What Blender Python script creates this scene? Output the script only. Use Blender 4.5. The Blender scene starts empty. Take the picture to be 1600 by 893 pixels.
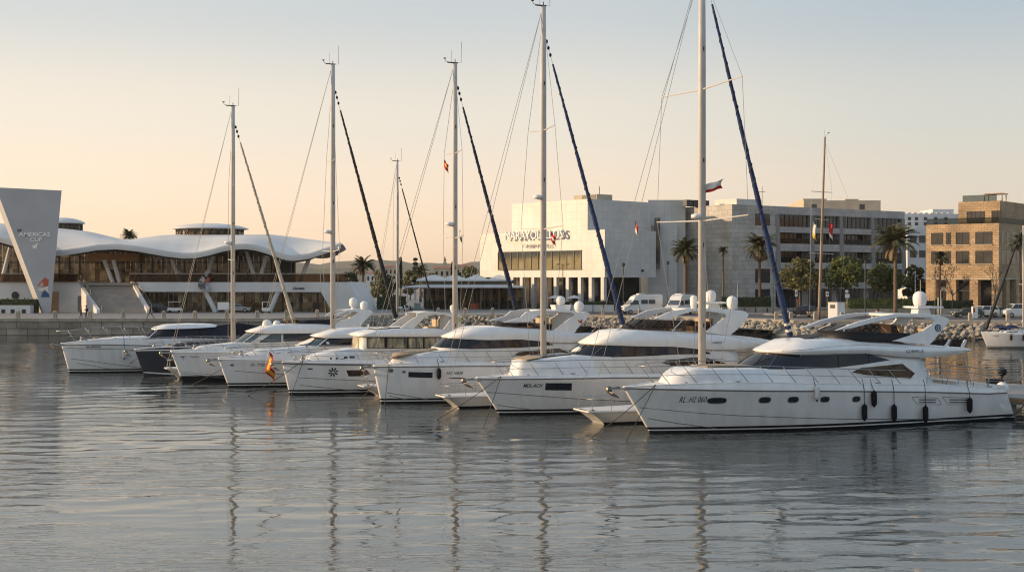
import bpy, bmesh, math, random
import numpy as np
from mathutils import Vector, Matrix
R = math.radians
rnd = random.Random(7)
SC = bpy.context.scene
COL = SC.collection
F, CX, HV, CZ = 2000.0, 800.0, 433.0, 8.0      # lens in pixels of a 1600 wide frame, horizon row, eye height
GZ = 2.2                                       # height of the quay above the water

def at(u, v, Y): return Vector(((u-CX)*Y/F, Y, CZ-(v-HV)*Y/F))
def gx(u, Y): return (u-CX)*Y/F
def zz(v, Y): return CZ-(v-HV)*Y/F
def lerp(a, b, t): return a+(b-a)*t
def clamp(x, a=0.0, b=1.0): return a if x < a else b if x > b else x
def interp(x, pts):
    if x <= pts[0][0]: return pts[0][1]
    for (x0, y0), (x1, y1) in zip(pts, pts[1:]):
        if x <= x1: return y0+(y1-y0)*(x-x0)/max(1e-9, x1-x0)
    return pts[-1][1]

# ------------------------------------------------------------------ materials
M = {}
def _nt(name):
    m = bpy.data.materials.new(name); m.use_nodes = True
    nt = m.node_tree; b = nt.nodes['Principled BSDF']
    M[name] = m
    return m, nt, b
def mat(name, col, rough=.5, var=0.0, scale=2.0, bump=0.0, bscale=None, metal=0.0, spec=.5, coat=0.0, col2=None, stretch=None, detail=5):
    m, nt, b = _nt(name)
    b.inputs['Base Color'].default_value = (*col, 1)
    b.inputs['Roughness'].default_value = rough
    b.inputs['Metallic'].default_value = metal
    b.inputs['Specular IOR Level'].default_value = spec
    b.inputs['Coat Weight'].default_value = coat
    b.inputs['Coat Roughness'].default_value = .08
    if var or col2 or bump:
        tc = nt.nodes.new('ShaderNodeTexCoord'); vec = tc.outputs['Object']
        if stretch:
            mp = nt.nodes.new('ShaderNodeMapping'); mp.inputs['Scale'].default_value = stretch
            nt.links.new(vec, mp.inputs['Vector']); vec = mp.outputs['Vector']
        if var or col2:
            n = nt.nodes.new('ShaderNodeTexNoise'); n.inputs['Scale'].default_value = scale; n.inputs['Detail'].default_value = detail
            nt.links.new(vec, n.inputs['Vector'])
            r = nt.nodes.new('ShaderNodeValToRGB')
            c2 = col2 or tuple(c*(1-var) for c in col)
            r.color_ramp.elements[0].position = .35; r.color_ramp.elements[1].position = .68
            r.color_ramp.elements[0].color = (*c2, 1); r.color_ramp.elements[1].color = (*col, 1)
            nt.links.new(n.outputs['Fac'], r.inputs['Fac']); nt.links.new(r.outputs['Color'], b.inputs['Base Color'])
            mr = nt.nodes.new('ShaderNodeMapRange'); mr.inputs['To Min'].default_value = min(1, rough*1.25+.03); mr.inputs['To Max'].default_value = rough*.85
            nt.links.new(n.outputs['Fac'], mr.inputs['Value']); nt.links.new(mr.outputs['Result'], b.inputs['Roughness'])
        if bump:
            n2 = nt.nodes.new('ShaderNodeTexNoise'); n2.inputs['Scale'].default_value = bscale or scale*4; n2.inputs['Detail'].default_value = 6
            nt.links.new(vec, n2.inputs['Vector'])
            bp = nt.nodes.new('ShaderNodeBump'); bp.inputs['Strength'].default_value = bump; bp.inputs['Distance'].default_value = .05
            nt.links.new(n2.outputs['Fac'], bp.inputs['Height']); nt.links.new(bp.outputs['Normal'], b.inputs['Normal'])
    return m
def panels(name, c1, c2, cm, w, h, ms=.02, off=0.0, rough=.6, stain=.25, bump=.3, sscale=.5):
    """wall cladding: rows of panels with joints (uv in metres), plus blotches of wear"""
    m, nt, b = _nt(name)
    uv = nt.nodes.new('ShaderNodeUVMap')
    br = nt.nodes.new('ShaderNodeTexBrick'); br.offset = off; br.squash = 1
    br.inputs['Color1'].default_value = (*c1, 1); br.inputs['Color2'].default_value = (*c2, 1); br.inputs['Mortar'].default_value = (*cm, 1)
    br.inputs['Scale'].default_value = 1; br.inputs['Mortar Size'].default_value = ms; br.inputs['Mortar Smooth'].default_value = .1
    br.inputs['Brick Width'].default_value = w; br.inputs['Row Height'].default_value = h
    nt.links.new(uv.outputs['UV'], br.inputs['Vector'])
    n = nt.nodes.new('ShaderNodeTexNoise'); n.inputs['Scale'].default_value = sscale; n.inputs['Detail'].default_value = 8; n.inputs['Roughness'].default_value = .65
    nt.links.new(uv.outputs['UV'], n.inputs['Vector'])
    r = nt.nodes.new('ShaderNodeValToRGB'); r.color_ramp.elements[0].position = .3; r.color_ramp.elements[1].position = .65
    k = 1-stain; r.color_ramp.elements[0].color = (k, k, k*.98, 1); r.color_ramp.elements[1].color = (1, 1, 1, 1)
    nt.links.new(n.outputs['Fac'], r.inputs['Fac'])
    mx = nt.nodes.new('ShaderNodeMix'); mx.data_type = 'RGBA'; mx.blend_type = 'MULTIPLY'; mx.inputs[0].default_value = 1
    nt.links.new(br.outputs['Color'], mx.inputs[6]); nt.links.new(r.outputs['Color'], mx.inputs[7])
    nt.links.new(mx.outputs[2], b.inputs['Base Color'])
    b.inputs['Roughness'].default_value = rough
    bp = nt.nodes.new('ShaderNodeBump'); bp.inputs['Strength'].default_value = bump; bp.inputs['Distance'].default_value = .03; bp.invert = True
    nt.links.new(br.outputs['Fac'], bp.inputs['Height']); nt.links.new(bp.outputs['Normal'], b.inputs['Normal'])
    return m
def glass(name, tint, alpha=.5, rough=.03):
    """tinted see-through pane"""
    m, nt, b = _nt(name)
    out = nt.nodes['Material Output']
    t = nt.nodes.new('ShaderNodeBsdfTransparent'); t.inputs['Color'].default_value = (*tint, 1)
    b.inputs['Base Color'].default_value = (.01, .01, .012, 1); b.inputs['Roughness'].default_value = rough
    mx = nt.nodes.new('ShaderNodeMixShader'); mx.inputs['Fac'].default_value = alpha
    nt.links.new(t.outputs['BSDF'], mx.inputs[1]); nt.links.new(b.outputs['BSDF'], mx.inputs[2]); nt.links.new(mx.outputs['Shader'], out.inputs['Surface'])
    return m

mat('gelcoat', (.78, .77, .75), .2, scale=1.3, coat=.55, col2=(.69, .685, .67), stretch=(1.6, 1.6, .35), detail=9)
mat('gelcoat_warm', (.76, .73, .68), .26, scale=1.1, coat=.25, col2=(.65, .615, .56), stretch=(1.6, 1.6, .4), detail=9)
m = M['gelcoat'].copy(); m.name = 'hull_gelcoat'; M['hull_gelcoat'] = m; nt = m.node_tree; bs = nt.nodes['Principled BSDF']; src = bs.inputs['Base Color'].links[0].from_socket
tc = nt.nodes.new('ShaderNodeTexCoord'); sp = nt.nodes.new('ShaderNodeSeparateXYZ'); nt.links.new(tc.outputs['Object'], sp.inputs['Vector'])
mp = nt.nodes.new('ShaderNodeMapping'); mp.inputs['Scale'].default_value = (2.2, 2.2, .5); nt.links.new(tc.outputs['Object'], mp.inputs['Vector'])
ns = nt.nodes.new('ShaderNodeTexNoise'); ns.inputs['Scale'].default_value = 1; ns.inputs['Detail'].default_value = 8; nt.links.new(mp.outputs['Vector'], ns.inputs['Vector'])
ad = nt.nodes.new('ShaderNodeMath'); ad.operation = 'MULTIPLY_ADD'; ad.inputs[1].default_value = -1.5; nt.links.new(ns.outputs['Fac'], ad.inputs[0]); nt.links.new(sp.outputs['Z'], ad.inputs[2])
mr = nt.nodes.new('ShaderNodeMapRange'); mr.inputs['From Min'].default_value = -.65; mr.inputs['From Max'].default_value = .35; mr.inputs['To Min'].default_value = .26; mr.inputs['To Max'].default_value = 0; nt.links.new(ad.outputs[0], mr.inputs['Value'])
mx = nt.nodes.new('ShaderNodeMix'); mx.data_type = 'RGBA'; mx.inputs[7].default_value = (.42, .38, .29, 1); nt.links.new(mr.outputs['Result'], mx.inputs[0]); nt.links.new(src, mx.inputs[6]); nt.links.new(mx.outputs[2], bs.inputs['Base Color'])   # uneven scum line above the water
mat('deck_paint', (.72, .70, .66), .5, var=.12, scale=3, bump=.05)
mat('navy_hull', (.012, .014, .022), .15, var=.2, scale=1, coat=.4)
mat('antifoul', (.007, .008, .010), .6, spec=.25, var=.3, scale=2)
mat('rub_dark', (.10, .10, .105), .4)
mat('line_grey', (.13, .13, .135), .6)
mat('dark_glass', (.010, .012, .016), .04, spec=.45)
mat('blue_glass', (.05, .075, .09), .05, spec=.7)
mat('brown_glass', (.10, .055, .028), .06, spec=.4, col2=(.012, .009, .008), scale=2.0)
mat('curtain_glass', (.52, .45, .30), .08, spec=.5, col2=(.05, .06, .055), scale=1.7, stretch=(1.6, 1, .5))
mat('cream_panel', (.70, .60, .42), .4, var=.1)
glass('smoke_glass', (.42, .37, .34), .30)
glass('clear_glass', (.75, .78, .76), .25)
glass('screen_glass', (.30, .30, .29), .5)
mat('black_plastic', (.010, .010, .012), .55, spec=.3)
mat('fender_black', (.010, .011, .016), .75, spec=.2, var=.3, scale=6)
mat('fender_white', (.62, .62, .60), .45, var=.15, scale=5)
mat('steel', (.36, .355, .35), .3, metal=.9, var=.15, scale=4)
mat('alu', (.50, .48, .46), .45, metal=.35, var=.15, scale=1.5)
mat('mast_pale', (.56, .53, .49), .45, var=.12, scale=1.5)
mat('mast_wood', (.30, .21, .14), .5, var=.25, scale=2)
mat('rig_wire', (.28, .27, .25), .4, metal=.5)
mat('rope', (.055, .05, .045), .8)
mat('rope_pale', (.30, .27, .22), .8)
mat('sail_navy', (.010, .018, .055), .75, var=.35, scale=1.3, bump=.5, bscale=5)
mat('sail_blue', (.012, .035, .12), .75, var=.35, scale=1.3, bump=.5, bscale=5)
mat('sail_black', (.012, .012, .014), .7, var=.35, scale=1.3, bump=.5, bscale=5)
mat('sail_cream', (.50, .45, .36), .8, var=.2, scale=1.3, bump=.4, bscale=5)
mat('canvas_navy', (.010, .012, .028), .8, var=.35, scale=1.5, bump=.4, bscale=3)
mat('cover_tan', (.42, .33, .22), .85, var=.3, scale=2.5, bump=.4, bscale=6)
mat('teak', (.30, .18, .09), .65, var=.35, scale=5, stretch=(1, 6, 1))
mat('dome_white', (.76, .75, .72), .35, var=.05)
mat('anchor_metal', (.22, .19, .16), .4, metal=.6, var=.4, scale=8)
mat('ink', (.015, .015, .018), .5)
mat('red_flag', (.50, .02, .02), .8, var=.2, scale=6)
mat('yellow_flag', (.72, .42, .03), .8)
mat('white_flag', (.70, .66, .60), .8, var=.1)
mat('green_flag', (.03, .16, .06), .8)
mat('blue_flag', (.03, .05, .22), .8)
mat('emblem_blue', (.02, .06, .16), .5)
mat('emblem_red', (.42, .07, .03), .5)
mat('emblem_green', (.42, .46, .10), .5)

# ------------------------------------------------------------------ mesh building
class MB:
    def __init__(s): s.v = []; s.f = []; s.mi = []; s.m = 0; s.sm = []; s.smooth = False
    def add(s, vs, fs):
        o = len(s.v); s.v.extend([tuple(p) for p in vs])
        for f in fs: s.f.append(tuple(i+o for i in f)); s.mi.append(s.m); s.sm.append(s.smooth)
    def quad(s, a, b, c, d): s.add([a, b, c, d], [(0, 1, 2, 3)])
    def box(s, x0, x1, y0, y1, z0, z1):
        s.add([(x0,y0,z0),(x1,y0,z0),(x1,y1,z0),(x0,y1,z0),(x0,y0,z1),(x1,y0,z1),(x1,y1,z1),(x0,y1,z1)],
              [(0,3,2,1),(4,5,6,7),(0,1,5,4),(1,2,6,5),(2,3,7,6),(3,0,4,7)])
    def obox(s, p, d, l, w, z0, z1):
        """box from ground point p along unit dir d for l, going w to the side (-d.y, d.x)"""
        n = Vector((-d[1], d[0])); a = Vector(p[:2]); d = Vector(d[:2])
        c = [a, a+d*l, a+d*l+n*w, a+n*w]
        s.prism([(q.x, q.y) for q in c], z0, z1)
    def prism(s, poly, z0, z1):
        n = len(poly)
        s.add([(x, y, z0) for x, y in poly]+[(x, y, z1) for x, y in poly],
              [tuple(range(n))[::-1], tuple(range(n, 2*n))]+[(i, (i+1) % n, n+(i+1) % n, n+i) for i in range(n)])
    def extrude(s, pts, vec):
        n = len(pts); vec = Vector(vec); pts = [Vector(p) for p in pts]
        s.add(pts+[p+vec for p in pts], [tuple(range(n))[::-1], tuple(range(n, 2*n))]+[(i, (i+1) % n, n+(i+1) % n, n+i) for i in range(n)])
    def loft(s, rings, closed=True, cap=False):
        n = len(rings[0]); vs = [p for r in rings for p in r]; fs = []
        for k in range(len(rings)-1):
            for i in range(n if closed else n-1):
                j = (i+1) % n; fs.append((k*n+i, k*n+j, (k+1)*n+j, (k+1)*n+i))
        if cap: fs.append(tuple(range(n))[::-1]); fs.append(tuple((len(rings)-1)*n+i for i in range(n)))
        s.add(vs, fs)
    def tube(s, pts, r, n=6, r1=None, cap=True):
        pts = [Vector(p) for p in pts]; rings = []; N = len(pts)
        up0 = None
        for i, p in enumerate(pts):
            t = (pts[min(i+1, N-1)]-pts[max(i-1, 0)]).normalized()
            a = Vector((0, 0, 1)) if abs(t.z) < .95 else Vector((1, 0, 0))
            if up0 is not None and abs(t.dot(up0)) < .95: a = up0
            x = t.cross(a).normalized(); y = x.cross(t).normalized(); up0 = y
            rr = r if r1 is None else (lerp(r, r1, i/(N-1)) if not callable(r1) else r1(i/(N-1)))
            rings.append([p+(x*math.cos(q)+y*math.sin(q))*rr for q in [2*math.pi*k/n for k in range(n)]])
        s.loft(rings, True, cap)
    def lathe(s, prof, c, n=16, axis='z', cap=True):
        rings = []
        for r, h in prof:
            ring = []
            for k in range(n):
                a = 2*math.pi*k/n; x, y = r*math.cos(a), r*math.sin(a)
                ring.append({'z': (c[0]+x, c[1]+y, c[2]+h), 'y': (c[0]+x, c[1]+h, c[2]+y), 'x': (c[0]+h, c[1]+x, c[2]+y)}[axis])
            rings.append(ring)
        s.loft(rings, True, cap)
    def ell(s, c, rx, ry, rz, n=12, m=8):
        prof = [(max(1e-3, math.sin(math.pi*i/m)), -math.cos(math.pi*i/m)) for i in range(m+1)]
        o = len(s.v); s.lathe(prof, (0, 0, 0), n)
        for i in range(o, len(s.v)): x, y, z = s.v[i]; s.v[i] = (c[0]+x*rx, c[1]+y*ry, c[2]+z*rz)
    def build(s, name, mats, parent=None, world=False, uv=False, norm=True, bevel=0):
        me = bpy.data.meshes.new(name)
        vs = s.v
        if world and parent is not None:
            q = parent.location; vs = [(x-q.x, y-q.y, z-q.z) for x, y, z in vs]
        me.from_pydata(vs, [], s.f)
        for m in (mats if isinstance(mats, (list, tuple)) else [mats]): me.materials.append(M[m] if isinstance(m, str) else m)
        me.polygons.foreach_set('material_index', s.mi); me.polygons.foreach_set('use_smooth', s.sm)
        if norm or bevel:
            bm = bmesh.new(); bm.from_mesh(me)
            bmesh.ops.remove_doubles(bm, verts=bm.verts, dist=1e-4)
            if norm: bmesh.ops.recalc_face_normals(bm, faces=bm.faces)
            if bevel: bmesh.ops.bevel(bm, geom=[e for e in bm.edges if len(e.link_faces) == 2 and e.calc_face_angle(0) > .5], offset=bevel, segments=2, affect='EDGES', profile=.6)
            bm.to_mesh(me); bm.free()
        if uv: box_uv(me)
        me.update()
        o = bpy.data.objects.new(name, me); COL.objects.link(o)
        if parent is not None: o.parent = parent
        return o
def box_uv(me):
    L = me.uv_layers.new(name='UVMap'); vs = me.vertices
    for p in me.polygons:
        n = p.normal
        for li in p.loop_indices:
            c = vs[me.loops[li].vertex_index].co
            if abs(n.z) > .75: L.data[li].uv = (c.x, c.y)
            else:
                h = Vector((-n.y, n.x, 0)).normalized(); L.data[li].uv = (c.x*h.x+c.y*h.y, c.z)
def tag(o, label=None, cat=None, group=None, kind=None):
    if label: o['label'] = label
    if cat: o['category'] = cat
    if group: o['group'] = group
    if kind: o['kind'] = kind
    return o
def thing(name, label, cat, loc=(0, 0, 0), rz=0.0, group=None):
    o = bpy.data.objects.new(name, None); COL.objects.link(o); o.empty_display_size = .3
    o.location = loc; o.rotation_euler = (0, 0, rz)
    return tag(o, label, cat, group)
def copy_tree(o, parent=None):
    c = o.copy(); COL.objects.link(c); c.parent = parent
    for ch in list(o.children): copy_tree(ch, c)
    return c
def place(proto, used, loc, rz=0.0, label=None, group=None, sc=None):
    o = proto if not used else copy_tree(proto)
    used.append(o); o.location = loc; o.rotation_euler = (0, 0, rz)
    if sc: o.scale = (sc, sc, sc)
    return tag(o, label, None, group)
def text2d(txt, h=1.0, shear=0.0, space=1.0, extrude=0.0, bold=0.0):
    """letter outlines as flat polygons, cap height h"""
    cu = bpy.data.curves.new('t', 'FONT'); cu.body = txt; cu.size = h/.7; cu.shear = shear; cu.space_character = space
    cu.extrude = extrude; cu.offset = bold; cu.resolution_u = 3
    ob = bpy.data.objects.new('t', cu); COL.objects.link(ob)
    dg = bpy.context.evaluated_depsgraph_get(); ev = ob.evaluated_get(dg); me = ev.to_mesh()
    vs = [tuple(v.co) for v in me.vertices]; fs = [tuple(p.vertices) for p in me.polygons]
    ev.to_mesh_clear(); bpy.data.objects.remove(ob); bpy.data.curves.remove(cu)
    return vs, fs
def patch(polys, fn, step=.35, ztep=.35, thick=0.0):
    """2-d polygons cut into small pieces and laid on a curved surface by fn(a, b) -> point"""
    bm = bmesh.new()
    for poly in polys: bm.faces.new([bm.verts.new((a, 0, b)) for a, b in poly])
    xs = [p[0] for q in polys for p in q]; zs = [p[1] for q in polys for p in q]
    def cuts(lo, hi, st, no):
        k = math.floor(lo/st)*st+st
        while k < hi-1e-4:
            bmesh.ops.bisect_plane(bm, geom=bm.verts[:]+bm.edges[:]+bm.faces[:], plane_co=(k, 0, 0) if no[0] else (0, 0, k), plane_no=no); k += st
    cuts(min(xs), max(xs), step, (1, 0, 0)); cuts(min(zs), max(zs), ztep, (0, 0, 1))
    bmesh.ops.triangulate(bm, faces=[f for f in bm.faces if len(f.verts) > 4])
    vs = [fn(v.co.x, v.co.z) for v in bm.verts]; bm.verts.index_update()
    fs = [tuple(v.index for v in f.verts) for f in bm.faces]
    bm.free()
    return vs, fs
# ------------------------------------------------------------------ camera, sky, sun
cam = bpy.data.cameras.new('camera'); cam.lens = F/1600*36; cam.sensor_width = 36; cam.shift_y = -(446.5-HV)/1600
cam.clip_start = .5; cam.clip_end = 20000
co = bpy.data.objects.new('camera', cam); COL.objects.link(co); co.location = (0, 0, CZ); co.rotation_euler = (R(90), 0, 0); SC.camera = co
SUN_EL, SUN_AZ = 12.0, -90.0        # degrees; azimuth measured from +Y (the view) towards +X
w = bpy.data.worlds.new('World'); SC.world = w; w.use_nodes = True
nt = w.node_tree; bg = nt.nodes['Background']
sky = nt.nodes.new('ShaderNodeTexSky'); sky.sky_type = 'NISHITA'; sky.sun_disc = False
sky.sun_elevation = R(SUN_EL); sky.sun_rotation = R(SUN_AZ); sky.air_density = 1.0; sky.dust_density = .6; sky.ozone_density = 1.0
# evening haze low over the sea: a warm band near the horizon that fades upwards and grows towards the sun, over the clear sky
tc = nt.nodes.new('ShaderNodeTexCoord'); sx = nt.nodes.new('ShaderNodeSeparateXYZ'); nt.links.new(tc.outputs['Generated'], sx.inputs['Vector'])
def sky_ramp(sock, stops, lo, hi):
    mr = nt.nodes.new('ShaderNodeMapRange'); mr.inputs['From Min'].default_value = lo; mr.inputs['From Max'].default_value = hi; nt.links.new(sock, mr.inputs['Value'])
    r = nt.nodes.new('ShaderNodeValToRGB'); e = r.color_ramp.elements; r.color_ramp.interpolation = 'EASE'
    while len(e) < len(stops): e.new(.5)
    for k, (p, c) in zip(e, stops): k.position = (p-lo)/(hi-lo); k.color = (*c, 1)
    nt.links.new(mr.outputs['Result'], r.inputs['Fac']); return r.outputs['Color']
up = sky_ramp(sx.outputs['Z'], [(0, (.87, .625, .435)), (.035, (.88, .67, .50)), (.07, (.86, .695, .555)), (.12, (.775, .70, .60)), (.21, (.55, .58, .59)), (.33, (.63, .635, .62)), (.6, (.50, .56, .61)), (1, (.37, .49, .63))], 0, 1)  # stops above the view raised to brighten the water and the fill
side = sky_ramp(sx.outputs['X'], [(-1, (1, .82, .60)), (-.37, (.68, .66, .64)), (0, (.62, .62, .62)), (.37, (.47, .51, .55)), (1, (.36, .42, .50))], -1, 1)
def vmix(mode, a, b, f):
    m = nt.nodes.new('ShaderNodeMix'); m.data_type = 'RGBA'; m.blend_type = mode; m.clamp_result = False
    if isinstance(f, float): m.inputs[0].default_value = f
    for q, i in ((a, 6), (b, 7)):
        if isinstance(q, tuple): m.inputs[i].default_value = q
        else: nt.links.new(q, m.inputs[i])
    return m.outputs[2]
EXPO = .6
back = sky_ramp(sx.outputs['Y'], [(-1, (.57, .65, .75)), (-.2, (.59, .64, .71)), (.45, (.66, .66, .66)), (1, (.66, .66, .66))], -1, 1)   # sky behind the eye tinted cool, added as fill for the hulls
hz = vmix('MULTIPLY', vmix('MULTIPLY', vmix('MULTIPLY', up, side, 1.0), back, 1.0), (19.9, 19.6, 19.3, 1), 1.0)
nt.links.new(vmix('MIX', sky.outputs['Color'], hz, .82), bg.inputs['Color']); bg.inputs['Strength'].default_value = .1
sl = bpy.data.lights.new('sun', 'SUN'); sl.energy = 3.5; sl.angle = R(.6); sl.color = (1, .70, .42)
so = bpy.data.objects.new('sun', sl); COL.objects.link(so)
sd = Vector((math.sin(R(SUN_AZ))*math.cos(R(SUN_EL)), math.cos(R(SUN_AZ))*math.cos(R(SUN_EL)), math.sin(R(SUN_EL))))
so.rotation_euler = sd.to_track_quat('Z', 'Y').to_euler(); so.location = sd*300
SC.view_settings.view_transform = 'Standard'; SC.view_settings.look = 'None'; SC.view_settings.gamma = 1; SC.view_settings.use_curve_mapping = False
SC.view_settings.exposure = EXPO
SC.cycles.use_denoising = True; SC.cycles.max_bounces = 6; SC.cycles.transparent_max_bounces = 12; SC.cycles.caustics_reflective = False; SC.cycles.caustics_refractive = False
SC.cycles.sample_clamp_indirect = 6; SC.cycles.filter_width = 1.15

# ------------------------------------------------------------------ harbour water: a real wave surface
def water():
    rg = np.random.default_rng(3)
    ys = [16.0]
    while ys[-1] < 235: ys.append(ys[-1]+max(.11, ys[-1]*.0042))
    ys = np.array([-300., -60., 0., 10.]+ys+[300., 420.])
    xs = [0.0]
    while xs[-1] < 115: xs.append(xs[-1]+.20+xs[-1]*.0015)
    xs = np.array([-x for x in xs[:0:-1]]+xs)
    xs = np.concatenate([[-900., -300.], xs, [300., 900.]])
    X, Y = np.meshgrid(xs, ys)
    Z = np.zeros_like(X)
    N = 84
    lam = np.exp(rg.uniform(math.log(.38), math.log(3.6), N))
    th = rg.normal(0, .30, N)+R(-90+6)
    amp = .00125*lam**.62*rg.uniform(.5, 1.4, N)
    ph = rg.uniform(0, 2*math.pi, N)
    # patches of rougher and calmer water
    G = np.zeros_like(X)
    for _ in range(14):
        k = 2*math.pi/rg.uniform(12, 70); a = rg.uniform(0, 2*math.pi)
        G += np.sin(k*(.45*X*math.cos(a)+Y*math.sin(a))+rg.uniform(0, 6.28))
    G = 1+.26*G; G = np.clip(G, .3, 2.0)
    sp = np.maximum(.11, Y*.0042)
    for l, t, a, p in zip(lam, th, amp, ph):
        k = 2*math.pi/l
        fade = np.clip((l/np.maximum(sp, .2)-2.0)/3.0, 0, 1)
        Z += fade*a*np.sin(k*(X*math.cos(t)+Y*math.sin(t))+p+.6*np.sin(X*.09*math.sin(p*3)+Y*.05+p))
    Z = Z*G
    far = (np.abs(X) > 120) | (Y > 240) | (Y < 12)
    Z[far] = 0
    me = bpy.data.meshes.new('water')
    nr, nc = X.shape
    me.vertices.add(nr*nc); me.vertices.foreach_set('co', np.stack([X, Y, Z], -1).ravel())
    i = (np.arange(nr-1)[:, None]*nc+np.arange(nc-1)[None, :]).ravel()
    q = np.stack([i, i+1, i+nc+1, i+nc], -1).ravel()
    nf = len(i); me.loops.add(nf*4); me.loops.foreach_set('vertex_index', q.astype(np.int32))
    me.polygons.add(nf); me.polygons.foreach_set('loop_start', np.arange(0, nf*4, 4, dtype=np.int32))
    me.polygons.foreach_set('use_smooth', np.ones(nf, bool)); me.update(calc_edges=True)
    m, nt, b = _nt('water_surface')
    b.inputs['Base Color'].default_value = (.030, .036, .034, 1); b.inputs['Roughness'].default_value = .03; b.inputs['IOR'].default_value = 3.2
    b.inputs['Specular IOR Level'].default_value = .5
    tc = nt.nodes.new('ShaderNodeTexCoord'); mp = nt.nodes.new('ShaderNodeMapping'); mp.inputs['Scale'].default_value = (.5, 1.25, 1)
    nt.links.new(tc.outputs['Object'], mp.inputs['Vector'])
    n = nt.nodes.new('ShaderNodeTexNoise'); n.inputs['Scale'].default_value = 3.4; n.inputs['Detail'].default_value = 3; n.inputs['Roughness'].default_value = .55
    nt.links.new(mp.outputs['Vector'], n.inputs['Vector'])
    bp = nt.nodes.new('ShaderNodeBump'); bp.inputs['Distance'].default_value = .008
    mp2 = nt.nodes.new('ShaderNodeMapping'); mp2.inputs['Scale'].default_value = (.035, .13, 1); nt.links.new(tc.outputs['Object'], mp2.inputs['Vector'])
    n2 = nt.nodes.new('ShaderNodeTexNoise'); n2.inputs['Scale'].default_value = 1; n2.inputs['Detail'].default_value = 4; nt.links.new(mp2.outputs['Vector'], n2.inputs['Vector'])
    mr = nt.nodes.new('ShaderNodeMapRange'); mr.inputs['From Min'].default_value = .38; mr.inputs['From Max'].default_value = .62; mr.inputs['To Min'].default_value = .10; mr.inputs['To Max'].default_value = 1.0
    nt.links.new(n2.outputs['Fac'], mr.inputs['Value']); nt.links.new(mr.outputs['Result'], bp.inputs['Strength'])
    mp3 = nt.nodes.new('ShaderNodeMapping'); mp3.inputs['Scale'].default_value = (.42, 1.9, 1); mp3.inputs['Rotation'].default_value = (0, 0, R(5)); nt.links.new(tc.outputs['Object'], mp3.inputs['Vector'])
    n3 = nt.nodes.new('ShaderNodeTexNoise'); n3.inputs['Scale'].default_value = 1; n3.inputs['Detail'].default_value = 3; n3.inputs['Roughness'].default_value = .6; nt.links.new(mp3.outputs['Vector'], n3.inputs['Vector'])
    def mth(op, a, b):
        q = nt.nodes.new('ShaderNodeMath'); q.operation = op
        for i, x in enumerate((a, b)):
            if isinstance(x, (int, float)): q.inputs[i].default_value = x
            else: nt.links.new(x, q.inputs[i])
        return q.outputs[0]
    ridge = mth('POWER', mth('SUBTRACT', 1, mth('MULTIPLY', mth('ABSOLUTE', mth('SUBTRACT', n3.outputs['Fac'], .5), 0), 4)), 5)     # narrow crests of the small wind ripples
    nt.links.new(mth('MULTIPLY_ADD', ridge, .85) if 0 else mth('ADD', mth('MULTIPLY', ridge, .9), mth('MULTIPLY', n.outputs['Fac'], .55)), bp.inputs['Height']); nt.links.new(bp.outputs['Normal'], b.inputs['Normal'])
    me.materials.append(m)
    o = bpy.data.objects.new('water', me); COL.objects.link(o); tag(o, kind='structure')
water()
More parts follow.
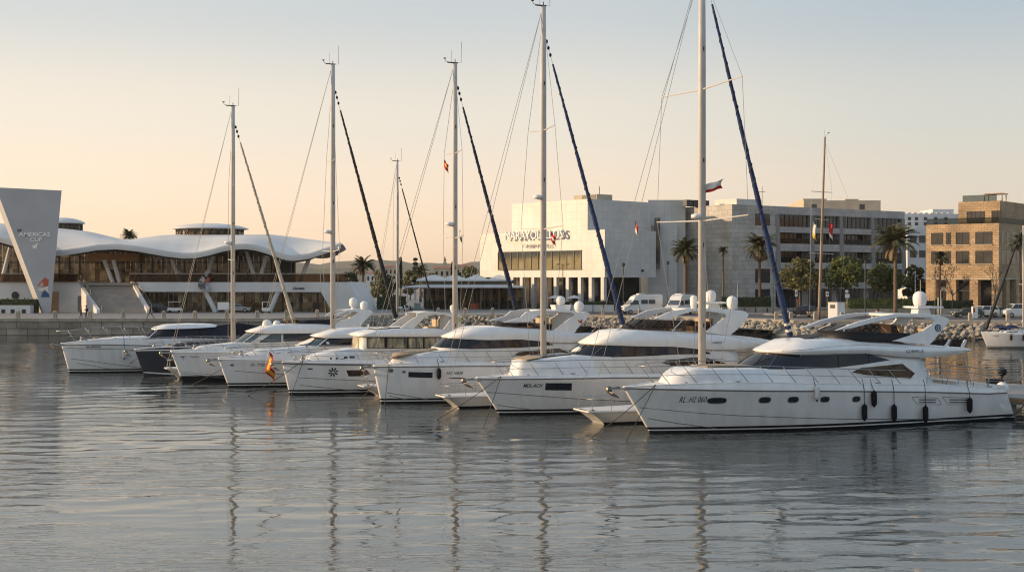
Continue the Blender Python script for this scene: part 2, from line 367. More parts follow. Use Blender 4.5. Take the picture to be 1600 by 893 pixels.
# ------------------------------------------------------------------ boats
YAW = R(22.5)
class Boat:
    """local frame: s metres aft of the stem at the waterline, y metres to port (towards the eye), z up"""
    def __init__(B, name, label, cat, u, v, group=None, yaw=YAW, origin=None):
        B.c, B.n = math.cos(yaw), math.sin(yaw)
        if origin: B.X, B.Y = origin
        else: B.Y = CZ*F/(v-HV); B.X = gx(u, B.Y)
        B.root = thing(name, label, cat, (B.X, B.Y, 0), math.pi+yaw, group)
    def L(B, u, v, y=0.0):
        k = (u-CX)/F; X, Y = B.X+y*B.n, B.Y-y*B.c
        s = (k*Y-X)/(B.c-B.n*k); Y += s*B.n
        return s, CZ-(v-HV)*Y/F
    def V(B, s, y, z): return Vector((-s, y, z))
    def W(B, s, y, z): return Vector((B.X+s*B.c+y*B.n, B.Y+s*B.n-y*B.c, z))   # world
    # ---- hull
    def hull(B, beam, tip, rub, top, Ls, mats=('hull_gelcoat', 'antifoul'), pw=1.7, ps=2.5, tm=.55, ww=.86, band=((-9, .12), (.19, .31)), trake=.25, lean=.10, deck='deck_paint', aft=.07, rubr=.035, rubmat='rub_dark'):
        B.beam = beam; s0, z0 = B.L(*tip); B.rake = -s0; B.zt = z0; B.pw, B.ps, B.tm, B.ww, B.aft = pw, ps, tm, ww, aft
        def conv(pts):
            out = []
            for i, q in enumerate(pts):
                y = 0
                if i:
                    s = B.L(q[0], q[1], beam*.8)[0]
                    for _ in range(4):
                        y = beam*B.shape((s-s0)/max(1, (Ls-s0)*tm), ps); s, z = B.L(q[0], q[1], y)
                else: s, z = B.L(*q)
                out.append((s, z))
            return out
        B.Ls = Ls; B.rub = conv(rub); B.topl = conv(top); B.lean = lean
        rows = [-.8, -.3, 0.0]
        for a, b in band:
            for q in (a, b):
                if q > 0: rows.append(q)
        nabs = len(rows); hf = [.2, .35, .5, .65, .8, .9, 1.0]
        ts = [(i/26)**1.6 for i in range(27)]
        def zrow(r, s):
            zr = interp(s, B.rub)
            if r < nabs: return min(rows[r], zr*.6) if rows[r] > 0 else rows[r]
            z1 = rows[nabs-1]; return lerp(z1, zr, hf[r-nabs])
        mb = MB(); mb.smooth = True
        nr = nabs+len(hf)+2
        P = []
        for r in range(nr):
            line = []
            for t in ts:
                s = t*Ls
                for _ in range(3):
                    rr = min(r, nabs+len(hf)-1); z = zrow(rr, s); zr = interp(s, B.rub)
                    st = -B.rake*max(-.35, z/zr); en = Ls+trake*(1-clamp(z/zr)) if trake >= 0 else Ls+trake*clamp(z/zr)
                    s = st+t*(en-st)
                y = B.half(s, z)
                if r >= nabs+len(hf):
                    h = (r-nabs-len(hf)+1)/2; zt = interp(s, B.topl); z = lerp(z, zt, h); y = max(0, y-lean*h*clamp(t*6))
                if t == 0: y = 0
                line.append((s, y, z))
            P.append(line)
        for sg in (1, -1):
            for r in range(nr-1):
                zm = (P[r][10][2]+P[r+1][10][2])/2
                mb.m = 1 if any(a < zm < b for a, b in band) or zm < 0 else 0
                rings = [[B.V(s, y*sg, z) for s, y, z in P[r]], [B.V(s, y*sg, z) for s, y, z in P[r+1]]]
                mb.loft(rings, closed=False)
        mb.m = 0; mb.smooth = False
        mb.loft([[B.V(*P[r][-1]) for r in range(nr)], [B.V(P[r][-1][0], -P[r][-1][1], P[r][-1][2]) for r in range(nr)]], closed=False)
        B.root_hull = mb.build('hull', list(mats), B.root)
        d = MB(); d.smooth = True
        rings = []
        for s, y, z in P[-1]:
            rings.append([B.V(s, y*k, z-.03-.05*(1-abs(k))+.10*min(y, 1)*(1-k*k)) for k in (1, .96, .6, .2, -.2, -.6, -.96, -1)])
        d.loft(rings, closed=False); d.build('deck', deck, B.root)
        for sg in (1, -1):
            g = MB(); g.smooth = True
            g.tube([B.V(s, (y+.012)*sg, z) for s, y, z in P[nabs+len(hf)-1]], rubr, 6)
            g.build('rub_rail', rubmat, B.root)
        g = MB(); g.smooth = True
        g.tube([B.V(s, max(0, y-.02), z) for s, y, z in P[-1][::-1]]+[B.V(s, -max(0, y-.02), z) for s, y, z in P[-1][1:]], .04, 6)
        g.build('toe_rail', 'gelcoat', B.root)
    def shape(B, t, p): return 1-(1-clamp(t))**p
    def half(B, s, z):
        zr = interp(s, B.rub); h = clamp(z/zr); st = -B.rake*max(-.35, z/zr)
        t = (s-st)/max(1, (B.Ls-st)*B.tm)
        f = B.shape(t, lerp(B.pw, B.ps, h)); f *= 1-B.aft*clamp((s/B.Ls-.6)/.4)**2
        w = lerp(B.ww, 1, h**.8) if z > 0 else B.ww*max(.1, 1+z*.8)
        return B.beam*w*f
    def hp(B, u, v):
        """pixel -> (s, z) on the port side of the hull"""
        s, z = B.L(u, v, B.beam*.8)
        for _ in range(8): s, z = B.L(u, v, .5*B.half(s, z)+.5*B.half(*B.L(u, v, B.half(s, z))))
        return s, z
    def deckz(B, s): return interp(s, B.topl)
    def edge(B, s): return max(0, B.half(s, interp(s, B.rub))-B.lean)
    def hpoly(B, name, polys, m, off=.012, both=True, parent=None):
        return B.side(name, [[B.hp(*q) for q in p] for p in polys], m, lambda s, z: B.half(s, z)+off, both, parent)
    def side(B, name, polys, m, yf, both=True, parent=None, step=.3):
        first = None
        for sg in ((1, -1) if both else (1,)):
            mb = MB(); mb.smooth = True
            vs, fs = patch(polys, lambda a, b: B.V(a, yf(a, b)*sg, b), step, step); mb.add(vs, fs)
            o = mb.build(name, m, parent or B.root); first = first or o
        return first
    def hoval(B, u, v, w, h, m='dark_glass', name='porthole', rim='steel'):
        s, z = B.hp(u, v); a, b = (w/2)*B.Y/F/B.c*1.02, (h/2)*B.Y/F
        def oval(k): return [(s+(a+k)*math.copysign(abs(math.cos(q))**.7, math.cos(q)), z+(b+k)*math.copysign(abs(math.sin(q))**.7, math.sin(q))) for q in [2*math.pi*i/18 for i in range(18)]]
        o = B.side(name, [oval(0)], m, lambda s, z: B.half(s, z)+.016, False)
        B.side('frame', [oval(.035)], rim, lambda s, z: B.half(s, z)+.008, False, o)
    def hline(B, pts, r=.02, m='line_grey', name='hull_shade_line'):  # default dark line paints in the thin shade under the hull chines
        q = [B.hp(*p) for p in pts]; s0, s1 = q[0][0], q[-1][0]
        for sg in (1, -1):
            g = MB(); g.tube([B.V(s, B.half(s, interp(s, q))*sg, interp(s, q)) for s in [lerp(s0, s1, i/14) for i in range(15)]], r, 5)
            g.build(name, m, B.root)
    def htext(B, txt, u0, u1, v, h, m='ink', shear=0.0, name='lettering', bold=.0):
        hh = h*B.Y/F; vs, fs = text2d(txt, hh, shear, bold=bold)
        s0, z = B.hp(u0, v); s1, _ = B.hp(u1, v); w = max(x for x, y, _ in vs); k = (s1-s0)/w
        mb = MB(); mb.add([B.V(s0+x*k, B.half(s0+x*k, z+y)+.02, z+y) for x, y, _ in vs], fs)
        mb.build(name, m, B.root, norm=False)
    # ---- deckhouses: stacked plan outlines
    def house(B, name, levels, m, crown=0.0, p=2.4, crn=3, aftw=1.0, flat=False):
        return House(B, name, levels, m, crown, p, crn, aftw)
    # ---- plates
    def plate(B, name, pts, y, th, m, both=True, lean=0.0, bevel=.03, parent=None, ly=None):
        q = [B.L(a, b, y if ly is None else ly) for a, b in pts]; z0 = min(z for s, z in q); first = None
        for sg in ((1, -1) if both else (1,)):
            mb = MB(); f = [B.V(s, sg*(y+th/2-lean*(z-z0)), z) for s, z in q]
            mb.extrude(f, (0, -sg*th, 0)); o = mb.build(name, m, parent or B.root, bevel=bevel); first = first or o
        return first
    def span(B, name, pts, y, m, mb=None, bevel=.03, parent=None):
        """a profile seen at lateral y, carried right across to -y"""
        q = [B.L(a, b, y) for a, b in pts]; mb = MB()
        mb.extrude([B.V(s, y, z) for s, z in q], (0, -2*y, 0))
        return mb.build(name, m, parent or B.root, bevel=bevel)
    def dome(B, u, vb, vt, wpx, y=0.0, name='satellite_dome', stem=0.0):
        s, z0 = B.L(u, vb, y); _, z1 = B.L(u, vt, y); r = wpx/2*(B.Y+s*B.n)/F; h = z1-z0; k = max(.05, h-r*.9)
        mb = MB(); mb.smooth = True
        pr = [(r*.80, 0), (r*.93, k*.25), (r, k*.6), (r, k)]+[(r*math.cos(a), k+(h-k)*math.sin(a)) for a in (.3, .6, .9, 1.2, 1.45)]+[(.01, h)]
        mb.lathe(pr, B.V(s, y, z0), 20)
        o = mb.build(name, 'dome_white', B.root)
        if stem:
            g = MB(); g.lathe([(r*.55, -stem), (r*.45, 0.02)], B.V(s, y, z0), 12); g.lathe([(r*.82, -.02), (r*.82, .02)], B.V(s, y, z0), 20)
            g.build('mounting', 'gelcoat', o)
        return o
    def antenna(B, u, vb, vt, y=0.0, r=.018, name='antenna', m='gelcoat'):
        s, z0 = B.L(u, vb, y); _, z1 = B.L(u, vt, y); mb = MB(); mb.tube([B.V(s, y, z0), B.V(s, y, z1)], r, 5, r*.6); mb.build(name, m, B.root)
    def rail(B, s0, s1, n, h=.62, lean=.35, ext=.35, mid=True, both=True, m='steel', name='guard_rail', r=.023, close=True, h1=None):
        h1 = h1 or h; mb = MB(); mb.smooth = True
        for sg in (1, -1):
            top = []; midp = []
            for i in range(25):
                f = i/24; s = lerp(s0, s1, f); y = max(B.edge(s)-.08, .12 if i else .10); hh = lerp(h, h1, f)
                top.append(B.V(s-lean, y*sg, B.deckz(s)+hh)); midp.append(B.V(s-lean*.5, y*sg, B.deckz(s)+hh*.5))
            if close: top = [B.V(s0-lean-ext, .12*sg, B.deckz(s0)+h)]+top
            mb.tube(top, r, 5)
            if mid: mb.tube(midp, r*.6, 5)
            for i in range(n):
                s = lerp(s0, s1, (i+.15)/n); y = max(B.edge(s)-.08, .1); hh = lerp(h, h1, (i+.15)/n)
                mb.tube([B.V(s, y*sg, B.deckz(s)-.05), B.V(s-lean, y*sg, B.deckz(s)+hh)], r*.85, 5)
        if close: mb.tube([B.V(s0-lean-ext, .12, B.deckz(s0)+h), B.V(s0-lean-ext, -.12, B.deckz(s0)+h)], r, 5)
        mb.build(name, m, B.root)
    def anchor(B, dz=.0, sc=1.0, m='anchor_metal'):
        s = -B.rake; z = B.zt+dz; mb = MB()
        mb.box(*sorted((-(s+.5), -(s-.62*sc))), -.13, .13, z-.10, z-.02)                 # bow roller
        mb.m = 1
        a = B.V(s-.50*sc, 0, z-.08)
        mb.tube([a+Vector((-.5, 0, .09)), a+Vector((.1, 0, .02)), a+Vector((.22, 0, -.12))], .045*sc, 6)
        for sg in (1, -1):
            mb.extrude([a+Vector((.2, 0, -.12)), a+Vector((.05, sg*.24*sc, -.18)), a+Vector((-.36, sg*.16*sc, -.44)), a+Vector((-.05, 0, -.34))], (0, 0, .05))
        mb.ell(a+Vector((.10, 0, .0)), .13*sc, .11*sc, .13*sc, 8, 6)
        mb.build('anchor', ['steel', m], B.root)
    def cleats(B, ss):
        mb = MB()
        for s in ss:
            for sg in (1, -1):
                y = max(.15, B.edge(s)-.22)*sg; z = B.deckz(s)-.02; p = B.V(s, y, z)
                mb.tube([p+Vector((-.14, 0, .09)), p+Vector((.14, 0, .09))], .025, 6); mb.box(p.x-.05, p.x+.05, p.y-.03, p.y+.03, p.z-.03, p.z+.09)
        mb.build('cleats', 'steel', B.root)
    def hatch(B, s0, s1, y0, y1, z, m='dark_glass', name='deck_hatch', slope=0.0):
        mb = MB(); mb.extrude([B.V(s0, y0, z), B.V(s1, y0, z+slope), B.V(s1, y1, z+slope), B.V(s0, y1, z)], (0, 0, .05)); mb.build(name, m, B.root, bevel=.015)

class House:
    def __init__(H, B, name, levels, m, crown, p, crn, aftw, drop=.45):
        """levels, bottom to top: (pixels front -> aft, half width, length of the rounded nose)"""
        H.B = B; H.p = p; H.lv = []; H.fit = name == 'foredeck_trunk'
        for pts, W, nose in levels:
            q = [B.L(pts[0][0], pts[0][1], 0)]+[B.L(a, b, W) for a, b in pts[1:]]
            if not H.lv and name in ('foredeck_trunk', 'saloon', 'pilothouse', 'tonneau_cover', 'cabin', 'coachroof') and 'roof' not in name[:5] and drop: q = [(s, z-drop) for s, z in q]
            H.lv.append((q, W, nose, q[0][0], q[-1][0]))
        mb = MB(); mb.smooth = True; H.n = 14
        rings = [H.ring(i) for i in range(len(H.lv))]
        q, W, nose, sf, sa = H.lv[-1]
        zc = q[0][1]
        for k, e in ((.92, .38), (.72, .72), (.4, .95), (.05, 1.0)):
            r = []
            for a in rings[len(H.lv)-1]:
                s = -a.x; mid = sf+(sa-sf)*.5; cs = lerp(mid, s, .5+.5*k) if k > .05 else lerp(mid, s, .5)
                zz_ = interp(cs, q); r.append(B.V(cs, a.y*k, zz_+crown*e))
            rings.append(r)
        mb.loft(rings, closed=False)
        mb.smooth = False
        for a, b in zip(rings, rings[1:]): mb.quad(a[0], a[-1], b[-1], b[0])
        H.obj = mb.build(name, m, B.root)
    def ring(H, i):
        q, W, nose, sf, sa = H.lv[i]; P = []
        sm = min(sf+nose, sa-.1)
        for j in range(9): P.append((lerp(sa, sm, j/9), W))
        for j in range(H.n+1):
            a = math.pi/2*j/H.n; P.append((sm-(sm-sf)*math.sin(a)**(2/H.p), W*max(0, math.cos(a))**(2/H.p)))
        if H.fit: P = [(s, min(y, max(0, H.B.edge(s)-.16-.10*i))) for s, y in P]
        full = P+[(s, -y) for s, y in P[-2::-1]]
        return [H.B.V(s, y, interp(s, q)) for s, y in full]
    def half(H, s, z):
        lv = H.lv; zs = [interp(s, l[0]) for l in lv]; i = 0
        while i < len(lv)-2 and z > zs[i+1]: i += 1
        f = clamp((z-zs[i])/max(1e-4, zs[i+1]-zs[i]))
        W = lerp(lv[i][1], lv[i+1][1], f); sf = lerp(lv[i][3], lv[i+1][3], f); nose = lerp(lv[i][2], lv[i+1][2], f); sm = sf+nose
        t = clamp((sm-s)/nose); y = W if s >= sm else W*max(0, 1-t**H.p)**(1/H.p)
        return min(y, max(0, H.B.edge(s)-.16-.10*(i+f))) if H.fit else y
    def px(H, u, v):
        s, z = H.B.L(u, v, H.lv[0][1])
        for _ in range(10):
            y = H.half(s, z); s2, z2 = H.B.L(u, v, y); s, z = .5*(s+s2), .5*(z+z2)
        return s, z
    def window(H, name, pts, m, off=.015, frame=None, both=True):
        q = [H.px(*a) for a in pts]; yf = lambda s, z: H.half(s, z)+off
        o = H.B.side(name, [q], m, yf, both)
        if frame:
            g = MB(); loop = []
            for (s0, z0), (s1, z1) in zip(q, q[1:]+q[:1]):
                for k in range(6): s, z = lerp(s0, s1, k/6), lerp(z0, z1, k/6); loop.append(H.B.V(s, yf(s, z), z))
            g.tube(loop+[loop[0]], .022, 4); g.build('frame', frame, o)
        return o
    def band(H, name, i, f0, f1, e0, e1, m, off=.014, a0=None):
        """glass that wraps the nose between levels i and i+1, ending at aft pixels e0 (low) and e1 (high)"""
        mb = MB(); mb.smooth = True; B = H.B
        s_end = [H.px(*e0)[0], H.px(*e1)[0]]
        rows = []
        for r in range(7):
            f = lerp(f0, f1, r/6); k = r/6; l0, l1 = H.lv[i], H.lv[i+1]
            sf = lerp(l0[3], l1[3], f); W = lerp(l0[1], l1[1], f); nose = lerp(l0[2], l1[2], f); sm = sf+nose; se = lerp(s_end[0], s_end[1], k)
            P = []
            if se > sm:
                for j in range(6): P.append((lerp(se, sm, j/6), W))
                a0_ = 0
            else: a0_ = math.asin(clamp((sm-se)/nose)**(H.p/2))
            for j in range(15):
                a = lerp(a0_, math.pi/2, j/14); P.append((sm-nose*math.sin(a)**(2/H.p), W*max(0, math.cos(a))**(2/H.p)))
            row = []
            for s, y in P+[(s, -y) for s, y in P[-2::-1]]:
                z = lerp(interp(s, l0[0]), interp(s, l1[0]), f); nx, ny = -(y == 0 or s < sm), y
                row.append(B.V(s-off*clamp((sm-s)/nose), y+math.copysign(off, y) if abs(y) > 1e-6 else 0, z))
            rows.append(row)
        mb.loft(rows, closed=False)
        return mb.build(name, m, B.root)
    def bar(H, name, pts, m, r=.02, off=.02, both=True, parent=None):
        q = [H.px(*a) for a in pts]
        for sg in ((1, -1) if both else (1,)):
            mb = MB(); L = []
            for (s0, z0), (s1, z1) in zip(q, q[1:]):
                for k in range(7): s, z = lerp(s0, s1, k/6), lerp(z0, z1, k/6); L.append(H.B.V(s, (H.half(s, z)+off)*sg, z))
            mb.tube(L, r, 4); o = mb.build(name, m, parent or H.B.root)
        return o
    def text(H, txt, u0, u1, v, h, m='ink', shear=.0, name='lettering'):
        vs, fs = text2d(txt, h*H.B.Y/F, shear); s0, z = H.px(u0, v); s1, _ = H.px(u1, v); k = (s1-s0)/max(x for x, y, _ in vs)
        mb = MB(); mb.add([H.B.V(s0+x*k, H.half(s0+x*k, z+y)+.02, z+y) for x, y, _ in vs], fs); mb.build(name, m, H.B.root, norm=False)

def emblem(B, name, u, v, y, rpx, m, inner=None):
    s, z = B.L(u, v, y); r = rpx*B.Y/F; mb = MB()
    mb.lathe([(.001, .012), (r, .012), (r, -.05)], B.V(s, y, z), 20, 'y')
    o = mb.build(name, m, B.root)
    if inner:
        g = MB(); g.lathe([(r*.72, .015), (r*.72, .02), (r*.60, .02), (r*.60, .015)], B.V(s, y, z), 20, 'y', cap=False)
        g.add([B.V(s+a*r, y+.02, z+b*r) for a, b in ((-.12, -.4), (.12, -.4), (.22, .42), (-.02, .3))], [(0, 1, 2, 3)]); g.build('emblem_mark', inner, o)
def fender(B, u, v, w, h, label, white=False, rope=None):
    """hangs against the port side; centre pixel, size in pixels"""
    s, z = B.hp(u, v); k = B.Y/F*1.02; r = w/2*k; H = h*k; y = B.half(s, z)+r*.95
    # widest part of the side the fender touches
    y = max(B.half(s, z+H*q) for q in (-.4, 0, .4))+r*.95
    o = thing('fender', label, 'fender', B.W(s, y, z), B.root.rotation_euler[2], 'fenders hung along the boats')
    mb = MB(); mb.smooth = True
    mb.lathe([(.02, -H/2), (r*.45, -H*.44), (r*.95, -H*.33), (r, -H*.2), (r, H*.28), (r*.9, H*.38), (r*.35, H*.45), (r*.25, H*.5)], (0, 0, 0), 14)
    mb.build('bumper', 'fender_white' if white else 'fender_black', o)
    g = MB(); top = B.deckz(s)+.28; ye = B.edge(s)-.05-y
    g.tube([(0, 0, H*.48), (0, -.02-.0*ye, interp(s, B.rub)-z+.05), (0, ye+.06, B.deckz(s)-z+.03), (.03, ye, top-z)], .018, 5); g.build('hanging_rope', 'rope', o)
    if white:
        c = MB(); c.lathe([(.03, -H*.56), (r*.55, -H*.40), (r*.5, -H*.36)], (0, 0, 0), 12); c.build('end_cap', 'fender_black', o)
    return o
def mooring(a, b, label, r=.022, sag=.0, m='rope'):
    a, b = Vector(a), Vector(b); mb = MB()
    pts = [a.lerp(b, i/10)+Vector((0, 0, -sag*math.sin(math.pi*i/10))) for i in range(11)]
    mb.tube([p-a for p in pts], r, 5); o = mb.build('mooring_line', m); o.location = a
    tag(o, label, 'rope', 'mooring lines at the bows')
G_MY = 'motor yachts moored side by side'
# ---------- 8: nearest, right
B8 = B = Boat('motor_yacht', 'largest and nearest white flybridge yacht, oval portholes and row of black fenders along its side', 'yacht', 1015, 676, G_MY)
sT = B.L(1572, 656, 2.45)[0]
B.hull(2.7, (974, 606), [(974, 606), (1100, 609), (1300, 610.5), (1450, 612), (1545, 615)], [(974, 604), (1010, 602.5), (1057, 600.5), (1119, 598.5), (1213, 598), (1298, 599.5), (1407, 601), (1466, 601), (1510, 603), (1545, 607)], sT, trake=.9)
for u, v, wd, h in ((1120, 625.5, 26, 8.5), (1195, 624.5, 17, 8.5), (1239.5, 624, 16, 8.5), (1289, 623.5, 14, 8), (1338, 623, 13, 8)): B.hoval(u, v, wd, h)
B.htext('RL .H2 060', 1060, 1103, 628, 9, shear=.25)
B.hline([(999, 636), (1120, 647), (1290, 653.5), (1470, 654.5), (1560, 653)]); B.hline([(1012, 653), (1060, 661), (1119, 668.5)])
for x0 in (1425, 1473):
    g = [(x0, 620), (x0+8, 631.5), (x0+46, 631.5), (x0+40, 621)]
    B.hline(g[:2]+[g[2]], .014, name='vent_trim'); B.hline([g[0], g[3], g[2]], .014, name='vent_trim')
    for dv in (624, 628): B.hpoly('vent_slot', [[(x0+10, dv-.9), (x0+37, dv-.9), (x0+38, dv+.9), (x0+11, dv+.9)]], 'rub_dark', both=False)
T = B.house('foredeck_trunk', [([(1028, 595), (1100, 592), (1260, 590)], 1.75, 3.2), ([(1040, 588), (1090, 578), (1180, 577), (1260, 577)], 1.5, 3.0)], 'gelcoat', .10)
s1, s2 = B.L(1092, 577, 0)[0], B.L(1165, 577, 0)[0]
zt = interp(s1, T.lv[1][0])
mb = MB(); mb.extrude([B.V(s1, .85, zt+.10), B.V(s2, .85, interp(s2, T.lv[1][0])+.12), B.V(s2, -.85, interp(s2, T.lv[1][0])+.12), B.V(s1, -.85, zt+.10)], (0, 0, .05)); mb.build('sun_pad', 'cover_tan', B.root, bevel=.02)
H = B.house('saloon', [([(1146, 586), (1250, 596), (1430, 599), (1466, 600)], 1.95, 3.6), ([(1153, 575), (1250, 577), (1310, 574.5), (1391, 563.5), (1442, 565)], 1.9, 3.6), ([(1190, 549), (1250, 553.5), (1309, 551.5), (1357, 551), (1391, 554), (1436, 556)], 1.8, 3.2)], 'gelcoat', .05)
H.band('windscreen', 1, .04, .97, (1250, 576), (1250, 555), 'dark_glass')
H.window('saloon_window', [(1248, 555.5), (1308, 553.5), (1357, 552.8), (1391, 562), (1350, 568.5), (1310, 573.5), (1248, 576)], 'dark_glass')
H.bar('window_post', [(1309, 553.6), (1310, 573.5)], 'black_plastic', .03); H.bar('window_post', [(1356.5, 553), (1358, 566)], 'black_plastic', .025)
H.bar('wiper', [(1176, 572), (1188, 553)], 'black_plastic', .025, .05)
H.bar('windscreen_post', [(1200, 574), (1214, 552)], 'rub_dark', .04)
H.window('side_window', [(1329, 581.5), (1344, 574), (1410, 567.5), (1430, 583), (1423, 591.5), (1353, 586)], 'brown_glass', frame='gelcoat')
# flybridge moulding
K = B.house('flybridge_deck', [([(1190, 550), (1250, 554.5), (1309, 552.5), (1357, 552), (1391, 556), (1440, 559), (1500, 553), (1517, 548)], 2.0, 3.2), ([(1186, 548), (1250, 549.5), (1309, 547.5), (1357, 547), (1391, 549.5), (1440, 551), (1518, 546.7)], 2.16, 3.4), ([(1189, 545.5), (1250, 546), (1344, 542), (1450, 544), (1517, 546)], 2.1, 3.3), ([(1204, 540.5), (1250, 533.5), (1300, 531), (1344, 532.5), (1450, 539), (1517, 545)], 1.45, 2.9)], 'gelcoat', .12)
K.text('GORMILLA', 1415, 1443, 551, 5, 'ink', .2)
B.hatch(B.L(1222, 536, 0)[0], B.L(1268, 531, 0)[0], .9, -.9, B.L(1240, 535, 0)[1]+.05, 'black_plastic', 'sunroof', .30)
K.bar('moulding_shade_line', [(1222, 548), (1300, 541), (1344, 538.5), (1420, 542)], 'line_grey', .012, .004)  # dark tube drawn in as the shadow line of the moulding
C = B.house('flybridge_coaming', [([(1288, 530), (1345, 533), (1420, 534)], 1.6, 1.9), ([(1287, 517), (1345, 519.5), (1422, 520.5)], 1.68, 2.1)], 'black_plastic', -.02)
S = B.house('flybridge_screen', [([(1287, 516.5), (1345, 519), (1405, 520)], 1.66, 2.1), ([(1308, 507), (1369, 505), (1400, 507)], 1.55, 1.9)], 'smoke_glass', -.05)
S.bar('screen_frame', [(1318, 517), (1326, 506.5)], 'gelcoat', .03)
B.plate('radar_arch', [(1306, 516), (1340, 503), (1375, 494), (1400, 490.5), (1438, 489.5), (1469, 492), (1483, 497), (1485, 501), (1478, 510), (1452, 538.5), (1394, 532.5), (1440, 518), (1458, 506), (1462, 500.5), (1455, 496), (1407, 495), (1369, 503), (1330, 513)], 1.72, .16, 'gelcoat', lean=.10)
B.span('arch_top', [(1409, 490.6), (1438, 489.8), (1469, 492.2), (1482, 497.5), (1480, 501), (1464, 500.5), (1455, 495.6), (1409, 494.6)], 1.55, 'gelcoat')
emblem(B, 'emblem', 1466, 512, 1.74, 6.2, 'emblem_blue', 'gelcoat')
B.dome(1437, 477, 454.5, 21, .0, stem=.5)
B.plate('dome_platform', [(1422, 478), (1462, 478), (1462, 481), (1422, 481)], .0, 1.3, 'gelcoat', both=False, bevel=.02)
B.plate('dome_post', [(1430, 480), (1446, 480), (1449, 491), (1428, 491)], .0, .6, 'gelcoat', both=False, bevel=.02)
B.antenna(1430, 478, 423, -.4); B.antenna(1438, 478, 437, .5); B.antenna(1470, 491, 452, -.8)
for q in ([(1452, 538), (1463, 530.5), (1481, 530), (1475, 540)], [(1483, 541), (1489, 530), (1503, 530.5), (1500, 542)]): B.plate('aft_screen', q, 1.80, .04, 'screen_glass', bevel=0)
for q in ([(1474, 541), (1482, 529.5), (1486, 529.5), (1479, 541.5)], [(1500, 543), (1507, 530), (1511, 531), (1505, 544)]): B.plate('screen_post', q, 1.80, .07, 'gelcoat')
for a, b in (((1460, 556), (1468, 579)), ((1506, 553), (1518, 600))):
    p, q = B.L(*a, 1.8), B.L(*b, 2.1)
    for sg in (1, -1): mb = MB(); mb.tube([B.V(p[0], 1.8*sg, p[1]), B.V(q[0], 2.1*sg, q[1])], .03, 6); mb.build('overhang_post', 'steel', B.root)
ck = B.L(1475, 592, 1.9)
B.plate('cockpit_seat', [(1462, 592), (1500, 594), (1536, 598), (1538, 607), (1462, 603)], .0, 3.4, 'deck_paint', both=False)
B.rail(.55, B.L(1432, 590, 2.3)[0], 11, .95, .9, .5, mid=True, h1=.80)
B.rail(B.L(1440, 596, 2.3)[0], B.Ls-.3, 5, .75, -.1, 0, True, name='aft_rail', close=False)
B.rail(B.L(1470, 596, 2.3)[0], B.Ls-.1, 3, 1.05, -.25, 0, False, name='aft_rail', close=False)
B.plate('swim_platform', [(1537, 643), (1545, 641), (1575, 643), (1583, 646), (1581, 651), (1560, 652), (1537, 651)], .0, 4.4, 'gelcoat', both=False, bevel=.05, ly=2.1)
B.anchor(.04, 1.43); B.cleats([1.6, 4.2, 12.5, B.Ls-.9])
for u, v, wd, h, lab in ((1347, 643, 9, 28, 'black fender, the front one of five hanging on the nearest yacht, below the side window'), (1362, 622, 9, 27, 'black fender hanging highest on the nearest yacht, under the diamond side window'), (1393, 644, 9, 29, 'black fender third from the bow on the nearest yacht, just ahead of the slotted vents'),
                         (1442, 646, 9, 29, 'black fender hanging over the slotted vents of the nearest yacht'), (1511, 632, 9, 27, 'black fender nearest the stern of the nearest yacht')): fender(B, u, v, wd, h, lab)
fender(B, 1274, 613, 8, 24, 'white fender hanging alone amidships on the nearest yacht', True)

# ---------- 7
B7 = B = Boat('motor_yacht', 'white flybridge yacht second from right, three white domes on its arch and dark hull window', 'yacht', 780, 647.5, G_MY)
B.hull(2.45, (744, 592), [(744, 592), (854, 591.5), (960, 590), (1200, 588)], [(744, 589.5), (810, 587.5), (921, 585), (1000, 584), (1200, 582)], 19.5)
B.hpoly('hull_window', [[(852.5, 598), (893.5, 598), (893, 609.5), (851.5, 609)]], 'dark_glass'); B.htext('MDL.ACH', 817, 847, 604.5, 5.5, shear=.2, bold=.004)
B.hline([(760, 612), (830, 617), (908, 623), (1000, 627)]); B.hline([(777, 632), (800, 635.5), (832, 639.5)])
T = B.house('foredeck_trunk', [([(795, 584), (850, 583), (960, 580)], 1.6, 2.6), ([(801, 573), (820, 566), (856, 561), (890, 557), (960, 555)], 1.35, 2.5)], 'gelcoat', .08)
s1, s2 = B.L(838, 563, 0)[0], B.L(884, 557, 0)[0]
B.hatch(s1, s2, .8, -.8, interp(s1, T.lv[1][0])+.09, 'dark_glass', 'deck_hatch', interp(s2, T.lv[1][0])-interp(s1, T.lv[1][0]))
B.hatch(B.L(812, 570, 0)[0], B.L(836, 565, 0)[0], 1.0, -1.0, interp(B.L(812, 570, 0)[0], T.lv[1][0])+.06, 'cover_tan', 'sun_pad', .15)
H = B.house('saloon', [([(884, 565), (960, 577), (1130, 579), (1153, 578)], 1.85, 3.4), ([(889, 553.5), (958, 558), (1015, 556), (1057, 553), (1109, 552.5), (1154, 556)], 1.8, 3.4), ([(911, 536.5), (976, 538.5), (1015, 539.5), (1064, 540), (1092, 543.5), (1148, 546)], 1.7, 3.1)], 'gelcoat_warm', .05)
H.band('windscreen', 1, .04, .97, (958, 557), (976, 540), 'dark_glass')
H.window('saloon_window', [(955, 540), (1015, 541), (1064, 541.5), (1092, 545), (1110, 552), (1057, 552.5), (1015, 555), (955, 557)], 'brown_glass', frame='black_plastic')
H.bar('window_post', [(1015, 541), (1016, 555)], 'black_plastic', .03); H.bar('window_post', [(1060, 541), (1061, 552)], 'black_plastic', .02)
H.bar('wiper', [(903, 551), (912, 538)], 'black_plastic', .03, .05); H.bar('windscreen_post', [(925, 556), (944, 538.5)], 'rub_dark', .03)
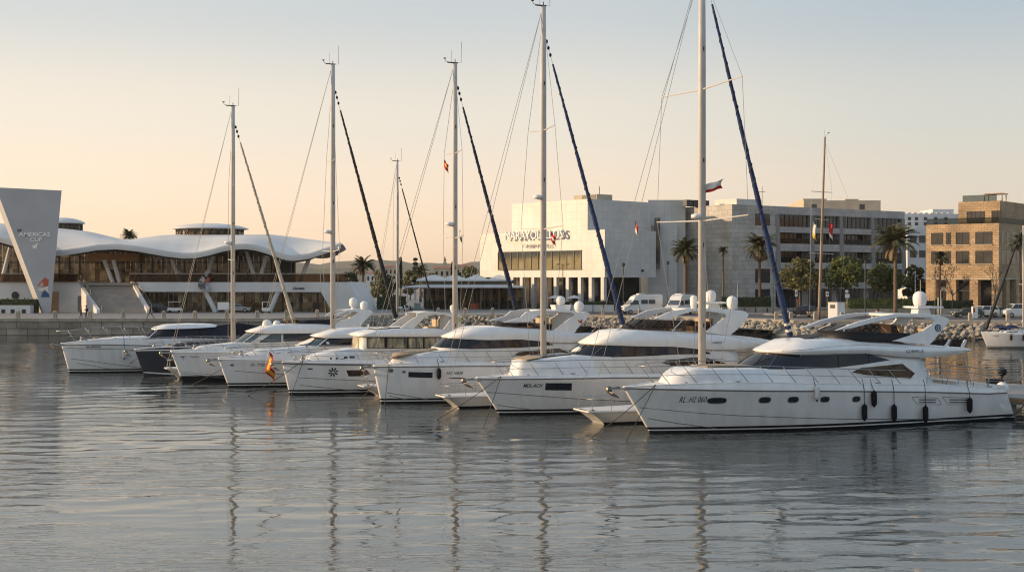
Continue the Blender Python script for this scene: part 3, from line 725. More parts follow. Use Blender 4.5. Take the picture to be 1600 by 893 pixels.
H.window('side_window', [(1031, 566), (1042, 562), (1082, 557.5), (1106, 558.5), (1138, 568), (1145, 574), (1062, 575.5)], 'brown_glass', frame='gelcoat')
K = B.house('flybridge_deck', [([(911, 537.5), (976, 540), (1015, 541), (1064, 541.5), (1092, 546), (1151, 546), (1211, 538.5)], 1.85, 3.1), ([(908, 535.5), (976, 533), (1060, 530), (1140, 531), (1212, 537)], 1.98, 3.2), ([(935, 527), (965, 518), (1000, 517), (1060, 519), (1138, 523.5), (1206, 532)], 1.6, 2.8)], 'gelcoat', .10)
K.text('SUNBREEZE', 1111, 1128, 536.5, 3.2, 'ink', .1)
S = B.house('flybridge_screen', [([(974, 513.5), (1050, 517), (1110, 516)], 1.5, 2.4), ([(994, 498), (1057, 501), (1112, 502)], 1.35, 2.1)], 'smoke_glass', -.05)
S.bar('screen_frame', [(1050, 517), (1065, 501)], 'gelcoat', .035); S.bar('screen_frame', [(1012, 515), (1030, 500)], 'black_plastic', .03); S.bar('screen_frame', [(988, 513), (1003, 498.5)], 'black_plastic', .03)
B.plate('radar_arch', [(1022, 498), (1047, 486.5), (1074, 482), (1109, 481.3), (1143, 483.3), (1165, 486), (1171, 490), (1168, 497), (1156, 512), (1139, 524), (1100, 519), (1123, 503), (1136, 494.5), (1134, 490), (1109, 486.2), (1082, 486.5), (1060, 493), (1050, 499)], 1.55, .16, 'gelcoat', lean=.10)
B.span('arch_top', [(1083, 482.2), (1109, 481.6), (1143, 483.6), (1164, 486.6), (1169, 491), (1160, 494), (1137, 492), (1109, 485.8), (1083, 486)], 1.4, 'gelcoat')
for u, vb, vt, wd, y in ((1084, 479.5, 461, 12, -.9), (1110.5, 470.5, 453, 17, 0), (1144, 481.5, 462, 17, 1.0)): B.dome(u, vb, vt, wd, y, stem=.35)
B.plate('dome_platform', [(1096, 471), (1128, 471), (1128, 474), (1096, 474)], 0, 1.0, 'gelcoat', both=False, bevel=.02); B.plate('dome_post', [(1104, 474), (1120, 474), (1124, 484), (1102, 484)], 0, .5, 'gelcoat', both=False, bevel=.02)
B.antenna(1152, 484, 442, .4); B.antenna(1176-24, 484, 455, -.9)
B.plate('aft_screen', [(1142, 523), (1155, 512.5), (1208, 515.5), (1204, 528)], 1.62, .04, 'screen_glass', bevel=0); B.plate('screen_rail', [(1154, 511.5), (1208, 514.8), (1208, 516), (1154, 512.8)], 1.62, .06, 'steel', bevel=0)
B.rail(.4, 14.5, 10, .85, .7, .45, True); B.anchor(.02, 1.30); B.cleats([1.5, 4.0, 10])

# ---------- 6
B6 = B = Boat('motor_yacht', 'white yacht third from the right, straight stem, tan covered foredeck roll and one dark fender', 'yacht', 595, 629.5, G_MY)
B.hull(2.3, (583, 573), [(583, 573), (640, 572.5), (723, 571.8), (860, 571)], [(583.5, 570), (640, 567.5), (720, 566), (860, 565)], 17.5, pw=1.9, ps=2.7)
B.hpoly('hull_window', [[(638, 580.5), (676, 581.5), (675.5, 590), (638, 588.8)]], 'dark_glass'); B.hpoly('hull_slot', [[(702, 589.3), (724, 589.6), (724, 591.2), (702, 590.8)]], 'black_plastic')
B.htext('HG N030', 697, 723, 585, 4.8, shear=.2); B.hoval(611, 578.5, 4.4, 4.4, 'rub_dark', 'hawse_ring'); B.hoval(631, 580.5, 3.5, 2.4, 'rub_dark', 'hull_drain')
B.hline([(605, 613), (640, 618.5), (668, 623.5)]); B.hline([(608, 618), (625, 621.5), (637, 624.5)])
T = B.house('foredeck_trunk', [([(600, 569), (640, 566.5), (740, 563)], 1.5, 2.2), ([(612, 562), (640, 556), (690, 548), (740, 545)], 1.2, 3.6)], 'gelcoat', .06)
g = MB(); g.smooth = True
q = [B.L(u, v, .35) for u, v in ((612, 560), (618, 557), (640, 554.5), (680, 550), (725, 546))]
g.loft([[B.V(s, .2+r*.9*math.cos(a), z+.05+r*.34*max(-.25, math.sin(a))) for a in [2*math.pi*k/12 for k in range(12)]] for (s, z), r in zip(q, (.25, .62, .72, .7, .45))], True, True); g.build('foredeck_cover', 'cover_tan', B.root)
H = B.house('saloon', [([(672, 553), (737, 560), (880, 563), (925, 563)], 1.75, 3.0), ([(676.5, 542), (737, 545.5), (805, 543.5), (864, 538.8), (910, 541)], 1.7, 3.0), ([(694, 526.5), (761, 529.5), (816, 528.5), (845, 531.5), (905, 534)], 1.6, 2.8)], 'gelcoat_warm', .05)
H.band('windscreen', 1, .04, .97, (735, 544.5), (755, 530.5), 'dark_glass')
H.window('saloon_window', [(733, 531.5), (761, 531), (816, 530), (845, 532), (865, 538), (840, 540.5), (805, 542.5), (733, 544.5)], 'brown_glass', frame='black_plastic')
for a in (765, 783, 806): H.bar('window_post', [(a, 531), (a, 543)], 'black_plastic', .02)
H.bar('wiper', [(688, 541), (697, 529)], 'black_plastic', .03, .05); H.bar('wiper', [(712, 543), (722, 531)], 'black_plastic', .03, .05)
H.window('side_window', [(802, 555), (810, 549.5), (845, 545.2), (874, 543.5), (890, 550), (877, 556), (818, 557)], 'brown_glass', frame='gelcoat')
K = B.house('flybridge_deck', [([(694, 527.5), (761, 531), (816, 530), (845, 533), (890, 536), (957, 522)], 1.75, 2.8), ([(691, 525.5), (740, 523), (845, 521), (895, 523), (959, 520)], 1.86, 2.9), ([(712, 518), (740, 512.5), (775, 511.5), (845, 514), (895, 520), (955, 518)], 1.5, 2.6)], 'gelcoat', .08)
S = B.house('flybridge_screen', [([(772, 513), (820, 515), (862, 517)], 1.35, 1.6), ([(778, 503.5), (820, 504.5), (862, 506)], 1.3, 1.6)], 'smoke_glass', -.05)
S.bar('screen_rail', [(782, 503.3), (820, 504.3), (861, 505.8)], 'steel', .03)
B.plate('radar_arch', [(787, 503), (814, 495), (823, 487), (845, 484), (890, 484), (906, 488), (917, 487), (923, 490), (920, 495), (895, 520.5), (861, 518), (899, 491.5), (892, 488), (854, 487), (841, 493.6), (826, 503)], 1.45, .15, 'gelcoat', lean=.10)
B.span('arch_top', [(850, 484.3), (890, 484.3), (906, 488.2), (917, 487.2), (921, 491), (905, 493.5), (892, 487.8), (850, 487)], 1.3, 'gelcoat')
B.side('emblem', [[B.L(u, v, 1.5) for u, v in ((903, 499), (907, 501), (911, 498), (909, 506), (905, 503))]], 'emblem_red', lambda s, z: 1.46, False)
B.dome(876, 474.5, 462, 15, -.4, stem=.3); B.dome(904.7, 485, 470, 15, .8, stem=.2)
B.plate('dome_platform', [(863, 476), (889, 476), (887, 485), (866, 485)], -.4, .8, 'gelcoat', both=False)
for q in ([(897, 520), (908, 509.5), (930, 511), (922, 521)], [(923, 521), (932, 511), (955, 512.5), (951, 520.5)]): B.plate('aft_screen', q, 1.50, .04, 'screen_glass', bevel=0)
B.rail(.4, 13, 8, .72, .55, .3, True); B.anchor(.03, 1.23); B.cleats([1.2, 3.6, 9])
fender(B, 684, 583, 7, 18, 'dark fender hanging between the hull window and lettering of the yacht with tan foredeck cover')

# ---------- 5 pilothouse
B5 = B = Boat('motor_yacht', 'white pilothouse motorboat with upright square windows, star emblem on its hull and flat dark-edged roof', 'yacht', 452, 615.5, G_MY)
B.hull(2.1, (441, 567), [(441, 567), (480, 568), (560, 569.3), (640, 570)], [(441.5, 565), (480, 563.5), (540, 562), (640, 561.5)], 15.5, pw=1.9, ps=2.7, rubr=.06)
s, z = B.hp(520.5, 581); g = MB()
for k in range(8):
    a = math.pi*k/4+.3
    for r0, r1, wd in ((.08, .34, .035), (.2, .26, .06)):
        c, d = math.cos(a), math.sin(a); P = [(r0*c-wd*d, r0*d+wd*c), (r1*c-wd*d, r1*d+wd*c), (r1*c+wd*d, r1*d-wd*c), (r0*c+wd*d, r0*d-wd*c)]
        g.add([B.V(s+x, B.half(s+x, z+y)+.02, z+y) for x, y in P], [(0, 1, 2, 3)])
g.build('star_emblem', 'ink', B.root)
B.hpoly('hull_window', [[(541, 578), (573, 577.5), (578, 583), (572, 587), (544.5, 587.5)]], 'brown_glass'); B.hpoly('hull_vent', [[(480, 575), (489, 575), (488, 576.8), (481, 576.8)]], 'black_plastic')
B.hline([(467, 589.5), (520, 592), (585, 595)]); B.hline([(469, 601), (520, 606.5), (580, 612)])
T = B.house('foredeck_trunk', [([(478, 566), (520, 564), (600, 561)], 1.4, 1.2), ([(479, 557), (500, 554.5), (520, 549.5), (545, 545.5), (600, 543)], 1.25, 1.2)], 'gelcoat', .07)
for a, b, c in ((517, 559.5, 3), (526, 559.5, 3), (540, 558, 5.5), (550, 557.5, 8)): T.window('trunk_light', [(a-c/2, b-1.6), (a+c/2, b-1.6), (a+c/2, b+1.6), (a-c/2, b+1.6)], 'brown_glass', .02)
H = B.house('pilothouse', [([(549, 556), (600, 556), (690, 556)], 1.5, .7), ([(553, 543.5), (600, 544.8), (676, 543.5), (700, 543.5)], 1.48, .65), ([(556, 525.5), (601, 526), (679, 526), (700, 526)], 1.45, .6)], 'gelcoat_warm', .03, p=3)
H.window('front_panel', [(562, 527), (572, 527), (571.5, 543.5), (560, 543.5)], 'cream_panel')
H.band('windscreen', 1, .06, .95, (561, 544), (561, 527), 'curtain_glass')
for a, b in ((574, 601), (604.5, 636), (638, 661), (663, 681)):
    o = H.window('cabin_window', [(a, 527.5), (b, 527), (b, 544), (a, 543.5)], 'curtain_glass', .02, frame='black_plastic')
for a in (602.7, 637, 662): H.bar('window_post', [(a, 526.5), (a, 544.3)], 'black_plastic', .06, .03)
H.bar('window_trim', [(575, 526.6), (640, 526.4), (690, 526)], 'black_plastic', .05, .03)
K = B.house('pilothouse_roof', [([(550, 524.5), (601, 526), (705, 526)], 1.62, .8), ([(547, 522), (601, 522.5), (706, 522)], 1.72, .9), ([(560, 518), (600, 515.5), (640, 513), (690, 514), (704, 517)], 1.5, 1.0)], 'gelcoat', .06)
s1, s2 = B.L(580, 516, 0)[0], B.L(655, 512, 0)[0]; zt = K.lv[-1][0]
for k in range(3):
    a, b = lerp(s1, s2, k/3)+.06, lerp(s1, s2, (k+1)/3)-.06; za, zb = interp(a, zt)+.08, interp(b, zt)+.08
    mb = MB(); mb.extrude([B.V(a, 1.0, za-.02), B.V(b, 1.0, zb-.02), B.V(b, -1.0, zb-.02), B.V(a, -1.0, za-.02)], (0, 0, .04)); o = mb.build('solar_panel', 'black_plastic', B.root)
    mb = MB(); mb.extrude([B.V(a+.12, .92, za), B.V(b-.12, .92, zb), B.V(b-.12, -.92, zb), B.V(a+.12, -.92, za)], (0, 0, .035)); mb.build('pane', 'deck_paint', o)
B.plate('radar_arch', [(625, 512), (641, 500), (652, 493), (651, 489.5), (664, 486.7), (681, 486.7), (706, 489.5), (718, 491), (721, 500), (720, 518), (690, 518), (698, 507), (705.5, 496), (697, 492), (681, 491), (667, 493.5), (659, 500), (647, 512.5)], 1.3, .15, 'gelcoat_warm', lean=.06)
B.span('arch_top', [(655, 488.8), (664, 486.9), (681, 486.9), (706, 489.7), (717, 491.2), (714, 497), (697, 491.7), (681, 490.7), (668, 492.5)], 1.2, 'gelcoat_warm')
B.side('emblem', [[B.L(u, v, 1.35) for u, v in ((712, 494), (722, 499), (721, 503), (715, 502), (711, 498))]], 'emblem_green', lambda s, z: 1.36, False)
B.dome(707, 485, 476, 8, 0, 'radar_dome', .15)
B.rail(.35, 11, 8, .6, .45, .25, True); B.anchor(.02, 1.17); B.cleats([1.2, 3.4, 8])

# ---------- 4
B4 = B = Boat('motor_yacht', 'white low coupe motorboat with raked grey windscreen, red and yellow flag beside its bow', 'yacht', 357, 604.5, G_MY)
B.hull(1.85, (341, 561), [(341, 561), (390, 562), (445, 562.7), (560, 562)], [(341.5, 558.5), (370, 556.5), (430, 553.5), (480, 552), (560, 551)], 15.5, rubmat='gelcoat', rubr=.03)
B.htext('ES- TY50', 391, 414, 571.5, 4.6, shear=.2); B.hoval(362.5, 570, 4, 2.2, 'rub_dark', 'hull_drain')
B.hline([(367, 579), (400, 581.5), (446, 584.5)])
T = B.house('foredeck_trunk', [([(372, 558), (430, 555), (500, 549)], 1.25, 2.0), ([(380, 554), (405, 547.5), (440, 544.5), (475, 541), (500, 539)], 1.05, 1.9)], 'gelcoat', .05)
H = B.house('saloon', [([(456, 547), (500, 553), (570, 552)], 1.45, 2.2), ([(462, 538.5), (497, 541), (554, 539.5), (575, 539)], 1.42, 2.3), ([(493, 525.5), (511, 527.5), (555, 526.5), (575, 526)], 1.35, 2.0)], 'gelcoat_warm', .04)
H.band('windscreen', 1, .05, .96, (497, 540), (511, 528), 'blue_glass')
H.window('saloon_window', [(498, 540), (514, 528.5), (555, 527.5), (556, 538.8)], 'dark_glass', frame='black_plastic')
H.bar('windscreen_post', [(478, 541), (497, 527)], 'black_plastic', .035); H.bar('windscreen_post', [(496, 541), (512, 528)], 'gelcoat', .05)
K = B.house('hardtop', [([(488, 525.5), (511, 528.5), (555, 527.5), (640, 526)], 1.5, 2.0), ([(485, 523.8), (511, 523.5), (560, 521), (640, 519)], 1.56, 2.1), ([(500, 519.5), (525, 515.5), (561, 512.5), (600, 513), (640, 515)], 1.2, 2.0)], 'gelcoat', .06)
B.antenna(575.5, 513, 506, .3, .10, 'signal_horn'); B.antenna(563, 513, 497, -.2, .02)
B.rail(.4, 9.5, 7, .6, .5, .3, True); B.anchor(.0, 1.23); B.cleats([1.2, 3.4, 8])

# ---------- 3
B3 = B = Boat('motor_yacht', 'white yacht with black-tailed bird mark at the bow and two round domes on its arch', 'yacht', 285, 597, G_MY)
B.hull(1.85, (267, 550), [(267, 550), (300, 550.5), (340, 550.6), (450, 549)], [(267.5, 548), (290, 546.5), (315, 545.5), (350, 545), (450, 543)], 16, rubmat='gelcoat', rubr=.03, band=((-9, .5),))
B.hpoly('bird_emblem', [[(281, 555.5), (285, 556.5), (291, 556), (286, 558.5), (283.5, 558)], [(284, 561), (288, 560.5), (287.5, 562)]], 'ink', both=False); B.htext('VILAN', 296, 311, 558, 2.4)
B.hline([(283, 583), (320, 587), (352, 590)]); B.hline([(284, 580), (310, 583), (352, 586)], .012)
T = B.house('foredeck_trunk', [([(296, 548), (350, 546), (410, 543)], 1.2, 2.0), ([(303, 544), (318, 541), (350, 538), (375, 535), (410, 534)], 1.0, 1.9)], 'gelcoat', .05)
H = B.house('saloon', [([(360, 543), (400, 546), (520, 545), (560, 545)], 1.45, 2.2), ([(365, 534.5), (400, 535), (486, 532), (521, 526), (545, 528)], 1.42, 2.3), ([(388, 518.5), (417, 520.5), (495, 519.5), (521, 520.5), (545, 521)], 1.35, 2.0)], 'gelcoat_warm', .04)
H.band('windscreen', 1, .06, .95, (392, 534), (412, 521), 'blue_glass')
H.window('cabin_window', [(405, 534), (425, 521.8), (439, 521.5), (439, 533.5)], 'blue_glass', frame='black_plastic')
H.window('saloon_window', [(443, 521.3), (486, 521), (505, 522), (486, 531.5), (443, 532.5)], 'dark_glass', frame='black_plastic')
H.bar('windscreen_post', [(380, 534.5), (400, 519.8)], 'gelcoat', .04)
K = B.house('flybridge_deck', [([(386, 518.8), (417, 521), (495, 520.5), (521, 521.5), (575, 518)], 1.5, 2.0), ([(383, 517), (417, 515.5), (495, 514), (576, 516)], 1.56, 2.1), ([(400, 512), (422, 508.5), (445, 507.5), (495, 506), (572, 511)], 1.25, 2.0)], 'gelcoat', .06)
C = B.house('flybridge_coaming', [([(462, 507.5), (490, 507), (522, 507)], 1.1, 1.3), ([(461, 500), (490, 499.5), (522, 499)], 1.15, 1.4)], 'canvas_navy', .0)
B.plate('radar_arch', [(519, 495), (526, 489), (544, 483.7), (561, 482.5), (577.5, 483.7), (583.5, 487), (578, 493), (561, 511), (517, 511), (533, 501), (549, 496), (560, 489), (556, 486.5), (544, 487), (531, 491), (525, 496)], 1.2, .15, 'gelcoat', lean=.08)
B.span('arch_top', [(540, 484.5), (561, 482.8), (577, 484), (582.5, 487.2), (578, 491.5), (560, 489), (556, 486.2), (544, 486.7)], 1.1, 'gelcoat')
B.dome(552, 478, 464.5, 13, -.5, stem=.5); B.dome(569, 482.5, 470, 12.5, .6, stem=.2)
B.dome(417, 510, 499, 15, .3, 'liferaft_pod'); B.dome(432.5, 508.5, 500, 12, -.4, 'liferaft_pod')
mb = MB(); s, z = B.L(454, 507, 0); mb.box(-s-.5, -s+.5, -.5, .5, z+.38, z+.44)
for a, b in ((-.4, -.4), (.4, -.4), (.4, .4), (-.4, .4)): mb.tube([B.V(s+a, b, z-.1), B.V(s+a*.7, b*.7, z+.4)], .035, 5)
mb.build('teak_table', 'teak', B.root)
B.rail(.4, 9, 7, .62, .5, .3, True); B.anchor(.03, 1.23); B.cleats([1.2, 3.4, 8])

# ---------- 2 dark hull
B2 = B = Boat('motor_yacht', 'low dark navy hulled motorboat with white toe rail between two white yachts', 'yacht', 225, 587, G_MY)
B.hull(1.6, (211, 547.5), [(211, 547.5), (240, 547), (275, 546.5), (330, 546)], [(211.5, 545.5), (232, 543.5), (262, 542), (330, 541)], 13, mats=('navy_hull', 'antifoul', 'gelcoat'), rubmat='gelcoat', rubr=.04, band=((-9, .05),))
B.hpoly('boot_stripe', [[(223.5, 580.5), (275, 583), (275, 585.5), (224.5, 582)]], 'gelcoat')
H = B.house('tonneau_cover', [([(256, 547), (300, 548), (370, 547)], 1.2, 2.0), ([(268, 540), (300, 537), (345, 534), (372, 533)], .9, 1.8)], 'canvas_navy', .15)
for a in (285, 305, 325): H.bar('cover_seam', [(a, 547), (a+4, 538)], 'black_plastic', .02)
B.rail(.4, 8.5, 7, .72, .5, .25, True); B.anchor(.04, 1.23); B.cleats([1.2, 3.4])

# ---------- 1 leftmost
B1 = B = Boat('motor_yacht', 'leftmost white motor yacht with navy canvas wrapped round its cabin sides', 'yacht', 108, 582, G_MY)
B.hull(2.1, (95.5, 538), [(95.5, 538), (160, 538), (262, 540), (330, 540)], [(96.5, 536), (120, 534), (144, 531.5), (172, 529.5), (195, 529), (262, 529.5), (330, 530)], 15.5)
B.hline([(102, 543.5), (140, 544.5), (195, 545.5)], .02); B.hline([(111, 560), (160, 566), (222, 574.5)]); B.hline([(121, 567), (145, 571), (171, 576)])
B.htext('RA.ANDICA', 134.5, 157.5, 543, 3.2, bold=.004)
T = B.house('foredeck_trunk', [([(150, 532), (200, 530), (250, 528)], 1.3, 2.2), ([(160, 529), (185, 527), (219, 526), (250, 525)], 1.1, 2.0)], 'gelcoat', .05)
H = B.house('cabin', [([(212, 531), (260, 534), (370, 535)], 1.6, 2.4), ([(219, 526.8), (250, 528), (290, 530), (368, 532)], 1.55, 2.4), ([(238, 514.3), (255, 513.5), (300, 512.5), (337, 509), (366, 505)], 1.4, 2.0)], 'canvas_navy', .02)
H.band('windscreen', 1, .04, .96, (234, 526), (246, 515), 'clear_glass'); H.bar('windscreen_frame', [(233, 527), (246, 515)], 'gelcoat', .05)
H.bar('canvas_seam', [(268, 531), (272, 513)], 'black_plastic', .02); H.bar('canvas_seam', [(310, 532), (313, 511)], 'black_plastic', .02)
K = B.house('cabin_roof', [([(237, 514.5), (255, 514), (300, 513), (337, 510.5)], 1.5, 2.0), ([(236, 512.5), (260, 508.5), (300, 506.5), (340, 507.5)], 1.3, 2.1)], 'gelcoat', .08)
B.plate('canvas_peak', [(330, 511), (350, 508), (368, 503), (400, 508), (408, 512), (408, 524), (330, 530)], 0, 2.4, 'canvas_navy', both=False, bevel=.1)
B.rail(.3, 7.5, 5, .95, .6, .7, True); B.anchor(.06, 1.17, 'teak'); B.cleats([1.3, 3.6])
fender(B, 193.5, 553, 6.5, 14, 'small white fender hanging on the leftmost yacht, beside the dark hulled boat', True)

# loose fittings on the decks
mat('cushion', (.50, .40, .28), .85, var=.15, scale=4)
def seat(B, u, v, y, w=.9):
    s, z = B.L(u, v, y); g = MB(); g.box(-s-.35, -s+.35, y-w/2, y+w/2, z-.25, z+.12); g.box(-s-.42, -s-.26, y-w/2, y+w/2, z+.05, z+.62); g.build('helm_seat', 'cushion', B.root, bevel=.06)
for B, pts in ((B8, ((1378, 524, .7), (1395, 524, -.7), (1430, 530, .2))), (B7, ((1085, 512, .6), (1100, 513, -.6))), (B6, ((835, 511, .5), (850, 512, -.5))), (B5, ((672, 512, .5), (676, 512, -.5))), (B3, ((540, 507, .3),))):
    for q in pts: seat(B, *q)
for B, s in ((B8, 1.1), (B7, 1.0), (B6, .9), (B5, .9), (B4, .9), (B3, .9), (B2, .8), (B1, 1.0)):
    z = B.deckz(s)+.04; g = MB(); g.smooth = True; g.lathe([(.16, 0), (.16, .10), (.09, .13), (.09, .24), (.15, .27), (.13, .32), (.01, .33)], B.V(s, .05, z), 14); g.build('windlass', 'steel', B.root)
    g = MB(); g.smooth = True; q = B.V(s+1.1, min(.7, B.edge(s+1.1)*.5), B.deckz(s+1.1)+.10); g.tube([q+Vector((.20*math.cos(i*.5)*(1-.004*i), .20*math.sin(i*.5), .0022*i)) for i in range(60)], .022, 5); g.build('coiled_rope', 'rope_pale', B.root)
# ------------------------------------------------------------------ sailing yachts lying between the motor yachts, sterns out
G_SY = 'sailing yachts with bare masts'
def sailboat(label, sx, sy, mast_u, top_v, half=1.25, Ls=12.0, tip=1.55, deck=1.0, foot_u=None, stay_v=None, sail='sail_navy', sail_r=.20, spreaders=(), radome=None, mastr=.16, mats=('hull_gelcoat', 'antifoul'), pushpit=True, yaw=YAW, stays=True, mastm='mast_pale', lean=0.0):
    B = Boat('sailing_yacht', label, 'sailboat', 0, 500, G_SY, yaw=yaw, origin=(sx, sy))
    # hull: counter stern towards the water, fine bow towards the pier
    mb = MB(); mb.smooth = True; n = 16; rows = [(-.5, .35), (0, .80), (.12, .84), (deck*.55, .93), (deck, 1.0)]
    P = []
    for z, w in rows:
        line = []
        for i in range(n+1):
            t = i/n; s = lerp(-tip*clamp(z/deck)**1.2, Ls+.9*clamp(z/deck), t)
            f = (.62+.38*math.sin(min(t/.45, 1)*math.pi/2)) if t < .45 else max(.02, 1-((t-.45)/.55)**2.2)
            line.append((s, half*w*f*(1 if z > .2 else .95), z if z < deck*.5 else z*(1+.16*(t-.3)**2)))
        P.append(line)
    for sg in (1, -1):
        for r in range(len(rows)-1):
            mb.m = 1 if r < 2 else 0
            mb.loft([[B.V(s, y*sg, z) for s, y, z in P[r]], [B.V(s, y*sg, z) for s, y, z in P[r+1]]], closed=False)
    mb.m = 0; mb.smooth = False
    mb.loft([[B.V(*P[r][0]) for r in range(len(rows))], [B.V(P[r][0][0], -P[r][0][1], P[r][0][2]) for r in range(len(rows))]], closed=False)
    mb.build('hull', list(mats), B.root)
    d = MB(); d.loft([[B.V(s, y*k, z+.05*(1-k*k)-.01) for k in (1, .5, 0, -.5, -1)] for s, y, z in P[-1]], closed=False); d.build('deck', 'deck_paint', B.root)
    g = MB(); g.tube([B.V(s, y+.01, z-.06) for s, y, z in P[-1][::-1]]+[B.V(s, -y-.01, z-.06) for s, y, z in P[-1]], .045, 5); g.build('rub_rail', 'deck_paint', B.root)
    c = MB(); q = [(3.4, 0), (3.8, .22), (7.0, .26), (8.8, .05)]
    c.loft([[B.V(s, half*.6*k, deck+.02+h*(1-.25*abs(k)**3) if abs(k) < .98 else deck) for k in (1, .9, .4, 0, -.4, -.9, -1)] for s, h in q], closed=False); c.build('coachroof', 'gelcoat', B.root)
    if pushpit:
        g = MB(); w = half*.62
        pts = [(1.7, w+.2), (.3, w+.08), (-tip+.25, w-.02), (-tip+.12, w*.6)]
        loop = [B.V(s, y, deck+.62) for s, y in pts]+[B.V(s, -y, deck+.62) for s, y in pts[::-1]]
        g.tube(loop, .020, 5)
        for s, y in pts[:3]:
            for sg in (1, -1): g.tube([B.V(s, y*sg, deck-.02), B.V(s, y*sg, deck+.62)], .018, 5)
        g.build('pushpit', 'steel', B.root)
        g = MB(); g.ell(B.V(-tip+.35, half*.5, deck+.02), .10, .06, .05); g.build('stern_light', 'black_plastic', B.root)
    # mast
    k = (mast_u-CX)/F; ms = (k*B.Y-B.X)/(B.c-B.n*k); Ym = B.Y+ms*B.n; zt = zz(top_v, Ym)
    g = MB(); g.smooth = True; base = B.V(ms, 0, deck-.05); tp = B.V(ms, 0, zt)
    g.loft([[Vector((a*math.cos(q)*1.25, a*math.sin(q), 0))+p for q in [2*math.pi*i/12 for i in range(12)]] for p, a in ((base, mastr), (base.lerp(tp, .8), mastr*.95), (tp, mastr*.8))], True, True)
    mast = g.build('mast', mastm, B.root)
    for f in (.18, .36, .55, .8): g = MB(); q = base.lerp(tp, f); g.box(q.x-.03, q.x+.03, q.y+mastr*.8, q.y+mastr*1.05, q.z-.12, q.z+.12); g.build('mast_fitting', 'black_plastic', mast)
    g = MB(); p = tp
    g.box(p.x-.2, p.x+.55, p.y-.05, p.y+.05, p.z, p.z+.07); g.tube([p+Vector((.5, 0, .05)), p+Vector((.7, 0, .12)), p+Vector((.75, 0, .28))], .02, 5); g.lathe([(.02, 0), (.10, .0), (.10, .05), (.02, .05)], p+Vector((.75, 0, .28)), 8)
    g.tube([p+Vector((-.15, 0, .05)), p+Vector((-.45, 0, .05)), p+Vector((-.47, 0, 1.5))], .013, 4); g.tube([p+Vector((.25, 0, .05)), p+Vector((.25, 0, .9))], .009, 4); g.tube([p, p+Vector((0, 0, .28))], .03, 5)
    g.build('masthead_gear', 'black_plastic', mast)
    ends = []
    for i, (v, L) in enumerate(spreaders):
        z = zz(v, Ym)
        for sg in (1, -1):
            g = MB(); e = B.V(ms-.15, L*sg, z+.12); g.tube([B.V(ms, 0, z), e], .045, 6, .03); g.build('spreader', mastm, B.root); ends.append((e, sg))
    if stays:
        low = {1: B.V(ms-.2, half*.96, deck), -1: B.V(ms-.2, -half*.96, deck)}
        for sg in (1, -1):
            es = sorted([e for e, q in ends if q == sg], key=lambda e: e.z)
            g = MB(); g.tube([low[sg]]+es+[B.V(ms, 0, zt-.6)], .015, 4); g.build('shroud', 'rig_wire', B.root)
            if es: g = MB(); g.tube([low[sg]+Vector((-.3, 0, 0)), B.V(ms, 0, es[0].z-.1)], .015, 4); g.build('shroud', 'rig_wire', B.root)
            g = MB(); g.tube([B.V(-tip+.15, half*.55*sg, deck), B.V(ms-.1, 0, zt-.25)], .015, 4); g.build('backstay', 'rig_wire', B.root)
    if foot_u is not None:
        kf = (foot_u-CX)/F; fs = (kf*B.Y-B.X)/(B.c-B.n*kf); a, b = B.V(ms+.15, 0, zz(stay_v, Ym)), B.V(fs, 0, deck+.15)
        g = MB(); g.tube([a, b], .013, 4); st = g.build('forestay', 'rig_wire', B.root)
        g = MB(); g.smooth = True; N = 30
        g.tube([a.lerp(b, .075+.90*i/N) for i in range(N+1)], .06, 8, lambda t: (.06+(sail_r-.06)*min(1, t*1.15)**.8)*(.55 if t > .985 else 1)*(1+.10*math.sin(t*43)+.06*math.sin(t*91)))
        g.build('furled_sail', sail, B.root)
        g = MB(); sd = (b-a).normalized(); e1 = sd.cross(Vector((0, 1, 0))).normalized(); e2 = sd.cross(e1)
        g.tube([a.lerp(b, .09+.86*i/260)+(e1*math.cos(i*.62)+e2*math.sin(i*.62))*(.062+(sail_r-.06)*min(1, (.015+i/260)*1.15)**.8) for i in range(261)], .022, 4); g.build('sail_leech', 'rope' if sail != 'sail_cream' else 'rope_pale', B.root)
        g = MB(); d = (b-a).normalized()
        for f in (.012, .03, .05): g.ell(a.lerp(b, f), .09, .09, .13, 8, 6)
        g.build('halyard_blocks', 'black_plastic', st)
        for f in ((.82, .835) if sail_r > .17 else ()):
            g = MB(); g.tube([a.lerp(b, f), a.lerp(b, f+.006)], sail_r*1.08, 8); g.build('sail_tie', 'white_flag', B.root)
    if radome:
        z = zz(radome, Ym); g = MB(); g.smooth = True; c = B.V(ms-.42, .05, z)
        g.lathe([(.05, -.12), (.26, -.11), (.30, 0), (.27, .10), (.05, .15)], c, 16); g.box(c.x-.45, c.x, -.05, .05, z-.16, z-.11); g.build('radome', 'dome_white', B.root)
    B.ms, B.Ym, B.zt = ms, Ym, zt
    return B
def gapos(u, v): Y = CZ*F/(v-HV); return gx(u, Y), Y
x, y = gapos(935, 660.5)
S1 = sailboat('sailing yacht with thickest mast and rolled blue headsail, between the two nearest motor yachts', x, y, 1097, -62, half=1.5, Ls=12.6, tip=1.05, deck=.78, foot_u=1257, stay_v=-45, sail='sail_blue', sail_r=.185, spreaders=((140, 4.4), (345, 5.0)), radome=338, mastr=.185)
x, y = gapos(712, 636)
S2 = sailboat('sailing yacht with tall mast and rolled dark blue headsail, behind the second yacht from right', x, y, 849, 10, half=1.35, Ls=12.2, tip=1.0, deck=.78, foot_u=999, stay_v=58, sail='sail_blue', sail_r=.185, spreaders=((204, 2.1), (358, 3.3)), radome=308, mastr=.165)
x, y = gapos(591, 619)
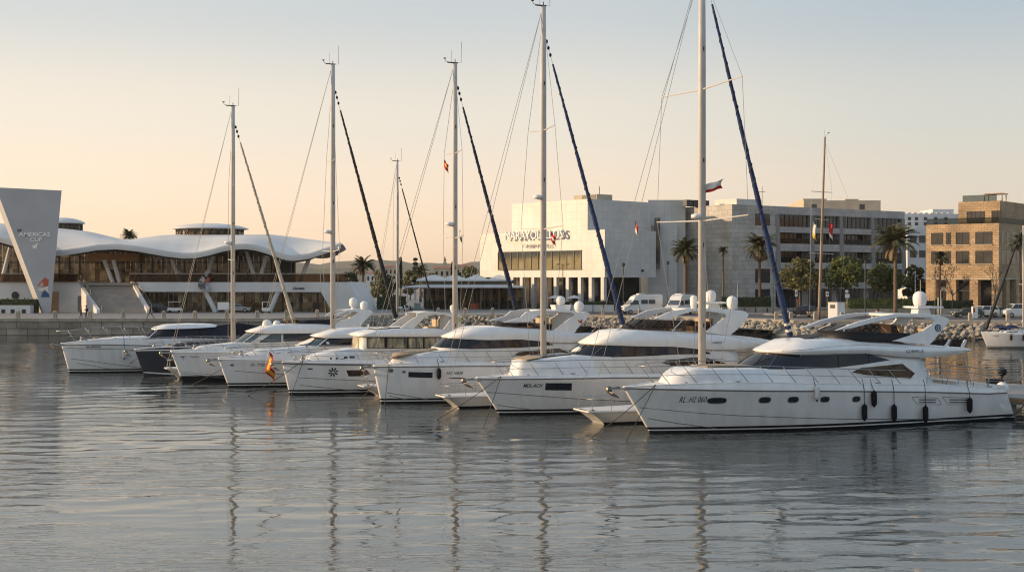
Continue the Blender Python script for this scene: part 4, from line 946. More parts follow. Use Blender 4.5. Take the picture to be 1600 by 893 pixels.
S3 = sailboat('sailing yacht with tall mast and rolled navy headsail, beside the pilothouse motorboat', x, y, 711, 99, half=1.1, Ls=11.6, tip=1.2, deck=.8, foot_u=834, stay_v=132, sail='sail_navy', sail_r=.19, spreaders=((240, 1.8), (372, 2.0)), radome=350, mastr=.15)
x, y = -21.85+3.0*math.cos(YAW), 96.2+3.0*math.sin(YAW)
S4 = sailboat('sailing yacht with tall mast and thick rolled black headsail, behind the low coupe motorboat', x, y, 520, 101, half=.8, Ls=11, tip=1.0, deck=.7, foot_u=639, stay_v=139, sail='sail_black', sail_r=.20, spreaders=((252, 1.4), (393, 2.6)), radome=362, mastr=.165, pushpit=False)
x, y = gapos(279, 591.5)
S5 = sailboat('leftmost sailing yacht, pale rolled headsail and mast rising beside navy canvas', x, y, 364, 166, half=1.1, Ls=10.5, tip=1.0, deck=.9, foot_u=478, stay_v=194, sail='sail_cream', sail_r=.17, spreaders=((291, 1.1), (407, 1.3)), radome=379, mastr=.145)
S6 = sailboat('small distant sailing yacht with thin mast moored beyond the row of motor yachts', -15.2, 139, 621, 252, half=1.3, Ls=9.5, tip=.6, deck=.8, foot_u=692, stay_v=275, sail='sail_black', sail_r=.10, spreaders=((300, .9), (350, 1.0)), mastr=.11, pushpit=False)
# white sailing yacht by the rock bank at the right edge, bow to the left
def right_sloop():
    B = Boat('sailing_yacht', 'white sailing yacht at the right edge with its bow towards the rock bank', 'sailboat', 1543, 544, G_SY, yaw=R(8))
    B.hull(1.7, (1533, 519.5), [(1533, 519.5), (1570, 521), (1640, 523)], [(1533.5, 518), (1570, 519.5), (1640, 521)], 12, rubr=.02, band=((-9, .10), (.16, .26)), rubmat='deck_paint')
    B.htext('SOLIS', 1552, 1560, 525.5, 2.2)
    H = B.house('coachroof', [([(1556, 522), (1600, 523), (1660, 524)], 1.0, 1.5), ([(1564, 516.5), (1600, 516), (1660, 517)], .8, 1.4)], 'gelcoat', .06)
    H.window('cabin_window', [(1572, 518), (1590, 518), (1590, 520.5), (1571, 520.5)], 'dark_glass')
    k = (1599-CX)/F; ms = (k*B.Y-B.X)/(B.c-B.n*k); Ym = B.Y+ms*B.n; zt = zz(352, Ym)
    g = MB(); g.smooth = True; g.tube([B.V(ms, 0, 1.3), B.V(ms, 0, zt)], .12, 8, .10); g.build('mast', 'mast_pale', B.root)
    g = MB(); g.tube([B.V(ms-.1, 0, zt-.3), B.V(-.3, 0, 1.9)], .014, 4); st = g.build('forestay', 'rig_wire', B.root)
    g = MB(); g.smooth = True; a, b = B.V(ms-.1, 0, zt-.3), B.V(-.3, 0, 1.9); g.tube([a.lerp(b, .06+.92*i/20) for i in range(21)], .1, 7, lambda t: .09+.10*t); g.build('furled_sail', 'sail_black', B.root)
    for sg in (1, -1):
        g = MB(); z = zz(444, Ym); e = B.V(ms+.1, 1.1*sg, z); g.tube([B.V(ms, 0, z), e], .035, 5); g.build('spreader', 'mast_pale', B.root)
        g = MB(); g.tube([B.V(ms+.2, 1.6*sg, 1.6), e, B.V(ms, 0, zt-.3)], .012, 4); g.build('shroud', 'rig_wire', B.root)
    g = MB(); g.smooth = True; g.tube([B.V(ms-.2, 0, 3.0), B.V(ms+4.6, 0, 3.2)], .09, 8); g.build('boom', 'mast_pale', B.root)
    g = MB(); g.smooth = True
    q = [B.V(ms-3.6+i*.5, .15*math.sin(i*2.2), 2.35+.1*math.sin(i*1.7)) for i in range(7)]; g.tube(q, .2, 8, lambda t: .10+.16*math.sin(math.pi*t)); g.build('sail_cover', 'sail_blue', B.root)
    B.rail(.3, 10, 7, .6, 0, 0, True)
    fender(B, 1578.5, 527, 3.6, 9.5, 'left one of two dark fenders on the white sailing yacht at the right edge'); fender(B, 1598, 527.5, 3.6, 9.5, 'right one of two dark fenders on the white sailing yacht at the right edge')
right_sloop()
# ------------------------------------------------------------------ mooring lines from the bows
def bow(B, s, y=.0, dz=.05): return B.W(s, y, B.deckz(max(s, .0))+dz)
def onwater(u, v): p = at(u, v, 1); Y = CZ*F/(v-HV); return Vector((gx(u, Y), Y, -.05))
for B, s, ends, who in ((B8, -.1, ((922, 683, 'left'), (978, 688, 'down')), 'the largest yacht'), (B7, -.2, ((680, 655, 'left'), (755, 668, 'down')), 'the yacht second from the right'), (B6, .4, ((560, 626, 'left'), (601, 632, 'down')), 'the yacht with the tan foredeck cover'),
                        (B5, .8, ((385, 618, 'left'), (455, 617, 'down')), 'the pilothouse motorboat'), (B4, .9, ((297, 601, 'left'), (352, 599, 'down')), 'the low coupe motorboat'), (B3, .6, ((262, 594, 'left'),), 'the yacht with the bird mark'), (B2, .5, ((183, 578, 'left'),), 'the dark hulled motorboat'), (B1, 1.3, ((112, 577, 'down'), (40, 575, 'left')), 'the leftmost yacht')):
    for u, v, how in ends:
        a = bow(B, s, B.edge(max(s, .3))+.05); mooring(a, onwater(u, v), 'dark mooring line slanting left from the bow of %s' % who if how == 'left' else 'dark mooring line dropping steeply from the bow of %s' % who, sag=.12 if how == 'left' else .02)
# ------------------------------------------------------------------ flags
def flag(label, p, w, h, bands, vertical=False, droop=.5, skew=.0, sx=1):
    """cloth hanging from p; bands: (from, to, material) across its height"""
    o = thing('flag', label, 'flag', p)
    for f0, f1, m in bands:
        g = MB(); g.smooth = True; rows = []
        for i in range(9):
            t = i/8; r = []
            for j in range(5):
                f = lerp(f0, f1, j/4)
                x = sx*w*t*(1-droop*.6); z = -h*f-droop*w*t*.9+skew*t; y = .20*w*math.sin(t*6+f*2.6); z += .05*h*math.sin(t*8+f*2); x *= 1-.12*t*math.sin(f*3)
                r.append((x, y, z))
            rows.append(r)
        g.loft(rows, closed=False); g.build('stripe', m, o, norm=False)
    return o
def stand(p, L, o, r=.02): 
    g = MB(); g.tube([(0, 0, .1), (0, 0, -L)], r, 6); g.build('staff', 'steel', o)
p = B4.W(B4.hp(426, 580)[0], 0, 0); q = at(420, 549, p.y-2.3)
f = flag('red and yellow national flag drooping beside the bow of the low coupe motorboat', q, 1.7, .95, ((0, .27, 'red_flag'), (.27, .73, 'yellow_flag'), (.73, 1, 'red_flag')), droop=.8); f.rotation_euler = (0, R(15), R(-20)); stand(q, .9, f)
flag('small red and yellow pennant high on the shroud of the mast beside pilothouse boat', at(694, 249, S3.Ym-.3), .6, .55, ((0, .3, 'red_flag'), (.3, .6, 'yellow_flag'), (.6, 1, 'red_flag')), droop=.8)
flag('white flag with red lower edge flying from the thickest mast', at(1103, 288, S1.Ym), .8, .5, ((0, .68, 'white_flag'), (.68, 1, 'red_flag')), droop=-.42)
flag('red and white flag hanging before the raised letters on the white building', at(861, 362, S2.Ym-.6), .55, .6, ((0, .4, 'red_flag'), (.4, .62, 'white_flag'), (.62, 1, 'red_flag')), droop=.7)
flag('dark red and white flag at the left spreader end of the thickest mast', at(993, 343, S1.Ym-2), .45, .7, ((0, .6, 'red_flag'), (.6, 1, 'white_flag')), droop=1.1)
flag('green and white courtesy flag below the radome of the mast beside the pilothouse boat', at(718, 358, S3.Ym-.5), .5, .6, ((0, .5, 'white_flag'), (.5, 1, 'green_flag')), droop=1.0)
flag('pale blue and white flag on the mast with the black rolled sail', at(527, 383, S4.Ym-.5), .3, .45, ((0, .5, 'white_flag'), (.5, 1, 'blue_flag')), droop=.6)
# ------------------------------------------------------------------ quay, road, hills
panels('quay_stone', (.42, .36, .285), (.31, .27, .215), (.11, .095, .075), 2.9, .92, .05, .5, .85, .55, .8, .35)
panels('quay_paving', (.27, .26, .25), (.235, .23, .225), (.17, .165, .16), 1.2, 1.2, .012, .5, .75, .25, .1, .25)
mat('coping_stone', (.44, .38, .30), .8, var=.4, scale=.9, bump=.2)
mat('asphalt', (.075, .075, .078), .85, var=.3, scale=.5, bump=.1, bscale=30)
mat('kerb_stone', (.42, .40, .36), .8, var=.25, scale=1.5)
mat('rock_dry', (.42, .365, .295), .9, var=.55, scale=.55, bump=.6, bscale=5)
m = M['rock_dry'].copy(); M['rock'] = m; m.name = 'rock'; nt = m.node_tree; bs = nt.nodes['Principled BSDF']; src = bs.inputs['Base Color'].links[0].from_socket
ge = nt.nodes.new('ShaderNodeNewGeometry'); sx = nt.nodes.new('ShaderNodeSeparateXYZ'); nt.links.new(ge.outputs['Position'], sx.inputs['Vector'])
mr = nt.nodes.new('ShaderNodeMapRange'); mr.inputs['From Min'].default_value = .25; mr.inputs['From Max'].default_value = .6; mr.inputs['To Min'].default_value = .22; mr.inputs['To Max'].default_value = 1; nt.links.new(sx.outputs['Z'], mr.inputs['Value'])
mx = nt.nodes.new('ShaderNodeMix'); mx.data_type = 'RGBA'; mx.blend_type = 'MULTIPLY'; mx.inputs[0].default_value = 1; nt.links.new(src, mx.inputs[6]); nt.links.new(mr.outputs['Result'], mx.inputs[7]); nt.links.new(mx.outputs[2], bs.inputs['Base Color'])   # weed and wet below the tide mark
mat('hill_scrub', (.085, .085, .055), .95, col2=(.14, .115, .08), scale=.012, detail=10)
mat('white_render', (.66, .655, .64), .7, var=.14, scale=.25)
mat('roof_membrane', (.66, .65, .63), .5, var=.16, scale=.12, bump=.04, bscale=.4)
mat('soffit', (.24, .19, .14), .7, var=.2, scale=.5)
mat('pylon_grey', (.43, .43, .44), .65, var=.12, scale=.2)
mat('pylon_side', (.50, .43, .36), .7, var=.15, scale=.3)
mat('stair_stone', (.36, .32, .28), .8, var=.2, scale=.8)
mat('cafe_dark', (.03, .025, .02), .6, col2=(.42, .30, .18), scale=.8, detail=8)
mat('window_dark', (.014, .016, .020), .06, spec=.55, col2=(.05, .05, .05), scale=.35)
mat('window_bronze', (.20, .205, .165), .08, metal=.85, var=.35, scale=.5)
mat('pavilion_glass', (.016, .014, .012), .06, spec=.35, col2=(.22, .15, .08), scale=.42, stretch=(1, 1, .7), detail=10)  # warm blotches put interior light and reflections into the glass colour
glass('rail_glass', (.62, .47, .34), .30, .08)
glass('balcony_glass', (.66, .70, .68), .28, .05)
mat('mullion', (.03, .03, .03), .5)
mat('canopy', (.62, .62, .61), .7, var=.15, scale=.4)
mat('wood_panel', (.40, .25, .13), .6, var=.25, scale=.6)
mat('concrete', (.33, .31, .285), .85, var=.3, scale=.6, bump=.2)
panels('museum_clad', (.61, .59, .555), (.56, .54, .51), (.43, .41, .375), 1.32, 1.32, .022, 0, .45, .2, .15, .12)
panels('stone_clad', (.53, .50, .45), (.44, .41, .37), (.27, .25, .225), 1.7, .85, .03, .5, .7, .38, .2, .22)
panels('gray_clad', (.46, .45, .435), (.40, .39, .38), (.27, .265, .26), 1.6, .8, .025, .5, .7, .35, .2, .25)
panels('sand_brick', (.56, .39, .225), (.45, .315, .185), (.22, .16, .105), .95, .42, .03, .5, .85, .45, .3, .3)
mat('beige_wall', (.52, .44, .33), .8, var=.2, scale=.3)
mat('roof_tile', (.33, .15, .09), .85, var=.3, scale=1)

EDGE = [(-420, 176), (gx(0, 177), 177), (gx(430, 178), 178), (gx(520, 186), 187), (gx(600, 195), 195), (gx(900, 195), 195), (gx(1090, 184), 184), (gx(1240, 171), 171), (gx(1600, 166.5), 166.5), (420, 150)]
g = MB()
rows = [[(x, y, GZ) for x, y in EDGE], [(x*1.15, 300, GZ) for x, y in EDGE], [(x*4, 1200, GZ) for x, y in EDGE], [(x*16, 7000, GZ) for x, y in EDGE]]
g.loft(rows, closed=False); tag(g.build('quay_ground', 'quay_paving', uv=True), kind='structure')
g = MB()
g.loft([[(x, y, -2) for x, y in EDGE], [(x, y, GZ-.35) for x, y in EDGE]], closed=False)
o = tag(g.build('quay_wall', 'quay_stone', uv=True), kind='structure')
g = MB()
def off(poly, d):
    out = []
    for i, p in enumerate(poly):
        a = Vector(poly[max(0, i-1)]); b = Vector(poly[min(len(poly)-1, i+1)]); t = (b-a).normalized(); out.append((p[0]+t.y*d, p[1]-t.x*d))
    return out
f0, f1 = off(EDGE, .10), off(EDGE, -.85)
g.loft([[(x, y, GZ-.36) for x, y in f0], [(x, y, GZ+.10) for x, y in f0], [(x, y, GZ+.10) for x, y in f1], [(x, y, GZ-.1) for x, y in f1]], closed=False)
tag(g.build('quay_coping', 'coping_stone'), kind='structure')
RD = [(gx(905, 199), 199), (gx(1090, 192), 192), (gx(1250, 178.5), 178.5), (gx(1600, 174), 174), (200, 165)]
RB = [(gx(905, 212), 212), (gx(1090, 207), 207), (gx(1250, 194), 194), (gx(1600, 189.5), 189.5), (200, 182)]
g = MB(); g.loft([[(x, y, GZ+.004) for x, y in RD], [(x, y, GZ+.004) for x, y in RB]], closed=False); tag(g.build('road', 'asphalt'), kind='structure')
g = MB(); k1 = off(RB, -.35); g.loft([[(x, y, GZ-.05) for x, y in RB], [(x, y, GZ+.14) for x, y in RB], [(x, y, GZ+.14) for x, y in k1], [(x, y, GZ-.05) for x, y in k1]], closed=False); tag(g.build('kerb', 'kerb_stone'), kind='structure')
g = MB()
m0, m1 = off(RD, -7.4), off(RD, -7.55)
for (a, b), (c, d) in zip(zip(m0, m0[1:]), zip(m1, m1[1:])):
    n = max(1, int((Vector(b)-Vector(a)).length/4))
    for i in range(n):
        L = lambda p, q, t: (lerp(p[0], q[0], t), lerp(p[1], q[1], t), GZ+.009)
        g.quad(L(a, b, i/n), L(a, b, (i+.5)/n), L(c, d, (i+.5)/n), L(c, d, i/n))
mat('road_paint', (.62, .61, .58), .7, var=.3, scale=3); tag(g.build('road_markings', 'road_paint'), kind='structure')
# hills far behind
def hills(name, Y, prof, depth, seed):
    r = random.Random(seed); g = MB(); g.smooth = True; rows = []
    us = list(range(-400, 2001, 12)); ph = [r.uniform(0, 6) for _ in range(6)]
    def z(u): return max(GZ+1, zz(interp(u, prof), Y)+Y*.0009*(math.sin(u*.05+ph[0])+.7*math.sin(u*.11+ph[1])+.5*math.sin(u*.23+ph[2])+.35*math.sin(u*.6+ph[3])))
    for j, f in enumerate((0, .25, .5, .75, 1, .7, 0)):
        rows.append([(gx(u, Y)*(1+.08*j), Y+depth*(j-4)/4, lerp(GZ-2, z(u), f)+(.04*(z(u))*math.sin(u*.13+j*2) if 0 < f < 1 else 0)) for u in us])
    g.loft(rows, closed=False); tag(g.build(name, 'hill_scrub'), kind='structure')
hills('hills', 3300, [(-400, 416), (450, 413), (540, 410), (620, 407.5), (680, 409), (760, 411), (1000, 414), (2000, 418)], 900, 1)
hills('foothills', 1500, [(-400, 424), (450, 423), (540, 421), (600, 420), (660, 424), (760, 424), (1000, 426), (2000, 428)], 400, 5)

# ------------------------------------------------------------------ rock bank
rr = random.Random(11)
def rock_mesh(i):
    bm = bmesh.new(); bmesh.ops.create_icosphere(bm, subdivisions=2, radius=.5)
    ph = [Vector((rr.uniform(-1, 1), rr.uniform(-1, 1), rr.uniform(-1, 1))).normalized() for _ in range(9)]; lim = [rr.uniform(.20, .38) for _ in ph]
    for v in bm.verts:
        for n, l in zip(ph, lim):
            d = v.co.dot(n)
            if d > l: v.co -= n*(d-l)*.92
        v.co += Vector((rr.uniform(-1, 1), rr.uniform(-1, 1), rr.uniform(-1, 1)))*.012
        v.co.z *= .8
    me = bpy.data.meshes.new('boulder'); bm.to_mesh(me); bm.free(); me.materials.append(M['rock']); return me
ROCKS = [rock_mesh(i) for i in range(12)]
def bank_pts(u0, u1, sp):
    """points scattered over the sloping bank between two bearings"""
    pts = []
    for (x0, y0), (x1, y1) in zip(EDGE, EDGE[1:]):
        L = math.hypot(x1-x0, y1-y0); t = Vector(((x1-x0)/L, (y1-y0)/L)); n = Vector((t.y, -t.x))
        for i in range(int(L/sp)):
            for j in range(int(7.2/sp)):
                s = (i+rr.uniform(.1, .9))*sp; d = .35+(j+rr.uniform(.1, .9))*sp
                p = Vector((x0, y0))+t*s+n*d; u = CX+p.x/p.y*F
                if u0 <= u < u1: pts.append((p.x, p.y, lerp(2.0, -.25, min(1, d/6.6))+rr.uniform(-.12, .14)))
    return pts
near = bank_pts(1165, 1620, .60); rr.shuffle(near)
extra = near[300:]; near = near[:300]
for x, y, z in near:
    o = bpy.data.objects.new('boulder', rr.choice(ROCKS)); COL.objects.link(o); o.location = (x, y, z)
    o.rotation_euler = (rr.uniform(0, 6.28), rr.uniform(-.7, .7), rr.uniform(0, 6.28)); s = rr.uniform(.6, 1.2); o.scale = (s, s*rr.uniform(.8, 1.1), s*rr.uniform(.7, 1))
    tag(o, 'pale angular boulder in the rock bank along the quay edge by the road', 'boulder', 'boulders of the rock bank')
g = MB()
for x, y, z in bank_pts(545, 1165, .60)+extra:
    me = rr.choice(ROCKS); s = rr.uniform(.55, 1.15); a = rr.uniform(0, 6.28); mtx = Matrix.Rotation(a, 3, 'Z') @ Matrix.Rotation(rr.uniform(0, 6.28), 3, 'X')
    g.add([Vector((x, y, z))+(mtx @ v.co)*s for v in me.vertices], [tuple(p.vertices) for p in me.polygons])
tag(g.build('rock_bank', 'rock', norm=False), 'rough grey boulders piled against the quay behind the middle yachts', 'boulders', kind='stuff')
g = MB(); o1, o2 = off(EDGE[3:], .1), off(EDGE[3:], 7.4)
g.loft([[(x, y, 1.75) for x, y in o1], [(x, y, -.9) for x, y in o2]], closed=False); tag(g.build('bank_core', 'rock'), kind='structure')

# ------------------------------------------------------------------ pier behind the sterns
def pier():
    d = Vector((-.75, .66)); n = Vector((.66, .75)); a = Vector((28.4, 73.6)); o = thing('pier', 'concrete pier at the stern of the largest yacht, on square piles', 'pier', (a.x, a.y, 0))
    g = MB(); q = [a-d*26, a+d*66, a+d*66+n*9.5, a-d*26+n*9.5]; g.prism([tuple(p-a) for p in q], .72, 1.12); g.build('deck_slab', 'concrete', o)
    for i in range(-5, 14):
        for w in (.5, 8.6):
            p = d*(i*4.8)+n*w; m = MB(); m.box(p.x-.3, p.x+.3, p.y-.3, p.y+.3, -1.5, .72); m.build('pile', 'concrete', o)
    g = MB(); q = [a-d*26-n*.12, a+d*66-n*.12, a+d*66, a-d*26]; g.prism([tuple(p-a) for p in q], .85, 1.06); g.build('timber_fender', 'teak', o)
    return a, d, n
PA, PD, PN = pier()
p = at(1566, 598, 76.5); o = thing('outboard_engine', 'black outboard engine stowed on a stand at the pier edge', 'outboard engine', (p.x, p.y, 1.12))
g = MB(); g.smooth = True; g.ell((0, 0, 1.25), .30, .22, .26, 12, 8); g.build('cowling', 'black_plastic', o)
g = MB(); g.tube([(0, 0, 1.1), (-.05, 0, .35)], .10, 8, .06); g.box(-.25, .1, -.03, .03, .3, .36); g.build('leg', 'black_plastic', o)
g = MB(); g.tube([(.25, .2, 0), (0, .1, .9), (0, -.1, .9), (.25, -.2, 0)], .035, 5); g.tube([(-.3, 0, 0), (0, 0, .9)], .035, 5); g.build('stand', 'steel', o)
p = at(1566, 612, 74.5); o = thing('fuel_float', 'round pale buoy fender lying on the pier beside the outboard engine', 'buoy', (p.x, p.y, 1.12))
g = MB(); g.smooth = True; g.ell((0, 0, .42), .36, .36, .40, 14, 10); g.build('float', 'dome_white', o); g = MB(); g.lathe([(.1, .78), (.1, .9), (.04, .95)], (0, 0, 0), 8); g.build('rope_eye', 'black_plastic', o)
p = at(1553, 606, 75); o = thing('pier_box', 'dark navy storage box on the pier beside the pale buoy', 'box', (p.x, p.y, 1.12))
g = MB(); g.box(-.35, .35, -.3, .3, 0, .85); g.build('body', 'canvas_navy', o, bevel=.04); g = MB(); g.box(-.38, .38, -.33, .33, .85, .93); g.build('lid', 'canvas_navy', o, bevel=.03)
pts = [at(1600, 632, 71), at(1585, 634, 71), at(1575, 640, 71), at(1568, 650, 72)]
mooring(pts[0]+Vector((0, 0, .0)), pts[3], 'dark stern line drooping from the pier edge to the swim platform of the largest yacht', .03, .25)

# ------------------------------------------------------------------ pavilion on the left
def slabY(g, pts, Y, depth):
    g.extrude([at(u, v, Y) for u, v in pts], (0, depth, 0))
PV = thing('pavilion', 'white waterfront pavilion with wavy roof, glass upper floor and broad outside stairs', 'building', (gx(270, 214), 214, GZ))
def part(name, m, build, uv=False, parent=None, root=None, bevel=0):
    g = MB(); build(g); o = g.build(name, m, None, uv=uv, bevel=bevel)
    r = root or PV; o.parent = parent or r
    off_ = Vector(r.location); 
    if parent is None: o.data.transform(Matrix.Translation(-off_))
    else: o.data.transform(Matrix.Translation(-off_))
    return o
part('lower_wall', 'white_render', lambda g: slabY(g, [(-60, 439.5), (121, 439.5), (151, 488), (-60, 488)], 214, 14))
part('end_wall', 'white_render', lambda g: slabY(g, [(500, 440.5), (542, 441.5), (568, 489), (520, 489), (502, 457)], 213, 26))
part('terrace_fascia', 'white_render', lambda g: slabY(g, [(214, 440.5), (501, 440.7), (501, 456), (224, 455.6)], 213.02, 1.5))
part('terrace_floor', 'stair_stone', lambda g: g.prism([(gx(-60, 214), 215), (gx(501, 214), 215), (gx(520, 226), 240), (gx(-60, 214), 240)], zz(441.5, 214)-.5, zz(441.5, 214)-.02))
mat('pane_lit_amber', (.34, .25, .14), .08, spec=.35, col2=(.03, .022, .015), scale=.9, detail=10); mat('pane_lit_pale', (.62, .50, .31), .1, spec=.35, col2=(.10, .075, .045), scale=.8, detail=10)  # amber and pale tones paint interior light and reflections onto the panes
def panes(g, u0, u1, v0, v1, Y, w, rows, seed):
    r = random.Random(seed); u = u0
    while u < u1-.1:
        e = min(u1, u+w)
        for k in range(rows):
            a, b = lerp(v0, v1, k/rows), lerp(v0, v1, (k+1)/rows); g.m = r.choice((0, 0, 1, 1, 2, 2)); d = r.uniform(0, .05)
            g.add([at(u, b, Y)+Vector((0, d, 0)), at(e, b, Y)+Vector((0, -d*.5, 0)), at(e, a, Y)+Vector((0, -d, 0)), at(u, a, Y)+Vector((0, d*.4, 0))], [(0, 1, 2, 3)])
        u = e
PANES = ['pavilion_glass', 'pane_lit_amber', 'pane_lit_pale']
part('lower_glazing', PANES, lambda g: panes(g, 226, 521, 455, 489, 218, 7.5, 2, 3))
for u in (232, 262, 292, 322, 352, 382, 412, 442, 470, 496): part('mullion', 'mullion', lambda g: slabY(g, [(u-.8, 456), (u+.8, 456), (u+.8, 488.5), (u-.8, 488.5)], 217.8, .2))
for a, b in (((319.5, 452), (337, 487.5)), ((436, 452), (421, 487.5))): part('slanted_strut', 'white_render', lambda g: g.tube([at(*a, 213.6), at(*b, 213.6)], .42, 8))
for u0, u1, v0, v1, m in ((80, 91.5, 455.5, 487.6, 'wood_panel'), (121.5, 130, 462, 487.6, 'line_grey'), (107, 113, 476, 487.6, 'white_render')): part('door', m, lambda g: slabY(g, [(u0, v0), (u1, v0), (u1, v1), (u0, v1)], 213.9, .2), bevel=.02)
part('round_sign', 'ink', lambda g: g.lathe([(.01, -.06), (.62, -.06), (.62, .0)], at(24, 461, 213.95), 24, 'y'))
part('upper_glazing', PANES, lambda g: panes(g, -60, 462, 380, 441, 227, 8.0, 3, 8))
for u in list(range(-20, 130, 16))+list(range(220, 460, 17)): part('mullion', 'mullion', lambda g: slabY(g, [(u-.7, 384), (u+.7, 384), (u+.7, 441), (u-.7, 441)], 226.8, .2))
part('transom', 'mullion', lambda g: slabY(g, [(-60, 409), (462, 409), (462, 410.5), (-60, 410.5)], 226.75, .2))
part('lintel_panel', 'wood_panel', lambda g: slabY(g, [(135, 396), (217, 396), (217, 408.5), (135, 408.5)], 224, .6))
part('end_panel', 'mullion', lambda g: slabY(g, [(438, 398), (455, 398), (455, 441), (438, 441)], 224, .4))
for a, b in (((333, 399), (321, 441)), ((268, 401), (281, 441)), ((384, 389), (400, 441)), ((419, 393), (404, 441)), ((483, 404), (468, 441)), ((16, 386), (2, 441)), ((163, 406), (176, 441)), ((177, 406), (187, 441))): part('slanted_column', 'white_render', lambda g: g.tube([at(*a, 217), at(*b, 217)], .36, 8))
for us in ((-20, 40), (80, 122), (202, 262), (263, 324), (325, 386), (387, 447), (448, 500), (501, 543)):
    o = part('terrace_rail', 'rail_glass', lambda g: slabY(g, [(us[0], 427.5), (us[1], 427.5), (us[1], 440.3), (us[0], 440.3)], 213.6, .04))
    part('handrail', 'steel', lambda g: slabY(g, [(us[0], 426.8), (us[1], 426.8), (us[1], 427.6), (us[0], 427.6)], 213.58, .08), parent=o)
# roof
FE = [(-60, 372), (0, 377), (30, 386), (60, 396), (79, 399), (100, 397.5), (121, 394.6), (151, 389.5), (181, 388), (212, 391), (237, 395.5), (260, 399.5), (286, 402.5), (305, 402), (325, 398), (348, 391.5), (368, 388.3), (385, 388), (400, 390), (414, 394), (434, 401), (447, 405), (458, 406), (470, 405), (483, 403), (510, 394), (533, 386)]
CR = [(-60, 346), (0, 349), (60, 354), (88, 356), (110, 358), (136, 361), (160, 367), (187, 373.5), (205, 374), (227, 371), (250, 367.5), (280, 366), (320, 366.5), (372, 367), (422, 366), (450, 369), (475, 372.5), (505, 376.5), (533, 380.5)]
def roof_pt(u, t, under):
    D = 1-.72*clamp((u-465)/68)**1.6; Yc = 211.5+24.5*D; x = gx(u, 211.5); fe = zz(interp(u, FE), 211.5)+(0 if under else .80); cr = zz(interp(u, CR), Yc)
    e = t*2 if t < .5 else 2-2*t; sm = math.sin(min(1, e)*math.pi/2)**1.3; back = lerp(fe, cr-3*D, clamp((t-.5)*2)) if t > .5 else fe
    z = lerp(back, cr, sm)-((1.0*(1-.7*(abs(t-.5)*2))*D*D+.15*D)*(1 if u < 530 else .1) if under else 0)
    return Vector((lerp(x, gx(u, Yc), min(1, t*2)), 211.5+49*t*D, z))
def roof(g, under):
    g.smooth = True
    g.loft([[roof_pt(lerp(-60, 512 if under else 533, i/110), j/12, under) for i in range(111)] for j in range(13)], closed=False)
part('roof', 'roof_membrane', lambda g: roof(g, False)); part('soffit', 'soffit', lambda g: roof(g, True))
part('roof_end', 'roof_membrane', lambda g: g.loft([[roof_pt(533, j/12, k) for j in range(13)] for k in (False, True)], closed=False))
def fascia(g):
    g.smooth = True; us = [lerp(-60, 533, i/110) for i in range(111)]
    g.loft([[Vector((gx(u, 211.5), 211.5, zz(interp(u, FE), 211.5)-.15)) for u in us], [Vector((gx(u, 211.5), 211.35, zz(interp(u, FE), 211.5)+.4)) for u in us], [Vector((gx(u, 211.5), 211.5, zz(interp(u, FE), 211.5)+.81)) for u in us]], closed=False)
part('roof_edge', 'roof_membrane', fascia)
for u, v, ru, Yd in ((328, 362.5, 60, 238), (98, 353.5, 34, 238)):
    def lattice(g):
        c = at(u, v, Yd); r = ru*.86*Yd/F
        for k in range(26): a = 2*math.pi*k/26; b = a+.24; g.tube([(c.x+r*math.cos(a), c.y+r*math.sin(a), c.z-1.2), (c.x+r*math.cos(b), c.y+r*math.sin(b), c.z+.75)], .10, 4); g.tube([(c.x+r*math.cos(b), c.y+r*math.sin(b), c.z-1.2), (c.x+r*math.cos(a), c.y+r*math.sin(a), c.z+.75)], .10, 4)
    def cap(g): g.smooth = True; c = at(u, v, Yd); r = ru*Yd/F; g.lathe([(r*.9, .45), (r, .55), (r*.97, .72), (r*.8, 1.1), (r*.55, 1.4), (r*.25, 1.58), (.01, 1.62)], c, 32)
    o = part('roof_lantern', 'roof_membrane', cap); part('lattice', 'mullion', lattice, parent=o)
    part('lantern_glass', 'pavilion_glass', lambda g: g.lathe([(ru*.80*Yd/F, -1.2), (ru*.80*Yd/F, .6)], at(u, v, Yd), 24), parent=o)
part('roof_camera', 'black_plastic', lambda g: g.lathe([(.01, -.3), (.32, -.2), (.32, .2), (.01, .3)], at(265, 385.5, 219), 10))
# stairs
def stairs(g):
    N = 22
    for i in range(N):
        t = i/N; v0 = lerp(488, 440, t); Y = lerp(206.5, 217, t); z1 = lerp(GZ, zz(441.5, 214), (i+1)/N)
        a, b = gx(lerp(152, 122, t), Y), gx(lerp(229, 203, t), Y); g.box(a, b, Y, 218, GZ+i*(z1-GZ)/(i+1)*.999, z1)
part('staircase', 'stair_stone', stairs)
for (a, b, nm) in (((118, 440), (151, 488), 'stair_wall'), ((203, 440), (229.5, 488), 'stair_wall')):
    part(nm, 'white_render', lambda g: g.extrude([at(*a, 217)+Vector((0, 0, .35)), at(b[0], b[1], 206.3)+Vector((0, 0, .5)), at(b[0], b[1], 206.3)+Vector((0, 0, -.1)), Vector((gx(a[0], 217), 217, GZ))], (.55, 0, 0)))
    part('stair_rail', 'steel', lambda g: [g.tube([at(*a, 217)+Vector((.8, 0, 1.2)), at(b[0], b[1], 206.3)+Vector((.8, 0, 1.2))], .04, 5)]+[g.tube([at(*a, 217).lerp(at(b[0], b[1], 206.3), k/6)+Vector((.8, 0, -.1)), at(*a, 217).lerp(at(b[0], b[1], 206.3), k/6)+Vector((.8, 0, 1.2))], .03, 4) for k in range(7)])
